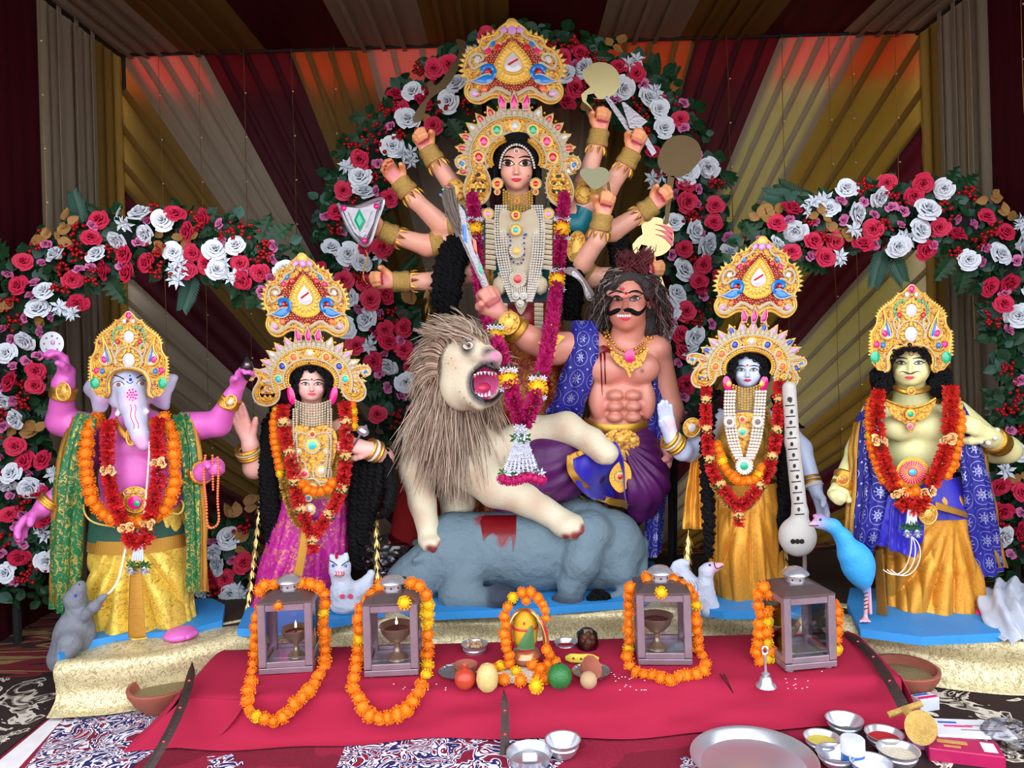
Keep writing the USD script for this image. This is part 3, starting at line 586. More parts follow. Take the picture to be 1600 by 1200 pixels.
parts_.append(sheet([[(X0 + .02, Y0 + .01, ZT), (X0 + .25, Y0 - .002, ZT - .01)], [(X0 - .07, Y0 - .02, ZT * .55), (X0 + .2, Y0 - .02, ZT * .5)], [tuple(lf), (X0 + .12, Y0 - .035, .018)]], 10, 12, th=.003)[0])
rs = [[(X1, y, ZT + .002) for y in L(Y1, Y0 + .01, 5)], [(X1 + .02, y - .01, ZT * .7) for y in L(Y1, Y0 + .01, 5)], [(X1 + .05, y - .03, .014) for y in L(Y1 - .1, Y0, 5)]]
parts_.append(sheet(rs, 16, 14, .008, 2, th=.003)[0])
q = part('/World', 'tablecloth', cat(parts_), 'red_cloth', 40); tag(stage.GetPrimAtPath(q), 'crimson cloth covering the low table in front', 'tablecloth')
# ------------------------------------------------------------------ materials of the figures and their finery
plain('gold', '#d9a441', .32, .85, var=.2, scale=60., bump=.35, bscale=260.); plain('gold_soft', '#e3b95c', .4, .55, var=.18, scale=80., bump=.3, bscale=300.)
plain('old_gold', '#cba65a', .4, .5, var=.35, scale=90., bump=.6, bscale=380.); plain('brass_dark', '#4a3a22', .35, .8, var=.1)
plain('dull_gold', '#6f6d50', .35, .6, var=.05); plain('pale_gold_mirror', '#b3a574', .3, .6, var=.05)
plain('cream_cord', '#d0c2a4', .7, var=.1, scale=200., bump=.6, bscale=600.); plain('pearl', '#cfc9bc', .25, var=.05); plain('silver', '#8e888c', .3, .8, var=.12, scale=40., bump=.3, bscale=90.); plain('steel', '#c4c6cc', .28, .75, var=.06, scale=8.)
for n_, c_ in (('gem_blue', '#0f74c8'), ('gem_pink', '#e0157a'), ('gem_red', '#c81a2a'), ('gem_green', '#12a878'), ('gem_teal', '#22b8c0'), ('gem_lilac', '#c98fd2'), ('gem_orange', '#e8683a'), ('gem_deep', '#1a3fae'), ('gem_white', '#c4c2c4')):
    plain(n_, c_, .2, var=.1, coat_weight=.6)
def gilt(path):
    nd = {'tc': ('texture_coordinate', {}), 'v': ('voronoi_texture', {'scale': 75.}), 'r': ('rgb_ramp', {'interpolate': False, 'ramp': [(0, C('#e2b04c')), (.42, C('#cf9a3a')), (.62, C('#a86f28')), (.8, C('#8e2a22'))]}), 'mr': ('math', {'math_type': 'less_than', 'value2': .62}),
          'n': ('noise_texture', {'scale': 240., 'detail': 2.}), 'b': ('bump', {'strength': .6, 'distance': .006}), 'mm': ('math', {'math_type': 'multiply', 'value2': .7}), 'p': ('principled_bsdf', {'roughness': .36})}
    return usdkit.material(stage, path, nd, [('tc.object', 'v.vector'), ('v.distance', 'r.fac'), ('r.color', 'p.base_color'), ('v.distance', 'mr.value1'), ('mr.value', 'mm.value1'), ('mm.value', 'p.metallic'), ('tc.object', 'n.vector'), ('n.fac', 'b.height'), ('b.normal', 'p.normal')], surface='p.BSDF')
mdef('gilt', gilt)
islands('marigold', '#e06c00', '#ffb52e'); islands('marigold_yellow', '#e0a800', '#fbe03c'); islands('petal_red', '#c01a20', '#f8443c'); islands('petal_magenta', '#a80a54', '#ea3a90')
islands('petal_scarlet', '#c01a12', '#ff5a40'); plain('jasmine', '#c2c8d4', .6, var=.1, scale=60.); islands('cream_rose', '#e0ac62', '#f8e2ba'); islands('leaf_green', '#1d4a20', '#4a8a40', .5)
plain('felt_red', '#8a1a1c', .9); plain('blood', '#6e0a12', .3, var=.2); plain('thread', '#e2dccb', .8); plain('gold_thread', '#c9b25a', .6); plain('black_hair', '#060507', .7, var=.3, scale=90., bump=.8, bscale=160., specular_ior_level=.2)
plain('eye_white', '#dcd8d4', .3, var=.02); plain('iris_brown', '#5a3420', .25, var=.3, scale=300.); plain('ink', '#15100f', .4); plain('ink_soft', '#7a6a66', .6); plain('lip', '#d8456a', .35, var=.1); plain('lip_red', '#c4213c', .35); plain('bindi', '#c01024', .4)
painted('paint', .38); painted('paint_matt', .6, .25, 90.); painted('clay', .75, .5, 60.)

# ------------------------------------------------------------------ flowers
def ruffle_ball(seed=0, rings=((0, 7, .35), (.5, 11, .72), (.95, 14, .98), (1.4, 13, 1.0), (1.9, 10, .9)), core=.72):
    """pom-pom bloom of notched petals, facing +z, radius 1"""
    rng = np.random.default_rng(seed); V, Fc = [], []
    for th, n, R in rings:
        for i in range(n):
            a = 2 * math.pi * (i + rng.uniform(-.2, .2)) / n + th; t = th + rng.uniform(-.12, .12)
            d = np.array([math.sin(t) * math.cos(a), math.sin(t) * math.sin(a), math.cos(t) * .8]); s = np.array([-math.sin(a), math.cos(a), 0]); up = np.cross(d, s); w = 2.6 * max(R, .5) / n * rng.uniform(.8, 1.15)
            o = d * R * rng.uniform(.94, 1.06); b = d * core * .75; k = len(V)
            V += [b, o - s * w * .8 + up * .06, o * 1.04 - s * w * .3 - up * .1, o * .97, o * 1.04 + s * w * .3 + up * .1, o + s * w * .8 - up * .06]
            Fc += [[k, k + j, k + j + 1] for j in range(1, 5)]
    c = trimesh.creation.icosphere(1, core); k = len(V)
    return TM(np.vstack([V, np.array(c.vertices) * [1, 1, .85]]), np.vstack([Fc, np.array(c.faces) + k]))
def rose(seed=0, n=19):
    """cupped spiral petals, facing +z, radius 1"""
    rng = np.random.default_rng(seed); ms = []
    for i in range(n):
        f = i / (n - 1); a = i * 2.4 + rng.uniform(-.25, .25); r = .07 + .55 * f ** .85; hgt = .78 - .42 * f; wid = .3 + .46 * f; curl = .08 + .42 * f ** 1.5
        u = np.linspace(-1, 1, 6); w = np.linspace(0, 1, 5); U, Wv = np.meshgrid(u, w, indexing='ij'); ang = a + U * min(1.15, wid / (r + .12)) * (.5 + .5 * np.sin(math.pi * np.clip(Wv * .8 + .08, 0, 1)))
        rad = r * (.45 + .55 * Wv ** .6) + curl * Wv ** 3 - .03 * U ** 2; z = -.1 - .3 * f + (hgt + .3) * np.sin(Wv * 1.75) * .95 - .1 * U ** 2 * Wv + rng.uniform(-.03, .03)
        ms.append(TM(np.stack([rad * np.cos(ang), rad * np.sin(ang), z], -1).reshape(-1, 3), grid_faces(6, 5)))
    return cat(ms)
def star_flower(n=6, seed=0):
    rng = np.random.default_rng(seed); V, Fc = [], []
    for i in range(n):
        a = 2 * math.pi * i / n + rng.uniform(-.15, .15); d, s = np.array([math.cos(a), math.sin(a), 0]), np.array([-math.sin(a), math.cos(a), 0]); k = len(V); z = np.array([0, 0, 1.])
        V += [z * 0, d * .5 - s * .22 + z * .28, d * .5 + z * .18, d * .5 + s * .22 + z * .28, d * 1.05 + z * (.1 + rng.uniform(-.1, .15))]; Fc += [[k, k + 1, k + 2], [k, k + 2, k + 3], [k + 1, k + 4, k + 2], [k + 2, k + 4, k + 3]]
    return cat([TM(V, Fc), ball((0, 0, .2), .13, 0)])
MARI = [ruffle_ball(i) for i in range(3)]; ROSE = [rose(i) for i in range(4)]; STAR = [star_flower(6, 1), star_flower(5, 2)]
ROSE_S = [rose(9, 8)]
FRONT = np.array([0, -1.0, 0])
def jit(d, a=.4): return unit(np.asarray(d, float) + np.array([rnd.uniform(-a, a) for _ in range(3)]))
def marigolds(parent, S, path, r, yellow=.12, step=1.5, jitter=.5, flat=None, name='marigold', facing=FRONT):
    p = np.asarray(path, float); c = curve(p, 400); L = np.r_[0, np.cumsum(np.linalg.norm(np.diff(c[:, :2], axis=0), axis=1))]; n = max(2, int(L[-1] / (r * step)))
    for i in range(n):
        q = [np.interp(L[-1] * (i + .5) / n, L, c[:, j]) for j in range(3)]; y = rnd.random() < yellow; s = r * rnd.uniform(.88, 1.12)
        w = S(q[0] + rnd.uniform(-.1, .1) * r, q[1] + rnd.uniform(-.1, .1) * r, q[2])
        part(parent, name, place(MARI[i % 3], w, jit(facing, jitter), rnd.uniform(0, 6), S.r(s)), 'marigold_yellow' if y else 'marigold', False, 'yellow marigold' if y else None)
def ruffles(pts, r, seed=0, step=.23, n=13):
    """stack of frilled petal discs along a path: a rope of petals"""
    rng = np.random.default_rng(seed); L = np.linalg.norm(np.diff(pts, axis=0), axis=1).sum(); k = max(3, int(L / (r * step))); c = curve(pts, k); t = np.gradient(c, axis=0); V, Fc = [], []
    for i in range(k):
        ax = unit(unit(t[i]) + rng.normal(0, .22, 3)); a = unit(np.cross(ax, [.3, .9, .2])); b = np.cross(ax, a); g = np.arange(2 * n) * math.pi / n + rng.uniform(0, 6); m = len(V)
        R = r * np.where(np.arange(2 * n) % 2, rng.uniform(.86, 1.14, 2 * n), rng.uniform(.6, .8, 2 * n)); z = rng.normal(0, .17, 2 * n) * r
        V += [c[i]] + list(c[i] + R[:, None] * (np.cos(g)[:, None] * a + np.sin(g)[:, None] * b) + z[:, None] * ax)
        Fc += [[m, m + 1 + j, m + 1 + (j + 1) % (2 * n)] for j in range(2 * n)]
    return TM(V, Fc)
def petal_rope(parent, S, path, r, joints, mt, joint, seed=0, name='petal_section', gap=.9, jname='joint_flower'):
    """rope of petal sections split at the fractions in joints; joint(parent, S, q, r, i) fills each gap"""
    p = np.asarray(path, float); c = curve(p, 300); L = np.r_[0, np.cumsum(np.linalg.norm(np.diff(c[:, :2], axis=0), axis=1))]; at = lambda s: np.array([np.interp(s, L, c[:, j]) for j in range(3)])
    T = L[-1]; js = sorted(joints); ends = [0.] + js + [1.]
    for i in range(len(ends) - 1):
        s0 = ends[i] * T + (gap * r * .75 if i else 0); s1 = ends[i + 1] * T - (gap * r * .75 if i + 1 < len(ends) - 1 else 0)
        if s1 - s0 > r * .5:
            q = np.array([at(s) for s in np.linspace(s0, s1, 9)]); part(parent, name, ruffles(S(q[:, 0], q[:, 1], q[:, 2]), S.r(r), seed + i), mt, False)
    for i, j in enumerate(js): joint(parent, S, at(j * T), r, i)
def j_cream(parent, S, q, r, i):
    for dx in (-.45, .5): part(parent, 'joint_rose', place(ROSE_S[0], S(q[0] + dx * r, q[1] + rnd.uniform(-.2, .2) * r, q[2] - S.r(r * .35)), jit(FRONT, .5), rnd.random() * 6, S.r(r * .72)), 'cream_rose', False)
    part(parent, 'joint_leaf', place(STAR[0], S(q[0], q[1] + .55 * r, q[2] + S.r(r * .2)), jit(FRONT, .3), rnd.random() * 6, S.r(r * .85)), 'leaf_green', False)
def j_bead(parent, S, q, r, i):
    part(parent, 'joint_bud', place(ruffle_ball(3, ((.3, 6, .8), (1., 9, 1.), (1.6, 9, .95))), S(q[0], q[1] - .15 * r, q[2]), (0, -1, .1), rnd.random() * 6, S.r(r * .78)), 'cream_rose', False)
    part(parent, 'joint_leaf', place(STAR[0], S(q[0], q[1] + .4 * r, q[2]), (0, -.6, -.5), rnd.random() * 6, S.r(r * .95)), 'leaf_green', False)
def j_jasmine(parent, S, q, r, i):
    part(parent, 'joint_marigold', place(MARI[0], S(*q) , jit(FRONT, .2), 0, S.r(r * 1.12)), 'marigold_yellow', False)
    part(parent, 'jasmine_buds', cat([place(STAR[i % 2], S(q[0] + dx * r, q[1] + dy * r, q[2] - S.r(2)), jit(FRONT, .5), rnd.random() * 6, S.r(r * .42)) for dy in (-1.25, 1.25) for dx in (-.8, -.3, .3, .8)]), 'jasmine', False, kind='stuff')
    for dy in (-1.3, 1.3): part(parent, 'joint_leaf', place(STAR[0], S(q[0], q[1] + dy * r, q[2] + S.r(3)), FRONT, 1, S.r(r * .9)), 'leaf_green', False)
def lay(B, pts, lift=0., d0=-.5):
    p = np.asarray(pts, float); d = B.hit(p[:, 0], p[:, 1], d0) - B.S.d; return np.c_[p[:, :2], d - lift]

# ------------------------------------------------------------------ heads
def head(B, cx, cy, w, h, col, hd=0., nose=1., jaw=1., blush=None, lids=None, turn=0., nose_w=1.):
    """stylised painted face: (cx, cy) middle between hairline and chin, w x h its size in px, hd depth offset"""
    m = B.S.r; k = m(w) * .14; t = turn
    B.ell((cx, cy - .12 * h, hd + m(w) * .12), (w * .5, w * .56, h * .55), col, k)
    B.ell((cx + t * .05 * w, cy + .18 * h, hd - m(w) * .06), (w * .425 * jaw, w * .42, h * .34), col, k)
    B.ell((cx + t * .08 * w, cy + .41 * h, hd - m(w) * .26), (w * .15 * jaw, w * .16, h * .10), col, k)
    for s in (-1, 1): B.ell((cx + s * .24 * w + t * .06 * w, cy + .13 * h, hd - m(w) * .26), (w * .16, w * .14, h * .13), col, k)
    S = B.S; nx = cx + t * .13 * w
    B.cap(S(cx + t * .08 * w, cy - .10 * h, hd - m(w) * .40), S(nx, cy + .15 * h, hd - m(w) * (.49 + .06 * nose)), m(w) * .045, m(w) * .062 * nose_w, col, k=m(w) * .09)
    for s in (-1, 1): B.ell((nx + s * .065 * w * nose_w, cy + .17 * h, hd - m(w) * .48), (w * .05 * nose_w, w * .05, h * .034), col, m(w) * .05)
    B.ell((cx + t * .1 * w, cy + .275 * h, hd - m(w) * .43), (w * .12, w * .05, h * .034), col, m(w) * .06)
    B.ell((cx + t * .1 * w, cy + .325 * h, hd - m(w) * .41), (w * .10, w * .05, h * .036), col, m(w) * .06)
    if blush:
        for s in (-1, 1): B.spot((cx + s * .3 * w, cy + .16 * h, hd - m(w) * .35), w * .22, blush, .45, 1.)
    if lids:
        for s in (-1, 1): B.spot((cx + s * .2 * w + t * .06 * w, cy - .09 * h, hd - m(w) * .42), w * .17, lids, .7, 1.)
def face(B, parent, cx, cy, w, h, iris='iris_brown', lip='lip', turn=0., eye=1., brow='ink', bindi=True, wide=.2, ey=-.04, look=0., bw=1.):
    """painted features laid on the head: eye, iris, lid line, brow, lips"""
    S = B.S; o = cx + turn * .07 * w
    for s in (-1, 1):
        ex, eyy = o + s * wide * w, cy + ey * h; a, b = .135 * w * eye, .055 * h * eye; g = np.linspace(-1, 1, 11)
        up = np.c_[ex + g * a, eyy - b * (1 - g ** 2) - .012 * h * s * g]; dn = np.c_[ex + g[::-1] * a, eyy + b * .75 * (1 - g ** 2) - .012 * h * s * g[::-1]]
        e = part(parent, 'eye', B.decal(np.vstack([up, dn[1:-1]]), .001, 3.), 'eye_white', True)
        part(e, 'iris', B.decal(oval(ex + look * a * .3, eyy - b * .1, b * .85, b * .85, n=14), .0022, 3.), iris, True); part(e, 'pupil', B.decal(oval(ex + look * a * .3, eyy - b * .1, b * .45, b * .45, n=10), .003, 3.), 'ink', True)
        part(e, 'lid_line', cat([B.line(np.vstack([up, [[ex + s * a * 1.3, eyy - .03 * h]]] if s > 0 else [[ex - a * 1.3, eyy - .03 * h], *up]), [.009 * w, .024 * w, .008 * w], .0005), B.line(dn, .01 * w, .0005)]), 'ink')
        bx = np.linspace(-1, 1, 7); part(parent, 'eyebrow', B.line(np.c_[ex + s * .03 * w + bx * min(a * 1.45, .86 * wide * w), eyy - .105 * h - .045 * h * (1 - bx ** 2) + s * bx * .012 * h], np.array([.008, .021, .008]) * w * bw, .001), brow)
    mx, my = cx + turn * .1 * w, cy + .295 * h; a = .15 * w; g = np.linspace(-1, 1, 13)
    top = np.c_[mx + g * a, my - .045 * h * (1 - np.abs(g) ** 1.6) * (1 - .35 * np.exp(-(g / .18) ** 2))]; bot = np.c_[mx + g[::-1] * a, my + .058 * h * (1 - g ** 2)]
    l = part(parent, 'lips', B.decal(np.vstack([top, bot[1:-1]]), .0012, 3.), lip, True); part(l, 'mouth_line', B.line(np.c_[mx + g * a, my + .004 * h * np.cos(g * 3)], .007 * w), 'lip_red')
    for s in (-1, 1): part(parent, 'nostril', B.decal(oval(cx + turn * .13 * w + s * .05 * w, cy + .195 * h, .022 * w, .012 * w, n=8), .001, 3.), 'lip_red', True)
    if bindi: part(parent, 'forehead_mark', B.decal(oval(o, cy - .2 * h, .04 * w, .04 * w, n=10), .0015, 3.), 'bindi', True)
def curls(S, pts, r, n=70, seed=0, dd=0., jit_=1., rs=.45):
    """mass of small curls filling a px outline"""
    rng = np.random.default_rng(seed); pg = Polygon(pts).buffer(0); x0, y0, x1, y1 = pg.bounds; ms = []; from shapely.geometry import Point
    k = 0
    while len(ms) < n and k < n * 30:
        k += 1; q = rng.uniform([x0, y0], [x1, y1])
        if pg.contains(Point(q)):
            a = np.linspace(0, 2 * math.pi * 1.6, 12); ph = rng.uniform(0, 6.28); rr = r * rng.uniform(.7, 1.2)
            c = np.c_[q[0] + rr * np.cos(a + ph), q[1] + rr * np.sin(a + ph) + a * rr * .08]; ms.append(tube(S(c[:, 0], c[:, 1], dd + S.r(rng.uniform(-1, 1) * r * jit_) + S.r(a * .1)), S.r(r * rs), 5))
    return cat(ms)
def lock(S, path, r, wave=.5, freq=7., seed=0, n=3, sides=6):
    """hanging lock: n wavy strands twisted together"""
    rng = np.random.default_rng(seed); p = np.asarray(path, float); ms = []
    L = np.linalg.norm(np.diff(p[:, :2], axis=0), axis=1).sum(); m = int(max(16, L / r * 1.6)); c = curve(p, m); t = np.linspace(0, 1, m)
    for i in range(n):
        ph = 2 * math.pi * i / n + rng.uniform(0, 1); q = c.copy(); wv_ = rng.uniform(.6, 1.25); q[:, 0] += r * wv_ * wave * np.cos(t * L / r / freq * 6.28 + ph); q[:, 2] += S.r(r * wave) * np.sin(t * L / r / freq * 6.28 + ph); 
        ms.append(tube(S(q[:, 0], q[:, 1], q[:, 2]), S.r(r * .4 * np.minimum(1, .35 + 2.2 * (1 - t))), sides))
    return cat(ms)

# ------------------------------------------------------------------ crowns
def lean_fn(cx, y0, lean): return lambda p: np.c_[np.asarray(p, float)[:, 0] + (np.asarray(p, float)[:, 1] - y0) * lean, np.asarray(p, float)[:, 1]]
def scroll(n=24, turns=1.2, r0=1., r1=.15, a0=0., hand=1):
    a = np.linspace(0, turns * 2 * math.pi, n); r = np.linspace(r0, r1, n); return np.c_[r * np.cos(a0 + hand * a), r * np.sin(a0 + hand * a)]
UPPER = [(0, .02), (.14, .0), (.3, .05), (.5, .04), (.7, -.02), (.88, .0), (.99, .08), (1.0, .18), (.93, .26), (.99, .34), (1.0, .46), (.93, .58), (.8, .66), (.68, .70), (.66, .76), (.52, .82), (.36, .85), (.32, .9), (.2, .93), (.16, .98), (.07, 1.0), (0, 1.03)]
class Crown:
    def __init__(s, S, name, label, cx, y0, lean=0., group=None, dd=0.):
        s.S, s.dd, s.f = S, dd, lean_fn(cx, y0, lean); s.t = thing(name, label, 'crown', S(cx, y0, dd), group)
    def plate(s, pts, mt='gilt', z=0., t=.012, name='crown_plate', label=None, holes=()): return part(s.t, name, plate(s.S, s.f(pts), s.dd - z, t, [s.f(h) for h in holes]), mt, 20, label)
    def gem(s, pts, mt, z=.012, t=.006, name='gem', parent=None): return part(parent or s.t, name, gem(s.S, s.f(pts), s.dd - z, t), mt, False)
    def cord(s, pts, r=1.6, mt='cream_cord', z=.016, name='cord', n=None): return part(s.t, name, cord(s.S, np.c_[s.f(pts), np.full(len(pts), s.dd - z)], r, n or max(12, 3 * len(pts))), mt)
    def beads(s, pts, r=1.8, mt='gold', z=.016, name='bead_row', step=None): return part(s.t, name, strand(s.S, s.f(pts), s.dd - z, r, step), mt, kind='stuff')
def along(pts, n, closed=False):
    p = curve(pts, n + 1, False) if not closed else curve(pts, n, True); return p
def filigree(c, pts, step, z, seed=0, r=1.25, avoid=None):
    """dense seed beads and little gold leaves over a plate"""
    rng = np.random.default_rng(seed); from shapely import contains_xy; pg = Polygon(pts).buffer(0).buffer(-step * .6); x0, y0, x1, y1 = pg.bounds; q = []
    for i, y in enumerate(np.arange(y0, y1, step * .87)):
        x = np.arange(x0 + (i % 2) * step / 2, x1, step); q.append(np.c_[x, np.full(len(x), y)])
    q = np.vstack(q) + rng.normal(0, step * .13, (sum(map(len, q)), 2)); q = c.f(q[contains_xy(pg, q[:, 0], q[:, 1])]); k = rng.random(len(q)); b = trimesh.creation.icosphere(0, 1.0)
    for lo, hi, mt, rr in ((0, .55, 'gold_soft', 1.), (.55, .9, 'cream_cord', .85), (.9, 1.01, 'felt_red', 1.)):
        w = q[(k >= lo) & (k < hi)]
        if len(w): w = c.S(w[:, 0], w[:, 1], c.dd - z); part(c.t, 'filigree', TM((w[:, None] + np.array(b.vertices)[None] * c.S.r(r * rr)).reshape(-1, 3), (np.arange(len(w))[:, None, None] * 12 + b.faces[None]).reshape(-1, 3)), mt, True, kind='stuff')
def edge_petals(c, pts, n, w, h, mt, z, name='edge_petal', inset=0., closed=False, out=1):
    """row of little pointed petals along an outline, standing outwards"""
    p = curve(np.asarray(pts, float), n, closed); t = np.gradient(p, axis=0); t /= np.linalg.norm(t, axis=1, keepdims=True) + 1e-9
    for q, d in zip(p, t):
        nrm = np.array([-d[1], d[0]]) * out; o = [q - d * w * .5, q - d * w * .45 + nrm * h * .45, q + nrm * h, q + d * w * .45 + nrm * h * .45, q + d * w * .5]
        c.gem(np.array(o), mt, z, .005, name)
def upper_crown(c, cx, y0, y1, hw, drop=('gem_white', 'gem_pink'), finial=True, blue='gem_blue'):
    Hh = y0 - y1; Q = lambda x, y: (cx + x * hw, y0 - y * Hh)
    out = [Q(x, y) for x, y in UPPER] + [Q(-x, y) for x, y in UPPER[::-1][1:-1]]; out = curve(np.array(out), 90, True); c.plate(out, 'gilt', 0, .012, 'upper_plate')
    c.plate([Q(x * .66, .14 + y * .66) for x, y in UPPER] + [Q(-x * .66, .14 + y * .66) for x, y in UPPER[::-1][1:-1]], 'felt_red', .012, .001, 'red_felt')
    c.cord(np.vstack([out[4:], out[:5]])[::2] * .985 + np.array([cx, (y0 + y1) / 2]) * .015, .9 + hw * .012, 'gold_soft', .013, 'edge_cord')
    for s in (-1, 1):
        q = lambda x, y: Q(s * x, y)
        edge_petals(c, [q(.97, .34), q(.99, .46), q(.92, .57), q(.8, .65)], 7, hw * .085, hw * .13, 'gold_soft', .01, 'edge_petal', out=-s * -1)
        edge_petals(c, [q(.64, .74), q(.5, .81), q(.36, .84)], 4, hw * .085, hw * .12, 'gold_soft', .01, 'edge_petal', out=-s * -1)
        sc = scroll(16, .9, .17, .04, math.pi if s > 0 else 0, -s); c.cord([q(.06, .1), q(.22, .15), q(.4, .16), q(.6, .1)] + [(cx + (s * .78) * hw + x * hw, y0 - .11 * Hh + y * hw * .9) for x, y in sc], hw * .042, 'cream_cord', .018, 'swirl_cord')
        c.cord([q(.1, .03), q(.3, .1), q(.5, .09), q(.7, .03), q(.88, .05), q(.95, .13), q(.9, .2)], hw * .032, 'gold_soft', .017, 'swirl_cord')
        c.gem(oval(*q(.8, .12), hw * .085, hw * .085, n=12), 'gem_lilac', .016, .008)
        # peacock: blue body, curled neck, red breast, white outline
        pb = np.array([q(.98, .255), q(.8, .25), q(.66, .225), q(.5, .24), q(.42, .29), q(.45, .34), q(.56, .35), q(.68, .32), q(.8, .28)])
        c.gem(pb, blue, .017, .007, 'peacock_body'); c.cord([q(.45, .3), q(.38, .36), q(.42, .43), q(.54, .445), q(.62, .41), q(.6, .37)], hw * .05, blue, .021, 'peacock_neck')
        c.gem(oval(*q(.55, .39), hw * .07, hw * .05, n=8), 'gem_red', .017, .006); c.cord(np.vstack([pb, pb[:1]]), hw * .018, 'cream_cord', .02, 'peacock_outline')
        c.cord([q(.52, .48), q(.66, .46), q(.82, .42), q(.88, .5), q(.82, .58), q(.68, .6), q(.6, .56), q(.68, .51)], hw * .03, 'cream_cord', .018, 'scroll_cord')
        c.cord([q(.62, .66), q(.5, .7), q(.42, .76), q(.28, .8), q(.2, .86), q(.26, .9)], hw * .028, 'cream_cord', .018, 'scroll_cord')
        for x, y, m_ in ((.72, .53, 'gem_white'), (.5, .64, 'gem_pink'), (.4, .73, blue), (.17, .9, 'gem_lilac'), (.3, .68, 'gem_red'), (.6, .17, 'gem_orange')):
            c.gem(oval(*q(x, y), hw * .075, hw * .05 if m_ in ('gem_pink', blue) else hw * .065, 60 * s, n=10), m_, .016, .007)
    filigree(c, out, 4.2, .0135, 1)
    def tear(k, sc=1.):
        a = np.linspace(0, 2 * math.pi, k + 1)[:-1]; return np.c_[cx + hw * .52 * sc * np.sin(a) * np.sin(a / 2) ** 1.1, y0 - Hh * (.5 + np.cos(a) * .27 * sc)]
    tr = tear(40); c.plate(tr, 'gold', .012, .006, 'medallion'); c.beads(np.vstack([tr, tr[:1]]), hw * .028, 'gem_deep' if blue == 'gem_teal' else 'gold_soft', .02, 'bead_row')
    edge_petals(c, tear(22, .56), 22, hw * .1, hw * .15, 'gold_soft', .0175, 'medallion_petal', closed=True, out=-1)
    td = tear(18, .46); c.gem(td, 'gem_white', .02, .008, 'pearl_drop')
    g_ = np.array([td[:, 0].mean(), td[:, 1].mean()]); c.cord([g_ + [-hw * .1, Hh * .035], g_, g_ + [hw * .1, -Hh * .035]], hw * .022, 'gem_red', .029, 'drop_mark')
    if finial:
        c.gem(oval(*Q(0, .97), hw * .13, hw * .13, n=10), 'gold_soft', .012, .008); c.gem(oval(*Q(0, .9), hw * .09, hw * .1, n=10), 'gem_lilac', .014, .01)
def goddess_crown(S, label, cx, cy, ri, ro, pet, y0, y1, hw, lean=0., dd=0., wing=None, n=17, gems=('gem_green', 'gem_orange', 'gem_pink'), tips=('gem_lilac',), blue='gem_blue', span=112, group='crowns of the goddess figures'):
    """tall crown: halo arch (inner radii ri, outer ro, in px) with a row of petals, an upper crest, side paisley wings"""
    c = Crown(S, 'crown', label, cx, cy, lean, group, dd); sp = math.radians(span)
    arc = lambda rx, ry, k=40, q=1.: np.c_[cx + rx * np.sin(np.linspace(-sp * q, sp * q, k)), cy - ry * np.cos(np.linspace(-sp * q, sp * q, k))]
    c.plate(np.vstack([arc(*ro), arc(*ri)[::-1]]), 'gilt', 0, .014, 'halo_plate')
    filigree(c, np.vstack([arc(*ro), arc(*ri)[::-1]]), 4., .0145, 2)
    mid = [(a * .45 + b * .55) for a, b in zip(ri, ro)]
    c.cord(arc(ri[0] * 1.02, ri[1] * 1.02), 2.0, 'gold', .016, 'halo_rim'); c.cord(arc(ri[0] * .7 + ro[0] * .3, ri[1] * .7 + ro[1] * .3), 1.5, 'cream_cord', .018, 'halo_cord'); c.cord(arc(*[q * .985 for q in ro]), 1.6, 'cream_cord', .017, 'halo_cord')
    c.beads(arc(ri[0] * .86 + ro[0] * .14, ri[1] * .86 + ro[1] * .14), 1.9, 'gold_soft', .017); c.beads(arc(ri[0] * .12 + ro[0] * .88, ri[1] * .12 + ro[1] * .88), 1.9, 'gold_soft', .017)
    for i, a in enumerate(np.linspace(-sp * .78, sp * .78, 7)):
        x, y = cx + mid[0] * 1.02 * math.sin(a), cy - mid[1] * 1.02 * math.cos(a); m_ = 'gem_white' if i == 3 else gems[(abs(i - 3)) % len(gems)]
        r_ = (ro[0] - ri[0]) * .17; e = c.gem(oval(x, y, r_ * 1.6, r_ * 1.6, n=14), 'gold_soft', .014, .005, 'gem_setting'); c.gem(oval(x, y, r_, r_ * 1.1, n=10), m_, .019, .007, 'gem', e)
        if i not in (3,): sc = scroll(14, .8, r_ * 2.1, r_ * 1.4, a - 1, 1 if i < 3 else -1); c.cord(sc + [x, y], 1.1, 'cream_cord', .017, 'scroll_cord')
    for row, (k, L, w, mt, z) in enumerate(((n, pet, 1., 'gold_soft', -.006), (n * 2 - 1, pet * .48, .6, 'cream_cord', .004))):
        for i, a in enumerate(np.linspace(-sp * .93, sp * .93, k)):
            d = np.array([math.sin(a), -math.cos(a)]); t = np.array([math.cos(a), math.sin(a)]); b = np.array([cx + ro[0] * d[0], cy + ro[1] * d[1]]) - d * 1.5; ww = (ro[0] + pet * .4) * sp * 1.86 / k * .5 * (1. if row else 1.02)
            o = [b - t * ww * .55, b - t * ww * .95 + d * L * .38, b - t * ww * .45 + d * L * .75, b + d * L, b + t * ww * .45 + d * L * .75, b + t * ww * .95 + d * L * .38, b + t * ww * .55]
            e = c.gem(np.array(o), mt, z, .008, 'halo_petal' if not row else 'inner_petal')
            if not row: o = np.array(o); f_ = c.gem((o - b - d * L * .45) * .76 + b + d * L * .45, 'cream_cord', z + .005, .006, 'petal_inlay', e.rsplit('/', 1)[0]); c.gem(oval(*(b + d * L * .5), ww * .42, L * .26, math.degrees(a), n=8), tips[i % len(tips)], z + .011, .005, 'petal_stone', e)
        if not row: c.beads(arc(ro[0] + pet * .62, ro[1] + pet * .62, 50, .93), 2.4, 'gold', -.004, 'outer_beads', pet * .4)
    upper_crown(c, cx, y0, y1, hw, blue=blue)
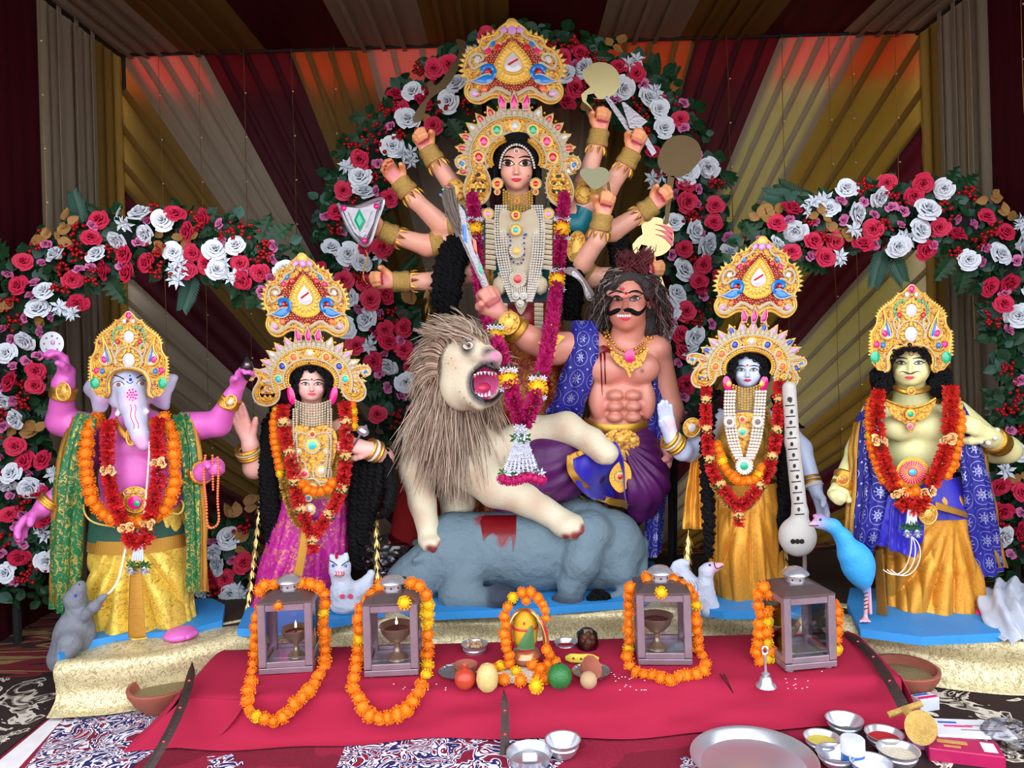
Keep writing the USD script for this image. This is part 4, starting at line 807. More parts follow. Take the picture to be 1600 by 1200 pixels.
    for i, (dx, m_) in enumerate(((0, 'gem_pink'), (-1, 'gem_pink'), (1, 'gem_pink'))):
        w = hw * .1; x, y = cx + dx * w * 2.1, y0 - hw * .02; b = np.array([(x - w * .6 + dx * w * .2, y + w * 2.2), (x - w * .9 + dx * w * .3, y + w * .6), (x + dx * w * .9, y - w * 1.9), (x + w * .9 + dx * w * .3, y + w * .6), (x + w * .6 + dx * w * .2, y + w * 2.2)])
        e = c.gem(b + [0, -w * .4], 'cream_cord', .018, .004, 'lotus_petal'); c.gem((b - b.mean(0)) * .74 + b.mean(0) + [0, -w * .4], m_, .0225, .005, 'lotus_stone', e)
    if wing:
        for s, (wx, wy, w, h) in zip((-1, 1), wing): paisley(c, wx, wy, w, h, s)
    return c
def paisley(c, x, y, w, h, s, z=.0, stone='gem_blue'):
    """open paisley wing beside the head; s = side"""
    P_ = [(0, 1), (.45, .85), (.62, .45), (.55, .05), (.35, -.3), (.3, -.6), (.55, -.75), (.7, -.5), (.95, -.62), (.9, -.95), (.45, -1.05), (-.05, -.85), (-.45, -.45), (-.65, .1), (-.55, .65), (-.3, .92)]
    q = lambda a: np.array([(x + s * px * w * .5 * 1.0, y + py * h * .5) for px, py in a]); out = curve(q(P_), 48, True); c.plate(out, 'gilt', z, .01, 'wing_plate', holes=[oval(x - s * .03 * w + s * dx * w, y + dy * h, w * .07, w * .055, n=8) for dx, dy in ((-.12, .02), (.1, .02), (-.02, .2), (.0, -.12), (-.12, .2), (.12, .2))])
    c.cord(np.vstack([out, out[:1]])[::2], 1.5, 'cream_cord', z + .012, 'wing_cord'); c.beads((out - [x, y]) * .84 + [x, y], 1.5, 'gold_soft', z + .012)
    fl = oval(x - s * .03 * w, y + h * .14, w * .2, w * .2, n=12); c.cord(np.vstack([fl, fl[:1]]), 1.2, 'gold', z + .014, 'rosette_cord')
    for a in range(6): c.gem(oval(x - s * .03 * w + w * .11 * math.cos(a * 1.05), y + h * .14 + w * .11 * math.sin(a * 1.05), w * .05, w * .035, -60 * a, n=6), 'gold_soft', z + .011, .005, 'rosette_petal')
    c.gem(q([(.6, -.45), (.88, -.62), (.84, -.86), (.55, -.82), (.48, -.66)]), 'gem_white', z + .01, .004, 'wing_stone'); c.gem(q([(.62, -.58), (.8, -.68), (.76, -.8), (.6, -.76)]), stone, z + .015, .005, 'wing_stone')
    edge_petals(c, out[24:44], 14, 4.2, 4.5, 'gold_soft', z + .004, 'edge_petal')
def helmet_crown(S, label, cx, yt, yb, hw, lean=0., dd=0., face_top=0, face_w=0, flap=0, blue='gem_blue'):
    """pointed crown with ear flaps: tip yt, flap bottoms yb, half width hw; opening over the face"""
    c = Crown(S, 'crown', label, cx, yb, lean, 'pointed crowns', dd); Hh = yb - yt; Q = lambda x, y: (cx + x * hw, yb - y * Hh)
    R = [(.97, .18), (1.0, .34), (.98, .47), (.88, .55), (.84, .66), (.7, .74), (.6, .77), (.44, .83), (.38, .88), (.2, .93), (.13, .97), (0, 1.0)]
    op = [(cx + face_w * x, face_top + (yb - face_top) * y) for x, y in ((1.05, .82), (1.08, .55), (1.0, .3), (.75, .1), (.4, .01), (0, -.02))]
    right = [Q(.62, .0), Q(.84, .02), Q(.97, .1)] + [Q(*r) for r in R]; left = [(2 * cx - x, y) for x, y in right]; opl = [(2 * cx - x, y) for x, y in op]
    out = right + left[::-1][1:] + opl[:-1] + op[::-1]
    c.plate(out, 'gilt', 0, .016, 'crown_plate'); c.cord(right[2:] + left[::-1][1:-2], 1.6, 'gold_soft', .014, 'edge_cord')
    filigree(c, out, 4., .0165, 3)
    rim = right[:1] + op + opl[::-1][1:] + left[:1]; c.cord(rim, 2.6, 'gold', .02, 'rim_cord'); c.cord(np.array(rim) * [1, 1] + (np.array(rim) - [cx, face_top + 30]) * .07, 1.6, 'cream_cord', .02, 'rim_cord')
    edge_petals(c, [Q(1.0, .2), Q(1.0, .34), Q(.98, .47)], 8, 5, 6, 'gold_soft', .012, out=1); edge_petals(c, [Q(-1.0, .2), Q(-1.0, .34), Q(-.98, .47)], 8, 5, 6, 'gold_soft', .012, out=-1)
    for s in (-1, 1):
        edge_petals(c, [Q(s * .84, .64), Q(s * .7, .74), Q(s * .46, .82), Q(s * .3, .9)], 12, 5, 6, 'gold_soft', .012, out=s)
        q = lambda x, y: Q(s * x, y)
        w_ = np.array([q(.7, .72), q(.58, .6), q(.47, .48), q(.47, .41), q(.56, .38), q(.72, .4), q(.78, .47), q(.7, .53), q(.66, .62)]); w_ = curve(w_, 22, True)
        e = c.gem(w_, 'gem_white', .016, .003, 'paisley_felt'); c.cord(np.vstack([w_, w_[:1]]), 1.5, 'gold_soft', .021, 'paisley_cord')
        c.gem(np.array([q(.66, .66), q(.6, .56), q(.53, .47), q(.52, .42), q(.57, .42), q(.61, .5)]), blue, .02, .005, 'paisley_stone'); c.gem(oval(*q(.66, .45), hw * .065, Hh * .042, 20 * s, n=10), 'gem_pink', .02, .006, 'paisley_stone')
        for x, y, m_, rr in ((.9, .17, 'gem_green', .12), (.86, .32, 'gem_pink', .07), (.7, .31, blue, .06), (.3, .66, 'gem_red', .06), (.12, .9, 'gem_white', .06)):
            c.gem(oval(*q(x, y), hw * rr, hw * rr * 1.25, 0, n=12), m_, .017, .007)
        c.cord([q(.5, .3), q(.6, .25), q(.76, .25), q(.84, .3), q(.92, .4), q(.9, .48), q(.8, .52)], 1.3, 'gold', .018, 'scroll_cord'); c.cord([q(.36, .52), q(.3, .58), q(.36, .64), q(.44, .6), q(.42, .52), q(.34, .44), q(.34, .38)], 1.4, 'cream_cord', .018, 'scroll_cord')
        for i in range(7): c.gem(oval(*q(.2 + .22 * math.sin(i * .42), .73 + .12 * math.cos(i * .42) * 1.0 - .02), 2.2, 3.2, 0, n=6), 'gem_green', .016, .004, 'seed_stone')
    for (yy, rr, k) in ((.715, .24, 14), (.44, .27, 12)):
        cx_, cy_ = Q(0, yy); 
        for i in range(k):
            if yy < .5 and math.sin(2 * math.pi * i / k) > .55: continue
            a = 2 * math.pi * i / k; c.gem(oval(cx_ + hw * rr * .82 * math.cos(a), cy_ + hw * rr * .95 * math.sin(a), hw * .085, hw * .045, -math.degrees(a), n=8), 'gold_soft', .017, .006, 'rosette_petal')
        e = c.gem(oval(cx_, cy_, hw * rr * .6, hw * rr * .7, n=14), 'gem_white', .017, .006, 'rosette_stone')
    arch = np.array([Q(-.36, .4), Q(-.33, .5), Q(-.18, .575), Q(0, .6), Q(.18, .575), Q(.33, .5), Q(.36, .4)]); c.cord(arch, 1.5, 'cream_cord', .018, 'arch_cord')
    b = c.gem(oval(*Q(0, .97), hw * .12, Hh * .055, n=10, tear=.0), 'cream_cord', .012, .006, 'finial'); c.gem(oval(*Q(0, .97), hw * .075, Hh * .04, n=10), 'gem_pink', .018, .006, 'finial_stone', b)
    return c
# ------------------------------------------------------------------ the elephant-headed figure (left) and its mouse
PINK, PWHITE = '#cf62b4', '#b6b9d2'
S = Frame(3.42); B = Body(S, .03)
g_ = thing('elephant_headed_statue', 'pink four-armed statue with a white elephant head, gold dhoti and green shawl', 'statue', S(215, 985, .0))
m = S.r
B.ell((218, 690, .02), (62, 46, 52), PINK).ell((218, 745, -.01), (58, 52, 60), PINK).ell((222, 790, 0), (66, 56, 40), PINK)
for s in (-1, 1): B.ell((222 + s * 26, 700, -.09), (28, 18, 20), PINK)
B.limb([(203, 660, .02), (204, 630, .02)], [26, 26], PINK)
B.limb([(140, 672, .04), (96, 658, .02)], [27, 21], PINK); B.limb([(96, 658, .02), (99, 600, -.04), (104, 582, -.04)], [21, 15, 13], PINK, .02)
B.limb([(292, 668, .04), (340, 662, .02)], [25, 20], PINK); B.limb([(340, 662, .02), (362, 622, -.03), (370, 606, -.04)], [20, 13, 11], PINK, .02)
B.limb([(275, 690, .06), (296, 745, -.0)], [22, 18], PINK); B.limb([(296, 745, -.0), (318, 738, -.12), (322, 732, -.14)], [17, 13, 12], PINK, .02)
B.limb([(150, 690, .06), (112, 760, .0)], [24, 19], PINK); B.limb([(112, 760, 0), (72, 790, -.06), (66, 796, -.07)], [18, 14, 13], PINK, .02)
hand(B, (103, 588, -.04), (94, 545, -.06), (-.6, -.8, .1), 56, PINK, curl=(35, 45, 30), thumb=-1, nail=None, tcurl=(20, 25), r=5.2)
hand(B, (370, 606, -.04), (384, 575, -.06), (.7, -.6, .1), 50, PINK, curl=(30, 40, 30), thumb=1, nail=None, r=5)
hand(B, (321, 734, -.13), (352, 722, -.15), (.1, -.8, -.7), 48, PINK, curl=(70, 75, 50), thumb=1, nail=None, r=5.6)
hand(B, (68, 795, -.07), (34, 820, -.12), (.5, -.3, -.8), 58, PINK, curl=(22, 28, 18), thumb=-1, nail='#d8456a', r=5.6)
B.ell((282, 990, -.17), (24, 24, 9), PINK)
for k in range(4): B.ell((294 + k * 4, 995 - k * 2, -.24 + k * .012), (4, 5, 4), PINK, .008)
hd = -.03
B.ell((203, 600, hd), (34, 36, 42), PWHITE, .04).ell((203, 578, hd - .01), (27, 24, 20), PWHITE, .04)
for s in (-1, 1): B.ell((203 + s * 16, 622, hd - .06), (15, 14, 17), PWHITE, .03)
B.limb([(204, 606, hd - .09), (207, 632, hd - .125), (213, 658, hd - .14), (220, 680, hd - .15), (225, 694, hd - .16)], [19, 17, 13.5, 11.5, 10], PWHITE, .03)
B.limb([(190, 640, hd - .09), (184, 647, hd - .13)], [6, 4], '#ece6e0', .01); B.limb([(220, 638, hd - .09), (229, 643, hd - .13)], [6, 4], '#ece6e0', .01)
for s, pts in ((-1, [(178, 600), (158, 590), (150, 612), (160, 640), (170, 622)]), (1, [(232, 600), (252, 588), (260, 606), (254, 630), (240, 620)])):
    c_ = np.array(pts, float)
    for (x, y, rx, rz) in (((152, 606, 20, 20), (158, 628, 13, 18), (168, 606, 16, 18)) if s < 0 else ((256, 600, 18, 18), (250, 622, 14, 16), (242, 604, 14, 18))): B.ell((x, y, .02), (rx, 4.5, rz), PWHITE, .02)
    B.cap(S(138 if s < 0 else 273, 608 if s < 0 else 590, .03), S(152 if s < 0 else 258, 608 if s < 0 else 600, .02), m(4), m(9), PWHITE, .03); B.cap(S(152 if s < 0 else 260, 645 if s < 0 else 636, .03), S(158 if s < 0 else 254, 625 if s < 0 else 616, .02), m(4), m(9), PWHITE, .03)
    B.spot((165 if s < 0 else 244, 618, .0), 24, '#ee9ad8', .7, 1.)
B.spot((204, 622, hd - .17), 17, '#e89ac8', .6, 1.); B.spot((221, 690, hd - .19), 16, '#e48ad0', .7, 1.); B.spot((186, 632, hd - .12), 12, '#ec9ad8', .6, 1.); B.spot((226, 630, hd - .1), 12, '#ec9ad8', .6, 1.)
B.spot((222, 722, -.2), 40, '#ee5ab8', .45, 1.)
mm, cc = B.mesh(.0055); bd = part(g_, 'body', mm, 'paint', True, col=cc)
GB = B
# painted features
for s, ex in ((-1, 185), (1, 222)):
    ey = 601 if s < 0 else 599; gq = np.linspace(-1, 1, 9)
    e = part(bd, 'eye', B.decal(np.vstack([np.c_[ex + gq * 8, ey - 4.6 * (1 - gq ** 2)], np.c_[ex + gq[::-1] * 8, ey + 4 * (1 - gq ** 2)][1:-1]]), .001, 3), 'eye_white', True)
    part(bd, 'iris', cat([B.decal(oval(ex, ey, 3.6, 3.6, n=10), .002, 3), B.line([(ex - 9, ey + 1), (ex - 4, ey - 4), (ex + 3, ey - 4.6), (ex + 9, ey)], .8)]), 'ink_soft', True)
    part(bd, 'eyebrow', B.line([(ex - s * 9, ey - 8), (ex, ey - 13), (ex + s * 10, ey - 14), (ex + s * 14, ey - 10)][::s], .8), 'ink')
part(bd, 'forehead_mark', cat([B.line([(198, 596), (203, 599), (208, 596)], .7), B.decal(oval(204, 593, 2.6, 2.6, n=10), .0015, 3), B.decal(oval(203, 587, 1.4, 1.4, n=8), .0015, 3)]), 'gem_deep')
dots = [B.decal(oval(206 + r_ * math.cos(a), 617 + r_ * 1.15 * math.sin(a), 1.5, 1.5, n=6), .0016, 3) for r_, k in ((0, 1), (4, 6), (7.5, 9)) for a in np.linspace(0, 6.28, k + 1)[:-1]]
tl = [B.line([(x0 + dx, 632), (x0 + dx + 2, 642), (x0 + dx + 1, 650), (x0 + dx + 5, 660), (x0 + dx + 6, 670)], .6) for x0, dx in ((206, -3), (206, 4))]
part(bd, 'trunk_pattern', cat(dots + tl), 'gem_pink')
# dhoti, cummerbund, shawl
motif('gold_print', '#efcc52', '#8a6418', 48., 'vine', .56, .3, .3, .1, .5, .2, .018); motif('gold_border', '#d9a93c', '#8a4f14', 55., 'bars', .45, .3, .7, .3, .4, .3, wobble=3.); motif('green_brocade', '#0a6b3c', '#d2b458', 34., 'vine', .56, .45, 0., .5, .35, .2, .03); plain('green_cloth', '#1d4d3c', .6, bump=.3)
sk, uv = skirt(S, [(775, 62, 0), (800, 72, .0), (860, 76, -.0), (930, 76, -.02), (985, 80, -.03)], [(775, 220), (860, 220), (985, 224)], 20, .03, 260, 60, .72, seed=3, rad_=(226, 812, 11, .055)); dh = part(g_, 'dhoti', sk, 'gold_print', True, uv=uv)
bo, uv = skirt(S, [(976, 80, -.03), (998, 82, -.03)], [(976, 224), (998, 224)], 20, .03, 260, 8, .73, seed=3, rad_=(226, 812, 11, .055)); part(dh, 'hem_border', bo, 'gold_border', True, uv=uv[:, ::-1])
cloth(dh, 'front_pleat', 'gold_border', [[S(204, 885, -.27), S(213, 884, -.274), S(222, 886, -.27)], [S(201, 940, -.28), S(212, 940, -.284), S(224, 940, -.28)], [S(200, 996, -.285), S(214, 998, -.289), S(228, 996, -.285)]], nu=8, nv=20, th=.004)
cb, uv = skirt(S, [(780, 66, 0), (812, 74, 0), (836, 76, -.005)], [(780, 219), (836, 219)], 5, .02, 90, 14, .74); part(g_, 'cummerbund', cb, 'green_cloth', True, uv=uv)
cb, uv = skirt(S, [(832, 76, -.005), (852, 77, -.01)], [(832, 219), (852, 219)], 5, .02, 90, 6, .74); part(g_, 'waist_border', cb, 'gold_border', True, uv=uv[:, ::-1])
for nm, xs in (('left', [[(110, 652, .02), (128, 645, -.02), (150, 655, -.06)], [(92, 720, -.04), (116, 715, -.12), (140, 722, -.12)], [(84, 800, -.05), (106, 800, -.13), (132, 808, -.1)], [(80, 890, -.04), (104, 895, -.12), (128, 895, -.06)], [(80, 948, -.02), (100, 962, -.1), (112, 966, -.04)]]),
               ('right', [[(268, 652, -.06), (284, 645, -.02), (306, 656, .02)], [(280, 720, -.12), (298, 715, -.12), (314, 722, -.04)], [(288, 800, -.1), (304, 800, -.13), (320, 806, -.06)], [(292, 870, -.08), (306, 872, -.12), (322, 876, -.06)], [(294, 925, -.06), (308, 926, -.1), (323, 925, -.05)]])):
    R_ws = [[S(*q) for q in r] for r in xs]; sh = cloth(g_, 'shawl', 'green_brocade', R_ws, nu=40, nv=60, fold=.010, nf=3.5, th=.004, wr=.012, seed=4)
    o = 0 if nm == 'left' else 2; dx = 1 if nm == 'left' else -1
    cloth(sh, 'shawl_border', 'gold_border', [[S(r[o][0] - dx * 2, r[o][1], r[o][2] - .022), S(r[o][0] + dx * 5, r[o][1] - 1, r[o][2] - .045), S(r[o][0] + dx * 12, r[o][1], r[o][2] - .05)] for r in xs], nu=10, nv=70, fold=.003, nf=1.5, th=.003, wr=.008)
# ornaments
for a, b, r in (((101, 604, -.04), (98, 622, -.03), 17), ((363, 620, -.03), (355, 636, -.025), 15), ((306, 742, -.06), (316, 738, -.11), 17), ((84, 780, -.05), (74, 790, -.06), 17)):
    k = part(g_, 'bracelet', B.ring(a, b, r, 0, .006), 'gold')
def badge(parent, S, x, y, dd, w, h, gem_='gem_pink', ang=0, nm='armlet'):
    k = part(parent, nm, gem(S, oval(x, y, w, h, ang, 16), dd, .008), 'gilt', 30); part(k, 'stone', gem(S, oval(x, y, w * .45, h * .45, ang, 10), dd - .008, .005), gem_, 30); part(k, 'rim', cord(S, np.vstack([oval(x, y, w, h, ang, 16)] * 1 + [oval(x, y, w, h, ang, 16)[:1]]), dd - .004, 1.2, 32), 'gold_soft'); return k
badge(g_, S, 99, 612, -.1, 11, 14, 'gold_soft'); badge(g_, S, 360, 628, -.08, 9, 11, 'gem_white', 30)
nk = [(182, 655), (190, 672), (205, 682), (221, 676), (232, 655)]; L_ = np.array([(180, 655, -.12), (188, 672, -.16), (205, 684, -.18), (222, 676, -.17), (234, 655, -.12)])
part(g_, 'necklace', tube(S(*curve(L_, 24).T), m(5), 8, flat=.5), 'gold'); badge(g_, S, 205, 682, L_[2][2] - .01, 8, 14, 'gem_red', nm='pendant')
k = badge(g_, S, 211, 785, -.18, 26, 24, 'gem_pink', nm='belt_medallion'); part(k, 'bead_ring', strand(S, oval(211, 785, 18, 16, 0, 24), -.192, 1.6), 'gold_soft', kind='stuff'); part(k, 'centre_stone', gem(S, oval(214, 787, 5, 5), -.195, .004), 'gem_green')
for x in (199, 221): badge(g_, S, x, 770, -.185, 6, 5, 'gem_lilac', nm='belt_stud')
thr = [(234, 690, -.2), (233, 715, -.2), (231, 745, -.19), (229, 770, -.19)]; part(g_, 'sacred_thread', cord(S, np.vstack([thr, [(226, 800, -.2), (214, 830, -.22), (200, 850, -.26), (190, 890, -.27), (175, 922, -.28), (158, 934, -.28)]]), 1.7, 60), 'thread')
part(g_, 'yellow_cord', cord(S, [(132, 785, -.1), (132, 800, -.16), (140, 812, -.18), (160, 820, -.2), (180, 824, -.21)], 1.4, 40), 'gold_thread'); part(g_, 'yellow_cord', cord(S, [(283, 782, -.12), (286, 795, -.14), (278, 803, -.16), (266, 798, -.18), (276, 784, -.16)], 1.4, 40), 'gold_thread')
helmet_crown(S, 'pointed gold crown with green ear stones on the white elephant head', 201, 489, 621, 59, dd=-.125, face_top=577, face_w=29)
# garlands
t = thing('marigold_garland', 'orange marigold garland around the neck of the elephant-headed statue', 'garland', S(215, 700, -.1))
mp = np.vstack([lay(B, [(160, 650), (146, 662)], .03)[:, :], [(136, 690, -.17), (134, 730, -.19), (140, 765, -.19), (152, 792, -.2), (178, 812, -.22), (215, 816, -.225), (250, 802, -.2), (266, 778, -.2), (273, 740, -.19), (272, 700, -.18), (266, 668, -.12), (252, 648, -.09)]])
marigolds(t, S, mp, 11.5, .12, 1.25)
t = thing('red_petal_garland', 'thick red petal garland with cream roses on the pink elephant-headed statue', 'garland', S(215, 700, -.2), 'red petal garlands')
gp = [(170, 660, -.17), (168, 690, -.2), (169, 735, -.21), (178, 780, -.23), (192, 815, -.25), (206, 838, -.265)]; petal_rope(t, S, gp, 11.5, [.4, .92], 'petal_red', j_cream, 1)
gp = [(248, 655, -.17), (246, 690, -.2), (248, 720, -.21), (243, 770, -.23), (236, 800, -.245), (226, 836, -.265)]; petal_rope(t, S, gp, 11.5, [.37, .9], 'petal_red', j_cream, 2)
part(t, 'petal_section', ruffles(S([200, 216, 232], [838, 850, 836], [-.27, -.275, -.27]), m(12), 5), 'petal_red', False)
part(t, 'jasmine_tassel', cat([cord(S, [(212 + i * 2.4, 850, -.28), (207 + i * 4, 876, -.285)], 1.6, 6) for i in range(5)]), 'jasmine'); part(t, 'tassel_leaves', cat([place(STAR[0], S(x, 882, -.285), jit(FRONT, .6), i, m(8)) for i, x in enumerate((204, 211, 218, 225, 230))]), 'leaf_green', False)
for x in (205, 226): part(t, 'tassel_flower', place(ROSE_S[0], S(x, 890, -.29), (0, -.5, -.8), 0, m(9)), 'jasmine', 40)
# held things
t = thing('ritual_disc', 'thin silver disc held up in the pink upper left hand', 'disc', S(81, 537, -.09)); part(t, 'disc', plate(S, oval(81, 537, 19, 19, n=32), -.09, .004), 'steel', False); part(t, 'hub', gem(S, oval(82, 535, 3, 4), -.094, .006), 'gem_lilac'); part(t, 'studs', cat([gem(S, oval(81 + 12 * math.cos(a), 537 + 12 * math.sin(a), 1.6, 1.6, n=6), -.094, .002) for a in np.linspace(0, 6.28, 9)[:-1]]), 'silver')
t = thing('conch', 'dark shiny conch in the pink upper right hand', 'conch', S(388, 575, -.09)); part(t, 'shell', lathe([(.001, -.05), (.012, -.04), (.025, -.01), (.03, .012), (.022, .03), (.014, .04), (.006, .055), (.001, .06)], 16, S(386, 578, -.085)), 'ink'); part(t, 'bead', ball(S(386, 570, -.125), m(5), 1), 'silver')
t = thing('prayer_beads', 'orange prayer bead loop hanging from the pink lower right hand', 'prayer beads', S(332, 715, -.16)); part(t, 'bead_strand', strand(S, [(321, 712), (319, 730), (320, 765), (323, 800), (330, 825), (336, 823), (341, 795), (341, 750), (340, 715)], -.19, 2.1), 'gem_orange'); part(t, 'bead_tail', strand(S, [(332, 712), (333, 765)], -.19, 1.9), 'gem_orange')
# mouse
GREY = '#6c7078'; Sm = Frame(3.17); M_ = Body(Sm, .03); t = thing('mouse_statue', 'grey clay mouse statue raising its snout and paw on the left platform end', 'statue', Sm(120, 1020))
M_.limb([(105, 1025, .02), (116, 985, 0), (122, 955, 0)], [28, 26, 17], GREY).limb([(122, 955, 0), (118, 935, -.01), (124, 918, -.02), (126, 914, -.02)], [15, 15, 9, 5], GREY, .02).limb([(132, 962, -.03), (148, 948, -.04), (160, 934, -.045)], [9, 7.5, 6], GREY, .02).limb([(110, 1005, -.08), (98, 1030, -.1)], [18, 12], GREY).limb([(132, 1000, 0), (135, 990, .01)], [14, 12], GREY)
for dx in (-4, 0, 4): M_.limb([(160 + dx * .6, 936, -.045), (164 + dx, 929, -.05)], [2.4, 1.8], GREY, .004)
for s in (-1, 1): M_.ell((118 + s * 6, 930, .02), (5, 3, 6), GREY, .01)
mm, cc = M_.mesh(.006, noise=(.004, 30)); bd = part(t, 'body', mm, 'clay', True, col=cc); part(bd, 'eye', M_.decal(oval(118, 931, 2.6, 2.6, n=8), .002, 3), 'gem_deep'); part(bd, 'nostril', M_.decal(oval(124, 913, 1.5, 1.5, n=8), .002, 3), 'ink')
# ------------------------------------------------------------------ the two goddess figures and the figure with the peacock
motif('magenta_silk', '#b4068a', '#d49a3a', 34., 'vine', .57, .42, 0., .5, .35, .25, .02); motif('gold_satin', '#dc9a30', '#b06c14', 70., 'vine', .54, .28, .45, .5, .4, .2, .02); plain('gold_blouse', '#c9942f', .4, .4, bump=.3)
motif('blue_velvet', '#0d0d7c', '#9aa0c4', 10., 'rings', .5, .6, 0., .5, .3, .1); plain('blue_satin', '#1c10a8', .45, var=.15, sheen_weight=.3); motif('gold_lace', '#d8ad44', '#7c4a12', 60., 'bars', .5, .35, .7, .3, .4, .4, wobble=4.)
plain('tinsel', '#c9ad6a', .28, .9, var=.25, scale=60.); plain('braid_gold', '#d9b052', .4, .5, var=.3, scale=120., bump=.6, bscale=400.); plain('stone_white', '#d8dae2', .55, var=.06, bump=.15, bscale=90)
def open_arc(c, r): return oval(*c, r, r)
def tassel(name, label, S, pts, n=11, w=11, group='gold tinsel tassel strings'):
    """string of stacked tinsel bells"""
    t = thing(name, label, 'tassel', S(*pts[0]), group); p = curve(np.array(pts, float), n * 2 + 1); part(t, 'string', cord(S, np.array(pts, float), .8, 30), 'tinsel'); rng = np.random.default_rng(n)
    for i in range(n):
        q = p[i * 2 + 1]; ms = []
        for k in range(14):
            a = 2 * math.pi * k / 14 + rng.uniform(-.2, .2); o = S(*q); e = o + np.array([math.cos(a) * S.r(w * .75 * rng.uniform(.7, 1.1)), math.sin(a) * S.r(w * .75), -S.r(w * rng.uniform(1.2, 1.7))]); s_ = np.array([-math.sin(a), math.cos(a), 0]) * S.r(w * .2)
            ms.append(TM([o, (o + e) / 2 + s_, e, (o + e) / 2 - s_], [[0, 1, 2], [0, 2, 3]]))
        part(t, 'tinsel_tuft', cat(ms), 'tinsel', False)
def bangles(parent, B, a, b, r, mts=('gold', 'cream_cord', 'gold')):
    A, Bq = np.array(a, float), np.array(b, float)
    for i, mt in enumerate(mts):
        t = (i + .5) / len(mts); q = A + (Bq - A) * t; w = B.S(*q); ax = unit(B.S(*b) - B.S(*a)); u = unit(np.cross(ax, [.3, .9, .1])); v = np.cross(ax, u); g = np.linspace(0, 2 * math.pi, 25)[:-1]; rr = B.S.r(r)
        part(parent, 'bangle', tube(w + rr * (np.cos(g)[:, None] * u + np.sin(g)[:, None] * v), B.S.r(r * .2), 6, True), mt)
def medallion(parent, S, x, y, dd, r, stones, nm='pendant', pts=14):
    k = part(parent, nm, gem(S, oval(x, y, r, r, n=20), dd, .006), stones[0], 30)
    for i in range(pts): a = 2 * math.pi * i / pts; part(k, 'rim_bead', ball(S(x + r * .95 * math.cos(a), y + r * .95 * math.sin(a), dd - .003), S.r(r * .17), 0), stones[1], True) if r > 14 else None
    if r <= 14: part(k, 'rim_beads', strand(S, oval(x, y, r * .95, r * .95, n=16), dd - .003, r * .15), stones[1], kind='stuff')
    part(k, 'stone', gem(S, oval(x, y, r * .5, r * .5, n=12), dd - .006, .006), stones[2], 30); return k
def arms_hair(parent, S, locks, r, seed=0, wave=.5):
    for i, l in enumerate(locks): part(parent, 'hair_lock', lock(S, l, r * 1.1, wave * 1.5, 2.6, seed + i, 8, 5), 'black_hair', True)

# ---- magenta sari, left
S = Frame(3.62); m = S.r; B = Body(S, .025); SK = '#e8b0a2'
lk = thing('goddess_statue', 'fair goddess statue in a magenta and gold sari with one palm raised', 'statue', S(485, 950))
head(B, 487, 602, 45, 46, SK, -.03, blush='#e88f98'); B.limb([(487, 622, .0), (488, 660, .03)], [15, 17], SK)
B.ell((489, 690, .03), (50, 36, 34), '#c9942f').ell((489, 740, .02), (42, 36, 56), '#c9942f').ell((488, 800, .02), (52, 42, 34), '#a3047a')
for s in (-1, 1): B.ell((489 + s * 20, 712, -.06), (20, 18, 20), '#c9942f')
B.limb([(446, 672, .04), (408, 728, .03)], [19, 16], SK); B.limb([(408, 728, .03), (398, 730, .0), (391, 694, -.05), (390, 688, -.05)], [16, 17, 12, 10], SK, .02)
B.limb([(534, 672, .04), (598, 716, .02)], [19, 17], SK); B.limb([(598, 716, .02), (582, 704, -.09), (578, 702, -.11)], [16, 12, 11], SK, .02)
hand(B, (390, 690, -.05), (369, 640, -.08), (.25, -1, .1), 62, SK, curl=(6, 8, 6), thumb=-1, spread=7, nail='#c82040', thumb_out=35, tcurl=(5, 5), r=4.6)
hand(B, (580, 703, -.105), (540, 692, -.16), (.2, .9, -.4), 52, SK, curl=(14, 14, 10), thumb=-1, spread=6, nail='#c82040', r=4.8)
B.spot((383, 660, -.1), 22, '#f0907c', .5, 1.); mm, cc = B.mesh(.0055); bd = part(lk, 'body', mm, 'paint', True, col=cc)
face(B, bd, 487, 602, 45, 46, 'ink_soft', 'lip', wide=.21)
hair_o = [(452, 612), (450, 590), (458, 576), (474, 568), (490, 566), (506, 570), (518, 580), (522, 598), (520, 614), (511, 612), (510, 596), (504, 584), (490, 577), (474, 580), (465, 592), (464, 612)]
hb = Body(S, .02); hb.ell((487, 596, .03), (34, 26, 31), '#0c0b0e'); 
for i, (x, y) in enumerate(curve(np.array([(458, 618), (457, 598), (465, 582), (480, 574), (496, 574), (508, 582), (515, 598), (516, 618)]), 12)): hb.ell((x, y, -.045), (6.5, 10, 6.5), '#0c0b0e', .015)
mm, cc = hb.mesh(.006); hr = part(lk, 'hair', mm, 'black_hair', True); part(hr, 'hair_curls', curls(S, hair_o, 3., 90, 1, -.085), 'black_hair', True)
arms_hair(lk, S, [[(432 - 6 * i, 640 + 8 * i, .06 - .02 * i), (424 - 5 * i, 720, -.04), (428 - 7 * i, 800, -.05), (424 - 6 * i, 868 - 20 * i, -.02)] for i in range(3)] + [[(548 + 8 * i, 640 + 10 * i, .05), (556 + 12 * i, 720, -.03), (552 + 9 * i, 810, -.05), (560 + 5 * i, 890 - 20 * i, -.02)] for i in range(5)], 9, 5)
sk, uv = skirt(S, [(775, 50, .02), (800, 58, .02), (860, 64, .01), (955, 74, -.0)], [(775, 490), (860, 478), (955, 463)], 22, .05, 260, 60, .72, seed=8, rad_=(500, 790, 13, .03)); sr = part(lk, 'sari', sk, 'magenta_silk', True, uv=uv)
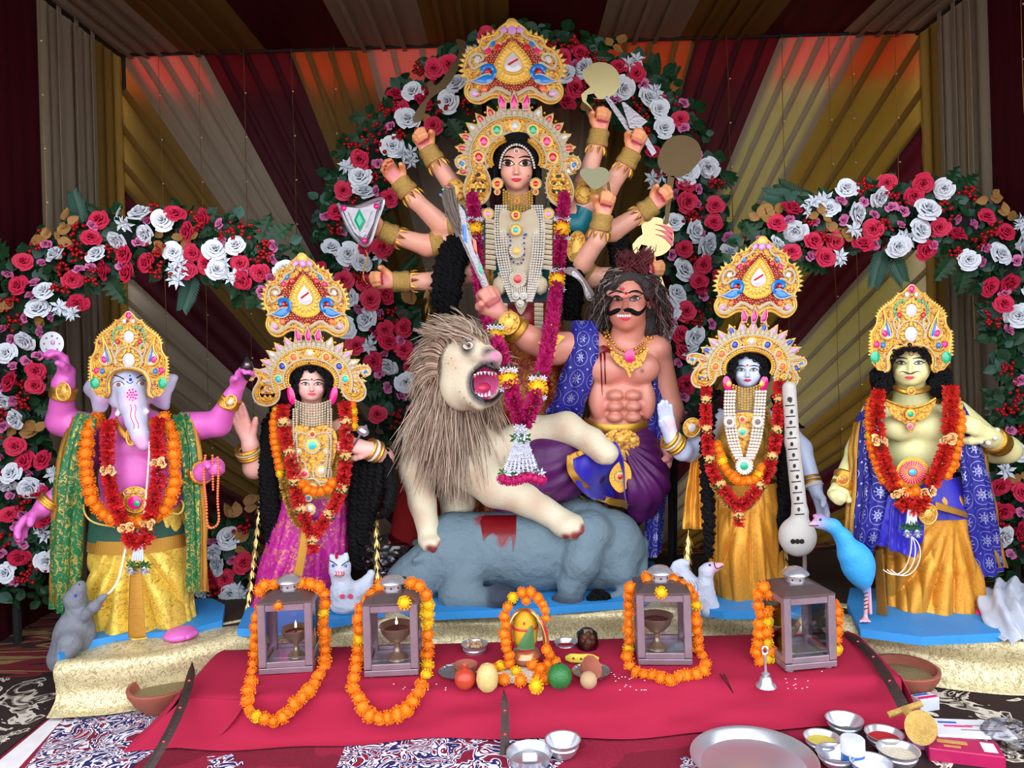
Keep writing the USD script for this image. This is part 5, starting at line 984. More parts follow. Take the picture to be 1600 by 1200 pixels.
cloth(sr, 'sari_border', 'gold_border', [[S(470, 822, -.17), S(485, 826, -.185)], [S(466, 860, -.19), S(479, 864, -.2)], [S(455, 905, -.2), S(470, 910, -.21)]], nu=6, nv=20, fold=.003, th=.003)
bo, uv = skirt(S, [(946, 73.5, -.005), (958, 75, -.005)], [(946, 464), (958, 462)], 22, .05, 200, 6, .74, seed=8); part(sr, 'hem_border', bo, 'gold_border', True, uv=uv[:, ::-1])
bangles(lk, B, (386, 698, -.045), (391, 712, -.02), 17, ('gold', 'cream_cord', 'gold', 'gold')); bangles(lk, B, (574, 700, -.1), (592, 708, -.06), 15, ('gold', 'pearl', 'gold'))
part(lk, 'choker', cat([strand(S, [(462, y, -.1), (474, y + 5, -.135), (488, y + 7, -.145), (502, y + 5, -.135), (516, y, -.1)], 0, 2.0) for y in range(626, 660, 4)]), 'cream_cord', kind='stuff'); part(lk, 'choker_trim', strand(S, [(460, 660, -.1), (474, 668, -.14), (488, 671, -.15), (502, 668, -.14), (516, 660, -.1)], 0, 2.6), 'gold', kind='stuff')
for s in (-1, 1): part(lk, 'earring', gem(S, oval(488 + s * 33, 618, 6, 15, s * 12, n=14), -.09, .01), 'gem_pink', 30)
fr = part(lk, 'collar_fringe', ruffles(S(*curve(np.array([(442, 680, -.12), (440, 740, -.15), (452, 790, -.16), (475, 824, -.19), (500, 818, -.19), (520, 780, -.17), (532, 720, -.15), (530, 672, -.12)]), 30).T), m(7), 3, .25), 'braid_gold', False)
bp = part(lk, 'breastplate', plate(S, curve(np.array([(456, 672), (470, 664), (488, 668), (506, 664), (522, 672), (526, 700), (518, 730), (512, 750), (500, 772), (488, 780), (474, 770), (464, 748), (458, 724), (452, 700)]), 50, True), -.155, .008), 'gilt', 30)
for x, y, r, g_m in ((488, 696, 13, 'gem_teal'), (466, 706, 6, 'gem_white'), (510, 706, 6, 'gem_white'), (502, 736, 10, 'gem_white'), (476, 740, 8, 'gem_pink'), (488, 762, 8, 'gem_red'), (488, 678, 6, 'gem_red'), (484, 796, 9, 'gem_white'), (482, 778, 6, 'gem_blue')): medallion(bp, S, x, y, -.166 if y < 775 else -.185, r, ('gold_soft', 'cream_cord', g_m), 'stone_setting')
for pts in ([(460, 690), (470, 676), (488, 680), (506, 676), (518, 690)], [(470, 720), (478, 730), (470, 742), (462, 730)], [(500, 720), (516, 730), (512, 752), (498, 752), (490, 736)], [(474, 752), (488, 748), (502, 760)]): part(bp, 'cord', cord(S, pts, -.168, 1.4), 'cream_cord')
for s in (-1, 1): part(lk, 'pearl_chain', cat([strand(S, [(488 + s * 27 + o, 640, -.14), (488 + s * 27 + o, 690, -.17), (488 + s * 22 + o, 745, -.18)], 0, 1.8) for o in (-2.5, 2.5)]), 'cream_cord', kind='stuff')
goddess_crown(S, 'gold crown with blue stones and pink lotus on the goddess in magenta', 487, 594, (36, 25), (64, 54), 24, 524, 399, 64, .08, -.075, ((414, 606, 66, 56), (552, 600, 58, 54)), 17, ('gem_teal', 'gem_orange', 'gem_deep'), ('gem_lilac', 'gem_white', 'gem_lilac'), 'gem_blue')
t = thing('marigold_garland', 'orange marigold garland on the goddess in the magenta sari', 'garland', S(488, 700, -.15))
marigolds(t, S, [(434, 636, -.1), (428, 655, -.13), (430, 690, -.15), (434, 715, -.16), (438, 745, -.165)], 7.5, .15, 1.3); marigolds(t, S, [(546, 628, -.1), (553, 650, -.13), (552, 672, -.15)], 7.5, .3, 1.3); marigolds(t, S, [(470, 752, -.19), (478, 764, -.2), (492, 768, -.2), (510, 764, -.2), (522, 750, -.19)], 8, .0, 1.2)
t = thing('red_petal_garland', 'red petal garland with small cream blooms on the goddess in magenta', 'garland', S(488, 760, -.2), 'red petal garlands')
petal_rope(t, S, [(443, 634, -.14), (446, 680, -.175), (457, 730, -.19), (463, 770, -.195), (474, 805, -.205), (487, 835, -.215)], 11.5, [.13, .36, .58, .8], 'petal_red', j_bead, 1)
petal_rope(t, S, [(538, 630, -.14), (541, 680, -.175), (539, 730, -.19), (532, 770, -.195), (512, 808, -.205), (492, 835, -.215)], 11.5, [.14, .38, .62, .82], 'petal_red', j_bead, 2)
petal_rope(t, S, [(489, 832, -.225), (489, 862, -.225)], 10.5, [.4], 'petal_red', j_bead, 3)
t = thing('mace', 'small silver mace held in the left fist of the goddess in magenta', 'mace', S(556, 690, -.17)); part(t, 'rod', cord(S, [(573, 664, -.165), (541, 714, -.17)], 1.8, 8), 'silver'); part(t, 'knob', lathe([(.001, -.02), (.02, -.016), (.03, 0), (.026, .014), (.012, .022), (.004, .03), (.001, .034)], 18, S(567, 674, -.165), unit(S(573, 664) - S(541, 714))), 'steel')
tassel('tinsel_tassel', 'gold tinsel tassel hanging left of the magenta sari', S, [(409, 745, -.0), (404, 800, -.03), (396, 870, -.06), (384, 965, -.1)], 13); tassel('tinsel_tassel', 'gold tinsel tassel hanging between the magenta sari and the lion', S, [(585, 728, -.02), (587, 780, -.03), (588, 840, -.04), (590, 900, -.06)], 10)
WH = '#b4bccc'; So = Frame(3.42); O = Body(So, .025); t = thing('owl_statue', 'white clay owl statue with a red mark standing at the hem of the magenta sari', 'statue', So(540, 955))
O.ell((531, 890, 0), (17, 16, 22), WH).ell((536, 925, 0), (20, 20, 26), WH).ell((540, 945, 0), (24, 22, 14), WH).limb([(545, 935, .02), (568, 918, .02), (580, 896, .03)], [15, 12, 6], WH, .03)
for x, y in ((519, 872), (542, 870)): O.cap(So(531 + (x - 531) * .5, 884, -.0), So(x - 1, y - 3, .0), So.r(8), So.r(4), WH, .02)
O.ell((531, 898, -.055), (5, 5, 4), '#e8c0c0', .01); mm, cc = O.mesh(.0055, noise=(.004, 60)); bd = part(t, 'body', mm, 'paint_matt', True, col=cc)
for s, x in ((-1, 521), (1, 540)): part(bd, 'eye', O.decal(oval(x, 884, 2.6, 2.6, n=10), .002, 3), 'gem_deep'); part(bd, 'brow', O.line([(x - 6 * 1, 881 + (3 if s > 0 else -5)), (x, 880 - 1), (x + 6, 881 - (5 if s > 0 else -3))], .8), 'ink')
part(bd, 'forehead_mark', O.decal(oval(526, 866 + 4, 2.5, 4, n=8), .002, 3), 'bindi'); part(bd, 'beak_marks', cat([O.line([(524 + i * 4, 892), (526 + i * 4, 897), (522 + i * 4, 900)], .6) for i in range(4)]), 'lip_red')
for x in (535, 548): part(bd, 'foot', O.decal(oval(x, 932, 4.5, 4, n=8), .003, 3), 'lip')

# ---- plain gold sari, right, with the long-necked lute
S = Frame(3.52); m = S.r; B = Body(S, .025); SK = '#bcc8e2'
sw = thing('goddess_statue', 'pale blue-white goddess statue in a plain gold satin sari holding a white lute', 'statue', S(1165, 950))
head(B, 1168, 580, 44, 47, SK, -.03, lids='#7fb6e0'); B.limb([(1168, 602, .0), (1165, 640, .03)], [14, 16], SK)
B.ell((1162, 672, .03), (50, 36, 34), '#b98a2c').ell((1162, 730, .02), (42, 36, 56), '#b98a2c').ell((1164, 790, .02), (52, 42, 34), '#c98722')
for s in (-1, 1): B.ell((1162 + s * 20, 694, -.06), (20, 18, 20), '#b98a2c')
B.limb([(1120, 655, .04), (1078, 706, .02)], [18, 15], SK); B.limb([(1078, 706, .02), (1066, 704, -.02), (1050, 684, -.06), (1048, 678, -.06)], [15, 15, 11, 9], SK, .02)
B.limb([(1208, 655, .04), (1252, 700, .05)], [18, 16], SK); B.limb([(1252, 700, .05), (1272, 756, -.02), (1276, 770, -.03)], [15, 11, 9.5], SK, .02)
hand(B, (1049, 682, -.06), (1036, 632, -.08), (.3, -1, .1), 58, SK, curl=(8, 8, 6), thumb=1, spread=4, nail=None, thumb_out=25, tcurl=(5, 5), r=4.6, palm='#eab8b4'); hand(B, (1275, 768, -.03), (1290, 806, -.06), (-.8, -.3, .1), 50, SK, curl=(15, 20, 12), thumb=1, nail=None, r=4.4)
mm, cc = B.mesh(.0055); bd = part(sw, 'body', mm, 'paint', True, col=cc); face(B, bd, 1168, 580, 44, 47, 'ink_soft', 'lip_red', wide=.21)
hb = Body(S, .02); hb.ell((1168, 574, .03), (36, 26, 33), '#0c0b0e')
for i, (x, y) in enumerate(curve(np.array([(1137, 592), (1138, 576), (1146, 560), (1160, 551), (1176, 551), (1188, 558), (1196, 574), (1196, 592)]), 12)): hb.ell((x, y, -.045), (7, 10, 7), '#0c0b0e', .015)
mm, cc = hb.mesh(.006); hr = part(sw, 'hair', mm, 'black_hair', True)
part(hr, 'hair_curls', curls(S, [(1132, 596), (1132, 575), (1142, 556), (1160, 546), (1178, 546), (1194, 556), (1201, 576), (1200, 596), (1191, 594), (1189, 574), (1180, 560), (1168, 556), (1154, 560), (1147, 574), (1145, 594)], 3., 80, 2, -.085), 'black_hair', True)
arms_hair(sw, S, [[(1118, 612, .03), (1092, 640, .05), (1072, 662, .06)], [(1114, 630, .0), (1104, 700, -.1), (1106, 780, -.13), (1106, 872, -.11)], [(1214, 620, .02), (1222, 700, -.02), (1222, 790, -.05), (1214, 862, -.06)], [(1224, 640, .02), (1234, 660, .05), (1250, 668, .08)], [(1226, 640, .04), (1232, 720, .02), (1228, 800, -.0), (1222, 840, -.02)]], 9, 15)
sk, uv = skirt(S, [(752, 50, .02), (790, 55, .02), (860, 54, .01), (945, 54, -.0)], [(752, 1164), (860, 1164), (945, 1172)], 18, .06, 260, 60, .76, seed=5, rad_=(1160, 745, 9, .035)); sr = part(sw, 'sari', sk, 'gold_satin', True, uv=uv)
bo, uv = skirt(S, [(938, 54.5, 0), (953, 56, 0)], [(938, 1171), (953, 1173)], 18, .06, 200, 6, .78, seed=5); part(sr, 'hem_border', bo, 'gold_border', True, uv=uv[:, ::-1])
cloth(sw, 'scarf_end', 'gold_satin', [[S(1088, 690, .02), S(1098, 692, -.02)], [S(1076, 740, .0), S(1102, 745, -.03)], [S(1066, 826, -.02), S(1106, 828, -.05)]], nu=24, nv=30, fold=.01, nf=2.5, th=.004, wr=.01)
bangles(sw, B, (1044, 684, -.06), (1060, 698, -.04), 15, ('gold', 'cream_cord', 'gold', 'gold')); bangles(sw, B, (1266, 744, -.0), (1272, 762, -.025), 13, ('gold', 'gold', 'pearl')); badge(sw, S, 1081, 668, -.04, 13, 15, 'gem_white', 20)
part(sw, 'choker', cat([strand(S, [(1146, y, -.1), (1155, y + 4, -.13), (1166, y + 6, -.14), (1176, y + 4, -.13), (1186, y, -.1)], 0, 2.1) for y in range(602, 636, 4)]), 'braid_gold', kind='stuff')
for s in (-1, 1):
    e = part(sw, 'earring', gem(S, oval(1165 + s * 28, 600, 7, 13, s * 15, n=14), -.09, .01), 'gem_pink', 30); part(e, 'stone', gem(S, oval(1165 + s * 26, 600, 4, 5, 0, n=10), -.1, .006), 'gold_soft')
    part(sw, 'pearl_chain', cat([strand(S, [(1165 + s * 24 + o, 612, -.13), (1163 + s * 23 + o, 650, -.165), (1163 + s * 17 + o, 690, -.18), (1163 + s * 8 + o * .7, 716, -.185)], 0, 2.5) for o in (-7, -2.3, 2.3, 7)]), 'pearl', kind='stuff'); medallion(sw, S, 1162 + s * 22, 659, -.185, 9, ('pearl', 'pearl', 'ink_soft'))
bp = part(sw, 'breastplate', plate(S, curve(np.array([(1142, 650), (1162, 644), (1184, 650), (1188, 690), (1178, 720), (1162, 735), (1146, 720), (1136, 690)]), 40, True), -.155, .008), 'gilt', 30); medallion(bp, S, 1160, 675, -.166, 9, ('gold_soft', 'cream_cord', 'gem_teal'), 'stone_setting'); medallion(bp, S, 1160, 655, -.166, 6, ('gold_soft', 'cream_cord', 'gem_pink'), 'stone_setting')
medallion(sw, S, 1163, 728, -.2, 13, ('pearl', 'pearl', 'gem_green'))
part(sw, 'collar_fringe', ruffles(S(*curve(np.array([(1196, 640, -.12), (1202, 700, -.14), (1190, 760, -.17), (1176, 785, -.185), (1154, 796, -.19), (1130, 780, -.18), (1114, 755, -.16)]), 30).T), m(6.5), 3, .25), 'braid_gold', False)
goddess_crown(S, 'gold crown with violet-tipped petals on the blue-white goddess', 1170, 574, (36, 25), (64, 52), 25, 494, 373, 64, -.11, -.075, ((1101, 580, 60, 52), (1231, 584, 58, 46)), 17, ('gem_orange', 'gem_deep', 'gem_orange'), ('gem_deep', 'gem_lilac', 'gem_lilac'), 'gem_blue')
t = thing('marigold_garland', 'short marigold garland under the red one on the goddess with the lute', 'garland', S(1160, 720, -.18)); marigolds(t, S, [(1118, 690, -.15), (1126, 715, -.175), (1140, 740, -.19), (1160, 752, -.2), (1178, 748, -.2), (1190, 728, -.185)], 8, .1, 1.15)
t = thing('red_petal_garland', 'red petal garland with cream blooms on the blue-white goddess', 'garland', S(1160, 740, -.2), 'red petal garlands')
petal_rope(t, S, [(1104, 606, -.12), (1103, 650, -.16), (1106, 700, -.18), (1114, 738, -.19), (1132, 766, -.2), (1152, 792, -.21)], 10.5, [.1, .33, .56, .78], 'petal_red', j_bead, 1); petal_rope(t, S, [(1218, 598, -.12), (1216, 650, -.16), (1210, 700, -.18), (1198, 740, -.19), (1180, 768, -.2), (1156, 792, -.21)], 10.5, [.13, .35, .55, .78], 'petal_red', j_bead, 2); petal_rope(t, S, [(1154, 788, -.22), (1154, 820, -.22)], 10, [.5], 'petal_red', j_bead, 3)
tassel('tinsel_tassel', 'gold tinsel tassel below the gold scarf end', S, [(1076, 828, -.02), (1074, 850, -.03), (1072, 880, -.05)], 4, 13); tassel('tinsel_tassel', 'gold tinsel tassel behind the white lute', S, [(1220, 790, -.02), (1224, 840, -.02), (1228, 900, -.03)], 6, 12)
Sv = Frame(3.34); V_ = Body(Sv, .02); t = thing('lute', 'long-necked white lute with black painted frets beside the gold sari', 'lute', Sv(1247, 860)); WV = '#b8b5ae'
V_.limb([(1233, 606, 0), (1238, 690, 0), (1250, 800, 0), (1250, 820, 0)], [10.5, 11, 11.5, 13], WV).ell((1246, 838, 0), (29, 24, 31), WV); mm, cc = V_.mesh(.006); bd = part(t, 'body', mm, 'paint_matt', True, col=cc)
for i, y in enumerate(range(626, 812, 17)):
    x = np.interp(y, [606, 690, 800], [1233, 1238, 1250]); part(t, 'fret', cat([V_.line([(x - 7, y + 8), (x + 7, y + 7)], 1., 0, 5), V_.decal(oval(x + rnd.uniform(-2, 2), y, 2.5, 3.5, n=7), .002, 4)]), 'ink')
part(t, 'peg', V_.decal(oval(1234, 624, 4, 4, n=10), .003, 3), 'ink'); part(t, 'bridge', cat([V_.decal(oval(1246 + dx, 846, 4, 4, n=10), .003, 3) for dx in (-7, 0, 7)]), 'ink'); part(t, 'support_rod', cord(Sv, [(1257, 866, .02), (1258, 946, .03)], 3.2, 4), 'ink_soft')
So = Frame(3.36); O = Body(So, .02); t = thing('swan_statue', 'white clay swan statue with a pink bill beside the gold sari', 'statue', So(1090, 945))
O.limb([(1113, 886, -.0), (1104, 892, 0), (1101, 915, 0), (1108, 950, 0)], [8.5, 10, 12, 17], WH).ell((1086, 930, .02), (24, 18, 18), WH).ell((1075, 914, .04), (17, 13, 17), WH).limb([(1075, 908, .05), (1063, 888, .06)], [13, 11], WH)
for i in range(6): a = math.radians(160 + i * 28); O.ell((1066 + 13 * math.cos(a), 890 + 11 * math.sin(a), .05), (6, 5, 6), WH, .01)
O.limb([(1118, 886, -.02), (1128, 882, -.035)], [6.5, 3.5], '#e9a2a8', .01); mm, cc = O.mesh(.0055, noise=(.004, 50)); bd = part(t, 'body', mm, 'paint_matt', True, col=cc); part(bd, 'eye', O.decal(oval(1109, 883, 2, 2, n=8), .002, 3), 'gem_deep'); part(bd, 'bill_line', O.line([(1116, 879), (1120, 888), (1129, 884)], .8), 'ink'); part(bd, 'wing_lines', cat([O.line([(1070 + i * 5, 905 + i), (1076 + i * 5, 915 + i), (1072 + i * 5, 928)], .5) for i in range(4)]), 'ink_soft')

# ---- pale yellow figure with the peacock
S = Frame(3.33); m = S.r; B = Body(S, .03); SK = '#d9d698'
kt = thing('male_deity_statue', 'pale yellow male statue with thin moustache, blue velvet shawl and gold satin dhoti', 'statue', S(1445, 980))
head(B, 1422, 573, 57, 56, SK, -.03, jaw=1.06); B.limb([(1422, 596, .02), (1424, 625, .03)], [22, 27], SK)
B.ell((1430, 662, .02), (64, 44, 36), SK).ell((1430, 705, .0), (52, 42, 48), SK).ell((1432, 760, 0), (56, 46, 40), SK)
for s in (-1, 1): B.ell((1430 + s * 25, 668, -.09), (27, 16, 20), SK)
B.limb([(1372, 648, .03), (1342, 705, .03)], [25, 20], SK); B.limb([(1342, 705, .03), (1316, 752, -.03), (1313, 760, -.04)], [17, 13, 12], SK, .02)
B.limb([(1490, 648, .03), (1555, 700, .04), (1572, 702, .0)], [25, 22, 21], SK); B.limb([(1572, 702, .0), (1545, 683, -.1), (1540, 678, -.12)], [20, 15, 13], SK, .02)
hand(B, (1314, 757, -.04), (1296, 790, -.08), (.5, -.3, .6), 46, SK, curl=(55, 60, 40), thumb=1, nail=None, r=6); hand(B, (1541, 680, -.12), (1506, 655, -.17), (.2, .9, -.5), 58, SK, curl=(20, 25, 18), thumb=-1, nail=None, r=6.2)
B.spot((1422, 703, -.14), 7, '#b08a60', .8, .8); B.spot((1466, 655, -.14), 5, '#8a5a4a', .9, .7); mm, cc = B.mesh(.006); bd = part(kt, 'body', mm, 'paint', True, col=cc)
face(B, bd, 1422, 573, 57, 56, 'ink_soft', 'lip', wide=.235, bindi=False, ey=-.1); part(bd, 'moustache', B.line([(1405, 582), (1413, 581), (1422, 583.5), (1431, 581), (1439, 582)], [.3, .8, .8, .8, .3]), 'ink'); part(bd, 'forehead_mark', B.line([(1419, 549), (1424, 556), (1429, 549)], .6), 'lip_red')
hb = Body(S, .02); hb.ell((1423, 572, .05), (44, 30, 36), '#0c0b0e')
for s in (-1, 1): hb.ell((1423 + s * 46, 592, .02), (15, 22, 24), '#0c0b0e')
mm, cc = hb.mesh(.006, noise=(.012, 40)); hr = part(kt, 'hair', mm, 'black_hair', True)
for s in (-1, 1): part(hr, 'hair_curls', curls(S, [(1423 + s * a, b) for a, b in ((34, 560), (50, 572), (62, 590), (58, 612), (40, 618), (30, 604))], 4., 80, 3 + s, -.06), 'black_hair', True)
part(hr, 'hairline_curls', curls(S, [(1392, 570), (1394, 550), (1408, 540), (1424, 537), (1440, 541), (1452, 552), (1454, 570), (1447, 560), (1436, 548), (1422, 545), (1408, 549), (1398, 560)], 2.6, 60, 9, -.115), 'black_hair', True)
sk, uv = skirt(S, [(745, 60, 0), (780, 72, 0), (860, 72, -.0), (970, 73, -.02)], [(745, 1436), (800, 1448), (970, 1456)], 20, .05, 280, 64, .74, seed=2, rad_=(1462, 785, 11, .045)); dh = part(kt, 'dhoti', sk, 'gold_satin', True, uv=uv)
bo, uv = skirt(S, [(958, 73.5, -.02), (978, 75, -.02)], [(958, 1456), (978, 1457)], 20, .05, 220, 8, .76, seed=2, rad_=(1462, 785, 11, .045)); part(dh, 'hem_border', bo, 'gold_border', True, uv=uv[:, ::-1])
cloth(dh, 'side_border', 'gold_border', [[S(1367, 860, -.12), S(1378, 858, -.17)], [S(1368, 910, -.14), S(1382, 910, -.19)], [S(1370, 960, -.15), S(1386, 962, -.2)]], nu=6, nv=20, th=.003)
sh_, uv = skirt(S, [(740, 62, 0), (770, 70, 0), (800, 76, 0)], [(740, 1438), (800, 1448)], 12, .03, 140, 16, .76, seed=4); part(kt, 'waist_sash', sh_, 'blue_satin', True, uv=uv)
cloth(kt, 'sash_fall', 'blue_satin', [[S(1376, 770, -.13), S(1400, 775, -.2), S(1440, 785, -.225)], [S(1372, 820, -.14), S(1398, 825, -.215), S(1442, 830, -.235)], [S(1372, 850, -.14), S(1400, 862, -.215), S(1430, 872, -.23)]], nu=40, nv=30, fold=.012, nf=3, th=.004, wr=.01)
cloth(kt, 'sash_border', 'gold_border', [[S(1462, 784, -.215), S(1500, 796, -.17), S(1522, 806, -.08)], [S(1462, 796, -.22), S(1500, 806, -.18), S(1524, 814, -.09)]], nu=20, nv=6, th=.003)
for nm, xs in ((0, [[(1340, 660, .0), (1358, 632, -.02), (1376, 640, -.06)], [(1334, 720, -.04), (1356, 712, -.13), (1384, 718, -.13)], [(1332, 780, -.06), (1356, 780, -.15), (1388, 780, -.16)], [(1330, 850, -.05), (1352, 850, -.14), (1372, 845, -.15)], [(1336, 862, -.04), (1352, 868, -.12), (1366, 862, -.12)]]), (1, [[(1482, 640, -.06), (1502, 632, -.02), (1520, 655, .0)], [(1496, 710, -.13), (1516, 706, -.13), (1534, 716, -.04)], [(1506, 780, -.14), (1526, 776, -.15), (1546, 780, -.06)], [(1512, 840, -.12), (1536, 838, -.14), (1556, 842, -.06)], [(1522, 900, -.08), (1544, 902, -.12), (1566, 888, -.06)]])):
    sh = cloth(kt, 'shawl', 'blue_velvet', [[S(*q) for q in r] for r in xs], nu=44, nv=60, fold=.01, nf=2.5, th=.004, wr=.012, seed=nm + 6); o = 0 if nm == 0 else 2; dx = 1 if nm == 0 else -1
    cloth(sh, 'shawl_border', 'gold_border', [[S(r[o][0] - dx * 8, r[o][1], r[o][2] + .0), S(r[o][0] - dx * 1, r[o][1] - 1, r[o][2] - .03), S(r[o][0] + dx * 5, r[o][1], r[o][2] - .045)] for r in xs], nu=10, nv=70, fold=.003, nf=1.5, th=.003, wr=.008)
part(kt, 'choker', tube(S(*curve(np.array([(1398, 606, -.06), (1410, 611, -.115), (1424, 613, -.125), (1438, 611, -.115), (1450, 606, -.06)]), 20).T), m(4.5), 8), 'gold'); badge(kt, S, 1424, 611, -.135, 6, 6, 'gold_soft', nm='pendant')
c_ = plate(S, curve(np.array([(1384, 625), (1400, 630), (1424, 634), (1446, 630), (1462, 622), (1456, 642), (1442, 656), (1432, 662), (1424, 678), (1414, 662), (1402, 656), (1390, 644)]), 50, True), -.15, .007); nk = part(kt, 'necklace', c_, 'gilt', 30); medallion(nk, S, 1423, 647, -.16, 9, ('gold_soft', 'gold', 'gem_green'), 'stone_setting'); medallion(nk, S, 1422, 666, -.16, 6, ('gem_lilac', 'gold', 'gem_orange'), 'stone_setting')
part(nk, 'rim', cord(S, curve(np.array([(1384, 625), (1400, 632), (1424, 637), (1446, 632), (1462, 622)]), 20), -.157, 1.8, 30), 'gold')
bm = part(kt, 'belt_medallion', gem(S, oval(1426, 738, 26, 24, n=28), -.19, .008), 'gold', 30); part(bm, 'disc', gem(S, oval(1426, 738, 20, 18, n=28), -.198, .006), 'gem_pink'); part(bm, 'rays', cat([cord(S, [(1426 + 8 * math.cos(a), 738 + 7 * math.sin(a)), (1426 + 19 * math.cos(a), 738 + 17 * math.sin(a))], -.205, .7, 3, 4) for a in np.linspace(0, 6.28, 29)[:-1]]), 'gold_soft'); part(bm, 'stone', gem(S, oval(1426, 738, 6, 5, n=12), -.204, .006), 'gem_teal')
badge(kt, S, 1450, 803, -.245, 14, 16, 'gold_soft', nm='sash_brooch')
part(kt, 'bracelet', B.ring((1322, 738, -.02), (1314, 764, -.04), 14.5, 0, .006), 'gold'); badge(kt, S, 1317, 750, -.085, 9, 8, 'gem_orange'); part(kt, 'pearl_bracelet', strand(S, np.vstack([[(1532, 690, -.15), (1540, 693, -.165), (1549, 690, -.165), (1556, 682, -.15), (1558, 672, -.12)]]), 0, 4.2), 'pearl'); part(kt, 'bracelet', B.ring((1550, 686, -.08), (1562, 694, -.04), 18.5, 0, .006), 'gold')
for x, y in ((1402, 976), (1526, 958)): 
    fb = Body(S, .02); fb.ell((x, y, -.19 if x < 1450 else -.12), (20, 34, 9), '#d0507c'); q = fb.mesh(.008)[0]; part(kt, 'foot', q, 'gem_pink', True)
helmet_crown(S, 'pointed gold crown on the pale yellow male statue', 1423, 447, 581, 62, lean=-.012, dd=-.095, face_top=541, face_w=32)
t = thing('marigold_garland', 'marigold garland mostly hidden behind a scarlet one on the pale yellow statue', 'garland', S(1430, 700, -.15)); marigolds(t, S, [(1490, 622, -.13), (1500, 650, -.16), (1498, 690, -.18), (1490, 720, -.19), (1476, 748, -.2)], 8.5, .15, 1.25); marigolds(t, S, [(1362, 622, -.12), (1358, 660, -.15), (1362, 700, -.17), (1372, 735, -.185), (1392, 762, -.2)], 8, .2, 1.3)
marigolds(t, S, [(1404, 752, -.215), (1420, 770, -.225), (1436, 764, -.225)], 8, 0, 1.2)
t = thing('red_petal_garland', 'scarlet petal garland with cream roses on the pale yellow male statue', 'garland', S(1430, 720, -.2), 'red petal garlands')
petal_rope(t, S, [(1373, 612, -.14), (1370, 650, -.175), (1373, 690, -.19), (1385, 730, -.205), (1400, 762, -.22), (1416, 786, -.235)], 12.5, [.42, .9], 'petal_scarlet', j_cream, 1); petal_rope(t, S, [(1486, 606, -.14), (1485, 650, -.175), (1480, 690, -.19), (1468, 730, -.205), (1452, 762, -.22), (1436, 786, -.235)], 12.5, [.42, .88], 'petal_scarlet', j_cream, 2); part(t, 'petal_section', ruffles(S([1408, 1426, 1444], [782, 796, 782], [-.245, -.25, -.245]), m(12.5), 5), 'petal_scarlet', False)
part(t, 'jasmine_tassel', cat([cord(S, [(1420 + i * 2.6, 796, -.26), (1417 + i * 3.6, 820, -.265)], 1.6, 6) for i in range(5)]), 'jasmine'); part(t, 'tassel_leaves', cat([place(STAR[0], S(x, 822, -.265), jit(FRONT, .6), i, m(9)) for i, x in enumerate((1412, 1420, 1428, 1434))]), 'leaf_green', False)
for x in (1417, 1433): part(t, 'tassel_flower', place(ROSE_S[0], S(x, 832, -.27), (0, -.5, -.8), 0, m(9)), 'jasmine', 40)
part(t, 'tassel_thread', cat([cord(S, [(1424, 838, -.26), (1422 + 8 * i, 866, -.265), (1405 + 9 * i, 896, -.265), (1380 + 6 * i, 890, -.26)], .8, 24) for i in range(3)]), 'thread')
BL = '#2f9ad6'; So = Frame(3.11); O = Body(So, .02); t = thing('peacock_statue', 'bright blue clay peacock statue with a pink beak stretching towards the lute', 'statue', So(1350, 965))
O.limb([(1283, 816, -.0), (1302, 822, 0), (1318, 840, 0), (1328, 862, 0)], [11, 10, 12, 20], BL).ell((1340, 880, .0), (26, 22, 34), BL, rot=(0, -12, 0)).ell((1346, 900, 0), (16, 16, 18), BL).limb([(1350, 912, 0), (1354, 922, 0)], [9, 5], BL).limb([(1354, 920, 0), (1352, 966, 0)], [3.6, 3.2], '#d9a0a8', .01)
O.limb([(1358, 918, .04), (1360, 958, .03)], [3.2, 3.], '#d9a0a8', .01); O.limb([(1275, 818, 0), (1265, 820, -.005)], [7.5, 2.5], '#eba6ac', .01); O.limb([(1285, 806, 0), (1272, 806, 0)], [3, 3], '#b02848', .01)
for dx in (-8, 0, 7): O.limb([(1352, 967, 0), (1352 + dx, 971, -.03)], [3, 2.2], '#d9a0a8', .008)
mm, cc = O.mesh(.0055); bd = part(t, 'body', mm, 'paint_matt', True, col=cc); part(bd, 'eye', O.decal(oval(1282, 812, 2.2, 2.2, n=8), .002, 3), 'ink'); part(bd, 'leg_bands', cat([O.line([(1350, y), (1356, y - 2)], .7) for y in range(928, 958, 6)]), 'ink'); part(bd, 'beak_line', O.line([(1265, 821), (1272, 821), (1279, 821)], .8), 'ink')
# ------------------------------------------------------------------ the ten-armed goddess in the middle
plain('teal_silk', '#117f90', .4, var=.2, bump=.2); motif('red_silk', '#9e1512', '#c98a2e', 30., 'vine', .52, .4, .05, .5, .35, .2, .03); plain('red_plain', '#a01210', .85, var=.1, scale=6.)
S = Frame(4.05); m = S.r; B = Body(S, .028); SK, OR = '#eaac94', '#ea9f6c'
dg = thing('ten_armed_goddess_statue', 'tall ten-armed goddess statue in red silk with long black hair, standing behind the lion', 'statue', S(815, 900))
head(B, 807, 259, 55, 72, SK, -.04, blush='#ee9a88'); B.limb([(808, 290, -.0), (812, 330, .03)], [17, 19], SK)
B.ell((812, 365, .04), (66, 44, 44), '#117f90').ell((814, 430, .02), (52, 42, 70), '#117f90').ell((816, 500, .03), (60, 46, 40), '#9e1512')
for s in (-1, 1): B.ell((813 + s * 24, 392, -.07), (24, 22, 24), '#117f90')
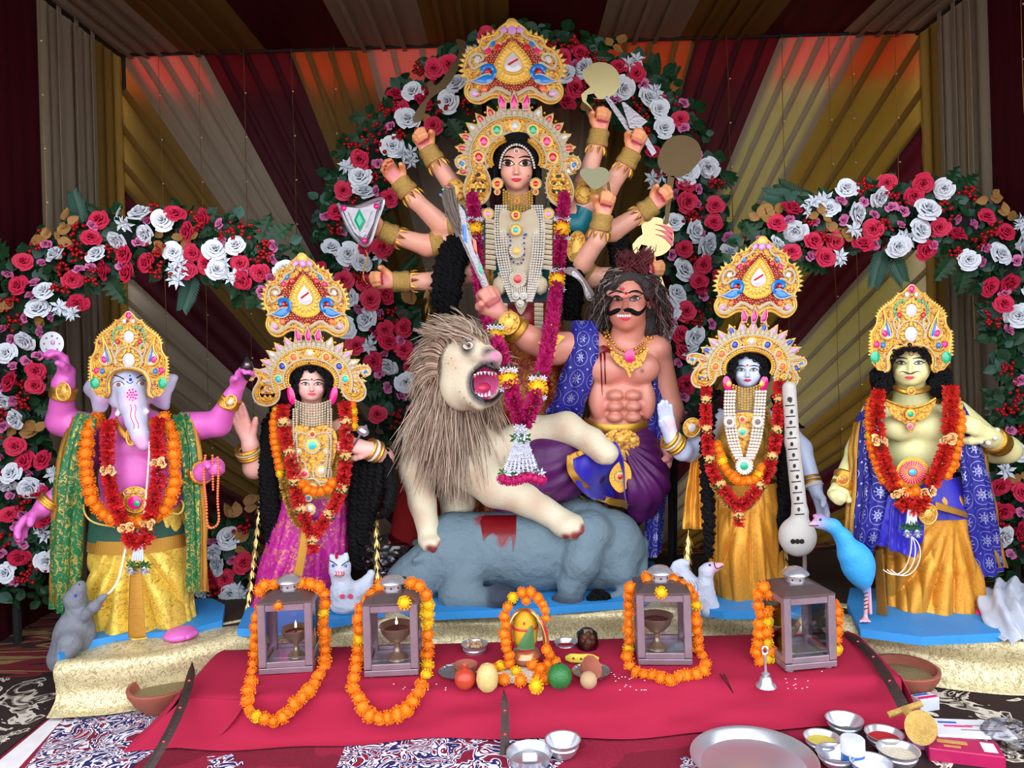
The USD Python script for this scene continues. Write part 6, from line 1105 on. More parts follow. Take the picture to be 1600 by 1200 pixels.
ARMS = [ # points (x, y, dd), radii, hand (wrist, tip, normal, thumb, curl)
    ([(752, 342, .06), (718, 304, .06)], [(718, 304, .06), (676, 246, .0), (668, 234, -.0)], (670, 238, 0), (646, 196, -.04), -1, (75, 75, 45)),
    ([(748, 350, .05), (692, 354, .03)], [(692, 354, .03), (650, 314, -.05), (624, 284, -.06)], (628, 290, -.06), (594, 248, -.1), -1, (45, 50, 30)),
    ([(748, 368, .06), (668, 384, .05)], [(668, 384, .05), (615, 368, -.02), (596, 360, -.04)], (600, 361, -.04), (566, 350, -.05), -1, (60, 70, 40)),
    ([(750, 420, .06), (690, 440, .06)], [(690, 440, .06), (640, 440, .0), (615, 440, -.02)], (618, 440, -.02), (570, 438, -.05), -1, (65, 70, 45)),
    ([(876, 338, .08), (912, 290, .08)], [(912, 290, .08), (932, 230, .04), (937, 205, .03)], (937, 207, .03), (948, 152, .0), 1, (80, 80, 50)),
    ([(884, 348, .05), (948, 296, .04)], [(948, 296, .04), (978, 256, -.02), (988, 238, -.03)], (987, 240, -.03), (1010, 190, -.06), 1, (80, 80, 50)),
    ([(878, 378, .03), (908, 412, -.02)], [(908, 412, -.02), (934, 376, -.1), (942, 336, -.13)], (942, 338, -.13), (958, 276, -.16), 1, (80, 80, 50)),
    ([(884, 362, .07), (956, 362, .07)], [(956, 362, .07), (1004, 332, .02), (1022, 320, .0)], (1018, 323, 0), (1064, 284, -.03), 1, (70, 75, 45)),
    ([(880, 400, .09), (926, 434, .1)], [(926, 434, .1), (985, 430, .06), (1002, 428, .05)], (1000, 428, .05), (1052, 416, .03), 1, (70, 70, 45))]
for up, lo, w, tip, th, cu in ARMS:
    B.limb(up, [19, 17], SK).limb(lo, [17, 12.5, 11], SK, .02)
    hand(B, w, tip, (.0, -1, .1), 60, OR if th else SK, curl=cu, thumb=th, spread=5, nail='#b0102c', palm='#ee7fa0', r=4.6, tcurl=(30, 35))
    B.spotw(S(*up[1]), m(24), '#e88a4a', .7, 1.)
mm, cc = B.mesh(.0062); bd = part(dg, 'body', mm, 'paint', True, col=cc); DB = B
face(B, bd, 807, 259, 55, 72, 'iris_brown', 'lip_red', wide=.245, eye=1.4, ey=-.05, bw=1.3, bindi=False); part(bd, 'mole', B.decal(oval(826, 275, 1.4, 1.4, n=8), .002, 3), 'ink_soft')
hb = Body(S, .02); hb.ell((808, 252, .04), (40, 32, 42), '#0c0b0e')
for x, y in curve(np.array([(774, 290), (774, 262), (782, 240), (796, 227), (808, 224), (822, 228), (834, 242), (840, 262), (840, 290)]), 16): hb.ell((x, y, -.04), (6, 12, 7), '#0c0b0e', .015)
for s in (-1, 1):
    for x, y, r_ in ((28, 262, 5), (26, 250, 6), (22, 240, 7), (15, 232, 8), (6, 227, 8)): hb.ell((808 + s * x, y, -.105 + .0016 * x), (r_, 12, r_), '#0c0b0e', .015)
hb.ell((808, 218, -.05), (24, 22, 10), '#0c0b0e', .02)
mm, cc = hb.mesh(.0065); hr = part(dg, 'hair', mm, 'black_hair', True)
arms_hair(dg, S, [[(752 - 6 * i, 322 + 6 * i, .04), (728 - 9 * i, 380, -.0), (714 - 10 * i, 440, -.04), (706 - 8 * i, 505 - 8 * i, -.02)] for i in range(4)] + [[(868 + 8 * i, 318 + 6 * i, .04), (886 + 6 * i, 370, -.0), (890 + 7 * i, 430, -.04), (886 + 7 * i, 500, -.03)] for i in range(3)] + [[(940 + 10 * i, 330 + 6 * i, .1), (960 + 8 * i, 390, .08), (968 + 6 * i, 450, .08), (966 + 6 * i, 500, .08)] for i in range(3)], 9.5, 25)
sk, uv = skirt(S, [(485, 58, .03), (540, 70, .03), (700, 84, .02), (890, 92, .0)], 816, 22, .06, 180, 40, .6, seed=6); part(dg, 'sari', sk, 'red_silk', True, uv=uv)
cloth(dg, 'sari_end', 'red_plain', [[S(640, 690, .05), S(690, 688, .0), S(790, 690, -.02)], [S(622, 770, .0), S(690, 770, -.06), S(800, 770, -.08)], [S(606, 850, -.02), S(690, 855, -.1), S(800, 850, -.1)]], nu=40, nv=30, fold=.015, nf=4, th=.004, wr=.01)
for up, lo, w, tip, th, cu in ARMS:
    a, b = np.array(lo[2]), np.array(lo[1]); d = (b - a) / np.linalg.norm((b - a)[:2]); p0, p1 = a + d * -2, a + d * 24
    k = part(dg, 'bracelet', B.ring(tuple(p0), tuple(p1), 14.5, 0, .006, 26, 15.5), 'old_gold', 30)
    for j in range(9):                               # pointed leaf cuff below the bracelet
        an = 2 * math.pi * j / 9; ax = unit(S(*(a + d * 60)) - S(*a)); u = unit(np.cross(ax, [0, 1, .1])); v = np.cross(ax, u); c0_ = S(*(a + d * 26)); o = math.cos(an) * u + math.sin(an) * v; tq = np.cross(ax, o)
        part(k, 'cuff_leaf', TM([c0_ + o * m(14.5) - tq * m(3.4), c0_ + o * m(17), c0_ + o * m(14.5) + tq * m(3.4), c0_ + o * m(17.5) + ax * m(13), c0_ + o * m(18.5) + ax * m(6)], [[0, 4, 1], [1, 4, 2], [2, 4, 3], [3, 4, 0]]), 'gold', False)
    e0, e1 = np.array(up[1]), np.array(up[0]); d = (e1 - e0) / np.linalg.norm((e1 - e0)[:2])
    if th: part(dg, 'armlet', B.ring(tuple(e0 + d * 6), tuple(e0 + d * 26), 18.5, 0, .006, 26, 19), 'old_gold', 30)
for pts in ([(868, 352), (905, 350), (915, 330)], [(752, 352), (722, 352), (708, 332)]): part(dg, 'sleeve', tube(S(*np.array([(x, y, .03) for x, y in pts]).T), m(21), 12), 'teal_silk')
badge(dg, S, 914, 300, -.02, 15, 18, 'gold_soft', 20); badge(dg, S, 712, 296, -.02, 14, 16, 'gold_soft', -30); badge(dg, S, 900, 385, -.06, 14, 24, 'gold_soft', 10)
# jewellery
part(dg, 'choker', cat([strand(S, [(787, y - 3, -.11), (797, y + 3, -.135), (809, y + 5, -.145), (821, y + 3, -.135), (831, y - 3, -.11)], 0, 2.1) for y in range(300, 330, 4)]), 'braid_gold', kind='stuff')
for s in (-1, 1):
    medallion(dg, S, 807 + s * 30, 287, -.12, 9, ('gold', 'cream_cord', 'gem_red'), 'earring'); medallion(dg, S, 807 + s * 30, 300, -.12, 5, ('gold', 'cream_cord', 'gem_red'), 'earring')
    part(dg, 'side_pearls', cat([cord(S, [(811 + s * 44 - 8, y, -.16 - .0002 * (y - 340)), (811 + s * 44 + 8, y + 2, -.165 - .0002 * (y - 340))], 3.6, 4, 6) for y in range(345, 425, 8)]), 'cream_cord', kind='stuff')
    part(dg, 'side_chain', cat([strand(S, [(811 + s * (28 + o), 322, -.14), (812 + s * (30 + o), 370, -.18), (813 + s * (24 + o), 420, -.2), (815 + s * (12 + o * .5), 470, -.215)], 0, 2.0) for o in (-8, -4, 0, 4, 8)]), 'pearl', kind='stuff')
    part(dg, 'gold_fringe', ruffles(S(*curve(np.array([(812 + s * 44, 330, -.12), (814 + s * 50, 400, -.15), (815 + s * 46, 460, -.17), (816 + s * 40, 510, -.18)]), 24).T), m(6), 5 + s, .28), 'braid_gold', False)
    part(dg, 'pearl_drop', lathe([(.001, -.05), (.03, -.035), (.042, 0), (.034, .03), (.01, .05), (.014, .065), (.001, .07)], 18, S(813 + s * 31, 446, -.17)), 'cream_cord', True)
    part(dg, 'lower_pearls', cat([cord(S, [(814 + s * 28 - 7, y, -.18), (814 + s * 28 + 7, y + 1, -.185)], 3.3, 4, 6) for y in range(476, 512, 7)]), 'cream_cord', kind='stuff')
    medallion(dg, S, 810 + s * 47, 334, -.14, 9, ('gold', 'cream_cord', 'gem_lilac'))
part(dg, 'breastplate', plate(S, curve(np.array([(786, 326), (809, 334), (832, 326), (842, 360), (838, 410), (830, 450), (822, 480), (814, 492), (806, 480), (796, 450), (788, 410), (780, 360)]), 50, True), -.17, .008), 'cream_cord', 30)
for x, y, r, st in ((808, 314, 4.5, ('gold', 'gold_soft', 'gem_red')), (806, 336, 8, ('gold_soft', 'gold', 'gem_red')), (806, 359, 9, ('gold_soft', 'gold_soft', 'gem_teal')), (807, 392, 11, ('cream_cord', 'pearl', 'gold_soft')), (809, 436, 13, ('cream_cord', 'pearl', 'gem_red')), (806, 462, 6, ('pearl', 'pearl', 'gem_white')), (818, 462, 6, ('pearl', 'pearl', 'gem_white')), (813, 474, 6, ('pearl', 'pearl', 'gem_white'))): medallion(dg, S, x, y, -.185 - .0003 * (y - 320), r, st)
part(dg, 'blue_beads', strand(S, [(794, 366), (797, 395), (803, 410), (812, 412), (819, 398), (822, 366)], -.19, 1.6, 6), 'gem_deep', kind='stuff'); part(dg, 'silver_fringe', cat([cord(S, [(800 + i * 3, 448, -.222), (801 + i * 2.8, 462, -.224)], 1.1, 4, 5) for i in range(8)]), 'pearl', kind='stuff')
part(dg, 'forehead_pearls', cat([strand(S, [(781, 262), (784, 246), (794, 231), (807, 226), (820, 231), (831, 246), (835, 262)], -.15, 2.0), strand(S, [(807, 226), (807, 240)], -.165, 2.2)]), 'pearl', kind='stuff'); medallion(dg, S, 807, 236, -.165, 4.5, ('pearl', 'pearl', 'gem_red'), 'forehead_jewel')
goddess_crown(S, 'towering gold crown with blue peacocks on the ten-armed goddess', 806, 248, (37, 29), (73, 68), 26, 160, 34, 77, .03, -.075, ((744, 282, 66, 76), (874, 284, 66, 76)), 17, ('gem_red', 'gem_green', 'gem_pink'), ('gem_red', 'gem_white', 'gem_red'))
tassel('tinsel_tassel', 'gold tinsel tassel hanging under the lowest left arms of the ten-armed goddess', S, [(666, 420, .02), (668, 460, .0), (670, 500, -.02), (672, 540, -.05)], 6, 13)
t = thing('petal_garland', 'long magenta petal garland with yellow marigolds and a jasmine tassel', 'garland', S(815, 500, -.3))
petal_rope(t, S, [(738, 306, -.08), (744, 380, -.14), (758, 480, -.3), (772, 520, -.52), (788, 570, -.66), (799, 610, -.72), (810, 650, -.75), (815, 664, -.76)], 12, [.14, .61, .8], 'petal_magenta', j_jasmine, 1); petal_rope(t, S, [(882, 306, -.08), (876, 380, -.16), (868, 460, -.22), (856, 540, -.5), (842, 600, -.7), (830, 640, -.75), (818, 664, -.76)], 12, [.14, .36, .83], 'petal_magenta', j_jasmine, 2)
part(t, 'tassel_cap', cat([place(STAR[i % 2], S(808 + (i % 4) * 4, 668 + (i // 4) * 7, -.78), jit(FRONT, .5), i, m(6)) for i in range(12)]), 'jasmine', False, kind='stuff'); part(t, 'tassel_leaves', cat([place(STAR[0], S(806 + i * 5, 684, -.775), jit(FRONT, .5), i, m(9)) for i in range(4)]), 'leaf_green', False)
for i in range(8):
    xt, xb_ = 806 + i * 2.4, 788 + i * 7.4; part(t, 'jasmine_string', cat([place(STAR[k % 2], S(xt + (xb_ - xt) * f, 690 + 46 * f, -.78), jit((0, -1, 0), .6), k, m(3.6)) for k, f in enumerate(np.linspace(0, 1, 11))] + [cord(S, [(xt, 686, -.775), (xb_, 738, -.78)], 1.2, 4, 5)]), 'jasmine', False)
    part(t, 'tassel_bloom', place(ruffle_ball(i), S(785 + i * 8.6, 748 + 3 * math.sin(i), -.78), jit((0, -1, -.4), .3), i, m(8)), 'petal_magenta', 50); part(t, 'bloom_cap', place(STAR[0], S(785 + i * 8.6, 739, -.78), jit((0, -1, .3), .3), i, m(7)), 'jasmine' if i % 2 else 'leaf_green', False)
# what the hands hold
def cut(name, label, cat_, S, pts, dd, mt, extra=(), part_name='blade', t=.005):
    th_ = thing(name, label, cat_, S(*np.mean(pts, 0), dd)); part(th_, part_name, plate(S, pts, dd, t), mt, False)
    for nm, q, mt2, z in extra: part(th_, nm, plate(S, q, dd - z, t), mt2, False)
    return th_
cut('scimitar', 'dark gold curved scimitar raised by the topmost left hand', 'sword', S, curve(np.array([(648, 192), (656, 190), (668, 160), (690, 142), (712, 115), (724, 88), (726, 64), (712, 62), (716, 72), (712, 92), (696, 116), (678, 132), (674, 126), (668, 128), (670, 142), (660, 160)]), 70, True), .01, 'brass_dark')
cut('crescent_disc', 'large polished gold crescent axe in the topmost right hand', 'axe', S, [(938 + 31 * math.cos(a), 126 - 29 * math.sin(a)) for a in np.linspace(-2.0, 2.75, 30)] + [(914, 126), (922, 136), (914, 142), (908, 148), (910, 158), (920, 166), (930, 176), (924, 168), (916, 158), (918, 148), (928, 146), (934, 154)], .03, 'pale_gold_mirror', [('handle', [(944, 152), (950, 149), (990, 204), (982, 209)], 'silver', .06)])
cut('knife', 'short steel knife in the second right hand of the goddess', 'knife', S, [(971, 160), (975, 159), (1012, 190), (1004, 196), (998, 204), (984, 200)], -.05, 'silver', [('handle', [(996, 204), (1003, 198), (1026, 238), (1019, 244)], 'silver', .0)])
cut('paddle', 'dark bronze paddle shape held by the right hand near the rose arch', 'paddle', S, curve(np.array([(1030, 240), (1046, 216), (1072, 212), (1090, 222), (1096, 240), (1078, 268), (1056, 278), (1044, 274), (1028, 256)]), 40, True), -.0, 'brass_dark', [('handle', [(1043, 275), (1054, 275), (1044, 350), (1038, 348)], 'brass_dark', .0)])
cut('leaf_plate', 'pale gold leaf shape above the middle right fist', 'leaf ornament', S, curve(np.array([(906, 268), (916, 262), (926, 264), (936, 261), (952, 270), (950, 282), (942, 290), (928, 296), (918, 288), (910, 278)]), 36, True), -.12, 'dull_gold', [('handle', [(948, 286), (952, 284), (958, 320), (952, 322)], 'brass_dark', -.004)])
cut('fan_blade', 'polished gold fan-shaped axe with red paint streaks behind the demon', 'axe', S, [(1022 + 31 * math.cos(a), 370 - 31 * math.sin(a)) for a in np.linspace(-2.2, 2.0, 30)] + [(1002, 352), (1004, 366), (996, 372), (988, 382), (990, 396), (1000, 404), (1006, 398), (998, 390), (1002, 382), (1012, 384)], .02, 'pale_gold_mirror', [('handle', [(1012, 392), (1020, 392), (1044, 462), (1036, 464)], 'pale_gold_mirror', -.006)] + [('paint_streak', curve(np.array([(1052, 360 + i * 9), (1038, 352 + i * 8), (1024, 350 + i * 8), (1038, 356 + i * 8), (1052, 366 + i * 9)]), 20, True), 'gem_red', .006) for i in range(3)])
sh = thing('trident_shield', 'silver foil three-pointed shield with a green diamond on the left arm', 'shield', S(562, 348, -.1)); o_ = np.array([(528, 318), (562, 322), (598, 311), (588, 350), (571, 384), (552, 368), (538, 342)])
part(sh, 'plate', gem(S, o_, -.14, .03, .82), 'silver', False); part(sh, 'rim', cord(S, np.vstack([o_, o_[:1]]), -.155, 2.6, 50), 'steel'); part(sh, 'diamond', gem(S, [(561, 326), (571, 345), (562, 362), (553, 344)], -.17, .012), 'gem_green', False)
for x, y in ((537, 325), (588, 322), (569, 376)): part(sh, 'stud', gem(S, oval(x, y, 4.5, 4.5, n=12), -.168, .01), 'gem_pink')
part(sh, 'embossing', cat([cord(S, [(545, 332), (550, 345), (556, 358)], -.172, 1.2), cord(S, [(582, 330), (577, 344), (572, 356)], -.172, 1.2), cord(S, [(562, 366), (566, 372), (572, 366)], -.172, 1.2)]), 'steel')
t = thing('snake_rope', 'thin gold wire hanging from the lowest left hand', 'wire', S(572, 425, -.05)); part(t, 'wire', cord(S, [(575, 445, -.06), (568, 425, -.06), (574, 405, -.06), (570, 390, -.06)], .9), 'gold')

# ------------------------------------------------------------------ the lion
S = Frame(3.72); m = S.r; B = Body(S, .04); LW = '#cfc4a8'
ln = thing('lion_statue', 'cream lion statue with a shaggy tan mane roaring over the buffalo', 'statue', S(730, 860))
B.ell((722, 700, .05), (66, 60, 62), LW).ell((690, 690, .28), (58, 70, 50), LW).ell((668, 690, .08), (34, 36, 44), LW)
B.limb([(660, 680, .02), (650, 735, -.02), (660, 785, -.05), (671, 835, -.08)], [31, 25, 20, 17], LW, .03).ell((676, 846, -.11), (21, 26, 13), LW, .03)
B.limb([(738, 728, -.05), (775, 762, -.1), (826, 782, -.13), (874, 812, -.15)], [40, 29, 23, 19], LW, .03).ell((890, 822, -.18), (26, 26, 19), LW, .03)
B.limb([(770, 705, .0), (835, 676, -.02), (885, 668, -.1), (925, 690, -.17), (938, 702, -.19)], [30, 25, 23, 19, 17], LW, .03).ell((946, 708, -.2), (19, 20, 17), LW, .03)
B.limb([(700, 740, .2), (716, 785, .15), (706, 830, .1)], [34, 27, 20], LW, .03).ell((700, 832, .06), (26, 28, 12), LW, .03)
for x, y, dd in ((667, 853, -.15), (678, 856, -.16), (690, 852, -.14)): B.ell((x, y, dd), (7, 10, 8), LW, .01)
for x, y, dd in ((884, 832, -.22), (896, 834, -.225), (908, 828, -.21)): B.ell((x, y, dd), (8, 10, 9), LW, .01)
for x, y, dd in ((942, 718, -.225), (952, 718, -.22), (958, 708, -.21)): B.ell((x, y, dd), (7, 8, 7), LW, .01)
B.ell((712, 590, .0), (58, 52, 80), '#b39a84', .05)
hd = -.17
B.ell((730, 560, hd), (40, 34, 38), LW, .04).ell((722, 600, hd), (34, 30, 40), LW, .04).ell((752, 592, hd - .04), (36, 34, 44), LW, .04); B.limb([(744, 548, hd - .09), (768, 562, hd - .17)], [20, 15], LW, .03).limb([(736, 610, hd - .06), (750, 628, hd - .14)], [22, 12], LW, .03)
B.ell((770, 558, hd - .19), (13, 10, 10), '#c98aa0', .015); B.ell((768, 576, hd - .16), (14, 14, 9), LW, .02).ell((752, 578, hd - .15), (12, 12, 9), LW, .02)
B.limb([(722, 536, hd - .08), (742, 536, hd - .11), (758, 548, hd - .14)], [9, 9, 7], LW, .03)
B.ell((760, 599, hd - .17), (21, 30, 25), '#c8508c', .012, neg=True)
B.spot((729, 541), 18, '#1e1a18', .95, .6).spot((762, 548), 15, '#3a3434', .85, .9).spot((772, 566), 13, '#3c3236', .7, .9).spot((774, 556), 8, '#d678a0', .9, .6).spot((745, 530), 14, '#a5846a', .5, 1.).spot((708, 566), 20, '#c49a7c', .5, 1.)
for a in np.linspace(0, 6.28, 25)[:-1]: B.spot((760 + 26 * math.cos(a), 599 + 30 * math.sin(a)), 9, '#2c2c38', .85, .8)
for x, y, dd, r in ((652, 745, -.07, 22), (668, 770, -.06, 24), (760, 770, -.15, 26), (840, 785, -.17, 24), (700, 720, -.1, 30), (745, 745, -.15, 20), (880, 670, -.16, 22), (915, 695, -.22, 20), (640, 790, 0, 18), (655, 810, 0, 20), (800, 790, 0, 22), (860, 700, 0, 22), (930, 715, 0, 16)): B.spot((x, y), r, '#b07c60', .5, 1.)
for x, y, dd in ((680, 860, -.15), (690, 852, -.15), (672, 858, -.16), (884, 840, -.22), (898, 838, -.23), (912, 826, -.2), (906, 836, -.22)): B.spot((x, y), 10, '#7a0e18', .95, .6)
mm, cc = B.mesh(.0062); bd = part(ln, 'body', mm, 'paint_matt', True, col=cc)
k = np.linspace(0, 2 * math.pi, 41); part(bd, 'lips', B.line(np.c_[760 + 23 * np.cos(k), 599 + 27.5 * np.sin(k)], 2.6, 0, 60), 'ink'); part(bd, 'nose_line', B.line([(768, 566), (769, 574), (764, 578)], 1.2), 'ink')
e = part(bd, 'eye', B.decal(oval(731, 540, 8, 5.6, -10, n=14), .002, 3), 'eye_white', True); part(e, 'iris', B.decal(oval(732, 540, 4.4, 4.4, n=12), .0035, 3), 'ink_soft', True); part(e, 'pupil', B.decal(oval(732, 540, 2.2, 2.2, n=8), .005, 3), 'ink', True)
part(bd, 'tongue', ball(S(754, 606, hd - .06), (m(14), m(16), m(9)), 2), 'lip', True)
def tooth(x, y, dd, h, r, up, mt='eye_white'): return part(bd, 'tooth', lathe([(m(r), 0), (m(r * .75), m(h * .5)), (.0005, m(h))], 8, S(x, y, dd), (0, -.1, up)), mt, True)
for x, h in ((742, 9), (747, 5), (752, 5), (758, 5), (764, 5), (769, 6), (775, 9)): tooth(x, 580 + abs(x - 758) * .12, hd - .17 + abs(x - 764) * .001, h, 2.6, -1)
for x, h in ((743, 8), (748, 5), (753, 5), (759, 5), (765, 8)): tooth(x, 620 - abs(x - 754) * .15, hd - .15, h, 2.5, 1)
for x, y in ((742, 589), (774, 588), (744, 611)): part(bd, 'blood_drop', ball(S(x, y, hd - .195), m(2.4), 1), 'gem_red')
part(bd, 'whisker_dots', cat([B.decal(oval(x, y, 1.1, 1.1, n=6), .002, 3) for x, y in ((705, 560), (700, 568), (712, 575), (725, 622), (735, 630), (718, 612))]), 'ink_soft')
rng = np.random.default_rng(5); mats = {0: [], 1: [], 2: []}
for i in range(5200):
    th = rng.uniform(0, 2 * math.pi); ph = rng.uniform(-.5, 1.2); u_, v_ = rng.uniform(0, 2 * math.pi), rng.uniform(-1, 1); d = np.array([math.sqrt(1 - v_ * v_) * math.cos(u_), math.sqrt(1 - v_ * v_) * math.sin(u_), v_])
    if d[1] > .45: continue
    px, pz = 713 + 50 * d[0], 590 - 76 * d[2]
    infront = d[1] < -.1 and ((px - 738) / 44) ** 2 + ((pz - 582) / 58) ** 2 < 1
    if infront: continue
    r0 = S(px, pz, m(50) * d[1] - .02); out = unit(d * [1, 1, .5]); away = unit(np.array([px - 735, 0, -(pz - 575)]) + 1e-6); dr = unit(out * .4 + away * .22 + rng.normal(0, .13, 3) + [0, -.15, -.8 if pz > 560 else -.3]); Lh = rng.uniform(.09, .19) * (1.35 if pz > 600 else .62)
    k = np.linspace(0, 1, 5)[:, None]; bend = np.array([rng.normal(0, .3), rng.normal(0, .2), -1.1]); pts = r0 + dr * k * Lh + bend * (k ** 2) * Lh * .55
    mats[i % 3].append(tube(pts, (.0027) * np.array([.9, 1, .9, .7, .3]), 3))
for a in np.linspace(-.2, 3.4, 46):                      # fringe of the brow, and the collar of the face
    for q in range(5):
        x, y = 728 - 45 * math.cos(a + rng.normal(0, .05)) * 1.0, 575 - 46 * math.sin(a + rng.normal(0, .05)); r0 = S(x, y, hd - .05 + rng.uniform(-.02, .03)); dr = unit(np.array([(x - 728) * .02, -.25, (575 - y) * .022 + .2])); k = np.linspace(0, 1, 5)[:, None]
        mats[q % 3].append(tube(r0 + dr * k * .1 + np.array([rng.normal(0, .3), -.2, -.9]) * k ** 2 * .055, .004 * np.array([.9, 1, .9, .7, .3]), 3))
for i in range(420):                                    # tuft combed back over the brow
    t_ = rng.uniform(0, 1); x, y = 688 + 76 * t_ + rng.normal(0, 3), 530 - 8 * math.sin(math.pi * t_) + rng.normal(0, 5); r0 = P(x, y, float(B.hit(np.array([x]), np.array([y]))[0]) + .005) if i % 6 == 0 else r0 + rng.normal(0, .008, 3)
    k = np.linspace(0, 1, 5)[:, None]; dr = unit(np.array([-.5 + rng.normal(0, .25), .25 + rng.normal(0, .2), .75])); mats[i % 3].append(tube(r0 + dr * k * .1 + np.array([-.05, .03, -.02]) * k ** 2, .0036 * np.array([.9, 1, .9, .7, .3]), 3))
for i, c_ in enumerate(('#8f7762', '#a68c76', '#c0aa96')): plain(f'mane_{"abc"[i]}', c_, .7, var=.2, scale=30.); part(ln, 'mane', cat(mats[i]), f'mane_{"abc"[i]}', True, kind='stuff')

# ------------------------------------------------------------------ the buffalo
S = Frame(3.72); m = S.r; B = Body(S, .04); BG = '#61757f'
bf = thing('buffalo_statue', 'slate grey buffalo statue lying collapsed under the lion', 'statue', S(830, 945))
B.limb([(720, 858, 0), (830, 858, 0), (930, 860, 0)], [56, 60, 62], BG, .06).ell((958, 858, -.02), (50, 50, 60), BG, .05).ell((704, 855, -.01), (40, 44, 50), BG, .05).ell((900, 800, .05), (40, 40, 28), BG, .06)
B.limb([(695, 872, -.06), (655, 900, -.08), (630, 908, -.09)], [44, 36, 27], BG, .05); B.limb([(672, 866, -.14), (650, 876, -.18)], [9, 5], BG, .02).limb([(684, 852, .06), (650, 848, .12)], [9, 6], BG, .02)
B.limb([(735, 880, -.13), (712, 930, -.2), (760, 938, -.24), (772, 936, -.245)], [32, 24, 17, 15], BG, .03); B.ell((782, 934, -.25), (25, 24, 20), '#20263a', .008)
B.limb([(920, 835, -.14), (908, 880, -.2), (893, 915, -.2), (890, 928, -.2)], [36, 26, 19, 18], BG, .03); B.ell((888, 940, -.21), (26, 26, 15), '#20263a', .008)
B.limb([(968, 892, -.12), (985, 918, -.1), (990, 935, -.1)], [26, 20, 16], BG, .03); B.limb([(1004, 850, -.02), (1003, 890, -.08), (980, 922, -.17), (950, 936, -.2)], [10, 8, 7, 6], BG, .02)
for s in np.linspace(0, 1, 7): B.spot((928 + 24 * s - 12 * math.sin(6 * s), 800 + 80 * s, -.2), 8, '#4c5d66', .5, 1.)
B.spot((775, 818), 24, '#7a1420', .9, .5).spot((790, 828), 20, '#8a1a2a', .8, .5).spot((755, 812), 18, '#7a1420', .85, .5).spot((785, 846), 12, '#8a2a3a', .7, .6)
mm, cc = B.mesh(.0066, noise=(.006, 22)); bd = part(bf, 'body', mm, 'clay', True, col=cc)
BB = B; part(bd, 'blood', B.decal([(749, 805), (807, 805), (806, 835), (802, 862), (799, 836), (790, 842), (783, 855), (779, 838), (770, 832), (764, 836), (755, 845), (752, 825)], .003, 6), 'blood', True); part(bd, 'eye', B.decal(oval(630, 903, 5, 2.5, -15, n=12), .003, 3), 'ink', True)
part(bf, 'tail_tuft', curls(S, oval(936, 944, 17, 20), 5, 150, 3, -.225, 2., .35), 'black_hair', True, kind='stuff')

# ------------------------------------------------------------------ the demon
S = Frame(3.78); m = S.r; B = Body(S, .03); DK = '#c98672'
dm = thing('demon_statue', 'bare-chested moustached demon statue in purple trousers with a blue velvet shawl', 'statue', S(950, 810))
B.ell((972, 570, .02), (58, 40, 40), DK).ell((966, 618, .02), (50, 38, 52), DK).ell((962, 668, .02), (50, 40, 30), DK).limb([(976, 540, .02), (984, 505, -.01)], [27, 25], DK)
for s in (-1, 1): B.ell((974 + s * 27, 576, -.085), (30, 17, 23), DK, .03); B.ell((974 + s * 50, 545, .0), (24, 26, 22), DK, .03)
for r_ in range(3):
    for s in (-1, 1): B.ell((975 + s * 14, 618 + r_ * 17, -.105 + .004 * r_), (12.5, 12, 8.5), DK, .012)
for s in (-1, 1): B.ell((972 + s * 38, 625, -.06), (14, 16, 30), DK, .03)
B.limb([(922, 542, .0), (866, 546, -.04), (826, 530, -.08)], [27, 23, 20], DK).limb([(826, 530, -.08), (795, 508, -.12), (778, 490, -.14)], [21, 16, 13], DK, .02); B.ell((880, 538, -.04), (24, 20, 18), DK, .03)
B.limb([(1024, 552, .03), (1048, 640, .03), (1044, 705, -.02)], [24, 19, 14], DK)
hand(B, (779, 492, -.14), (750, 440, -.17), (.25, -1, 0), 76, DK, curl=(80, 80, 50), thumb=1, spread=4, nail='#d0607a', r=6.4, palm='#e07f98', tcurl=(35, 40)); hand(B, (1044, 702, -.02), (1036, 750, -.06), (-.9, -.3, 0), 50, '#d8908c', curl=(50, 60, 40), thumb=1, nail=None, r=5.2)
hd = -.05; head(B, 980, 476, 60, 78, '#c47c68', hd, nose=1.2, nose_w=1.35, jaw=1.05, turn=-.45)
for s in (-1, 1): B.ell((979 + s * 36, 472, hd + .02), (6, 8, 12), DK, .01); B.limb([(974 + s * 4, 462, hd - .2), (976 + s * 24, 458, hd - .16)], [4.5, 4.5], '#c07a68', .02)
B.ell((975, 495, hd - .19), (11, 12, 6), '#8a2030', .01, neg=True)
for q in ((945, 566, -.16), (1004, 580, -.15)): B.spot(q, 6, '#4a2420', .9, .5)
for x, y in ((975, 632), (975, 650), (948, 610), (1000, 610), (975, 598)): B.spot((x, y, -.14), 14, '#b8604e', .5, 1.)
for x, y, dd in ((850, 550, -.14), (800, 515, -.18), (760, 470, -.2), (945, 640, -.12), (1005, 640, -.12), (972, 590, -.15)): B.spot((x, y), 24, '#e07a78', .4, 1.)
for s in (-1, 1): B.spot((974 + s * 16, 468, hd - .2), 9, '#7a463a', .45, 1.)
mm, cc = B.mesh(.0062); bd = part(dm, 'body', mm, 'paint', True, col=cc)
face(B, bd, 980, 474, 60, 78, 'iris_brown', 'lip_red', turn=-.45, wide=.225, eye=1.05, ey=-.09, brow='ink', look=.3, bw=1.9)
for s in (-1, 1): part(bd, 'moustache', B.line([(974 + s * 1, 486), (974 + s * 12, 486), (974 + s * 24, 490), (974 + s * 33, 482), (974 + s * 36, 474)], [2.5, 4.2, 3.6, 2.4, .8], 0, 18), 'black_hair'); part(bd, 'teeth', cat([ball(S(975 + s * (2 + 3.6 * k), 493.5, hd - .205 + .004 * k), (m(1.8), m(1.5), m(2.2)), 1) for k in range(3)]), 'eye_white', True)
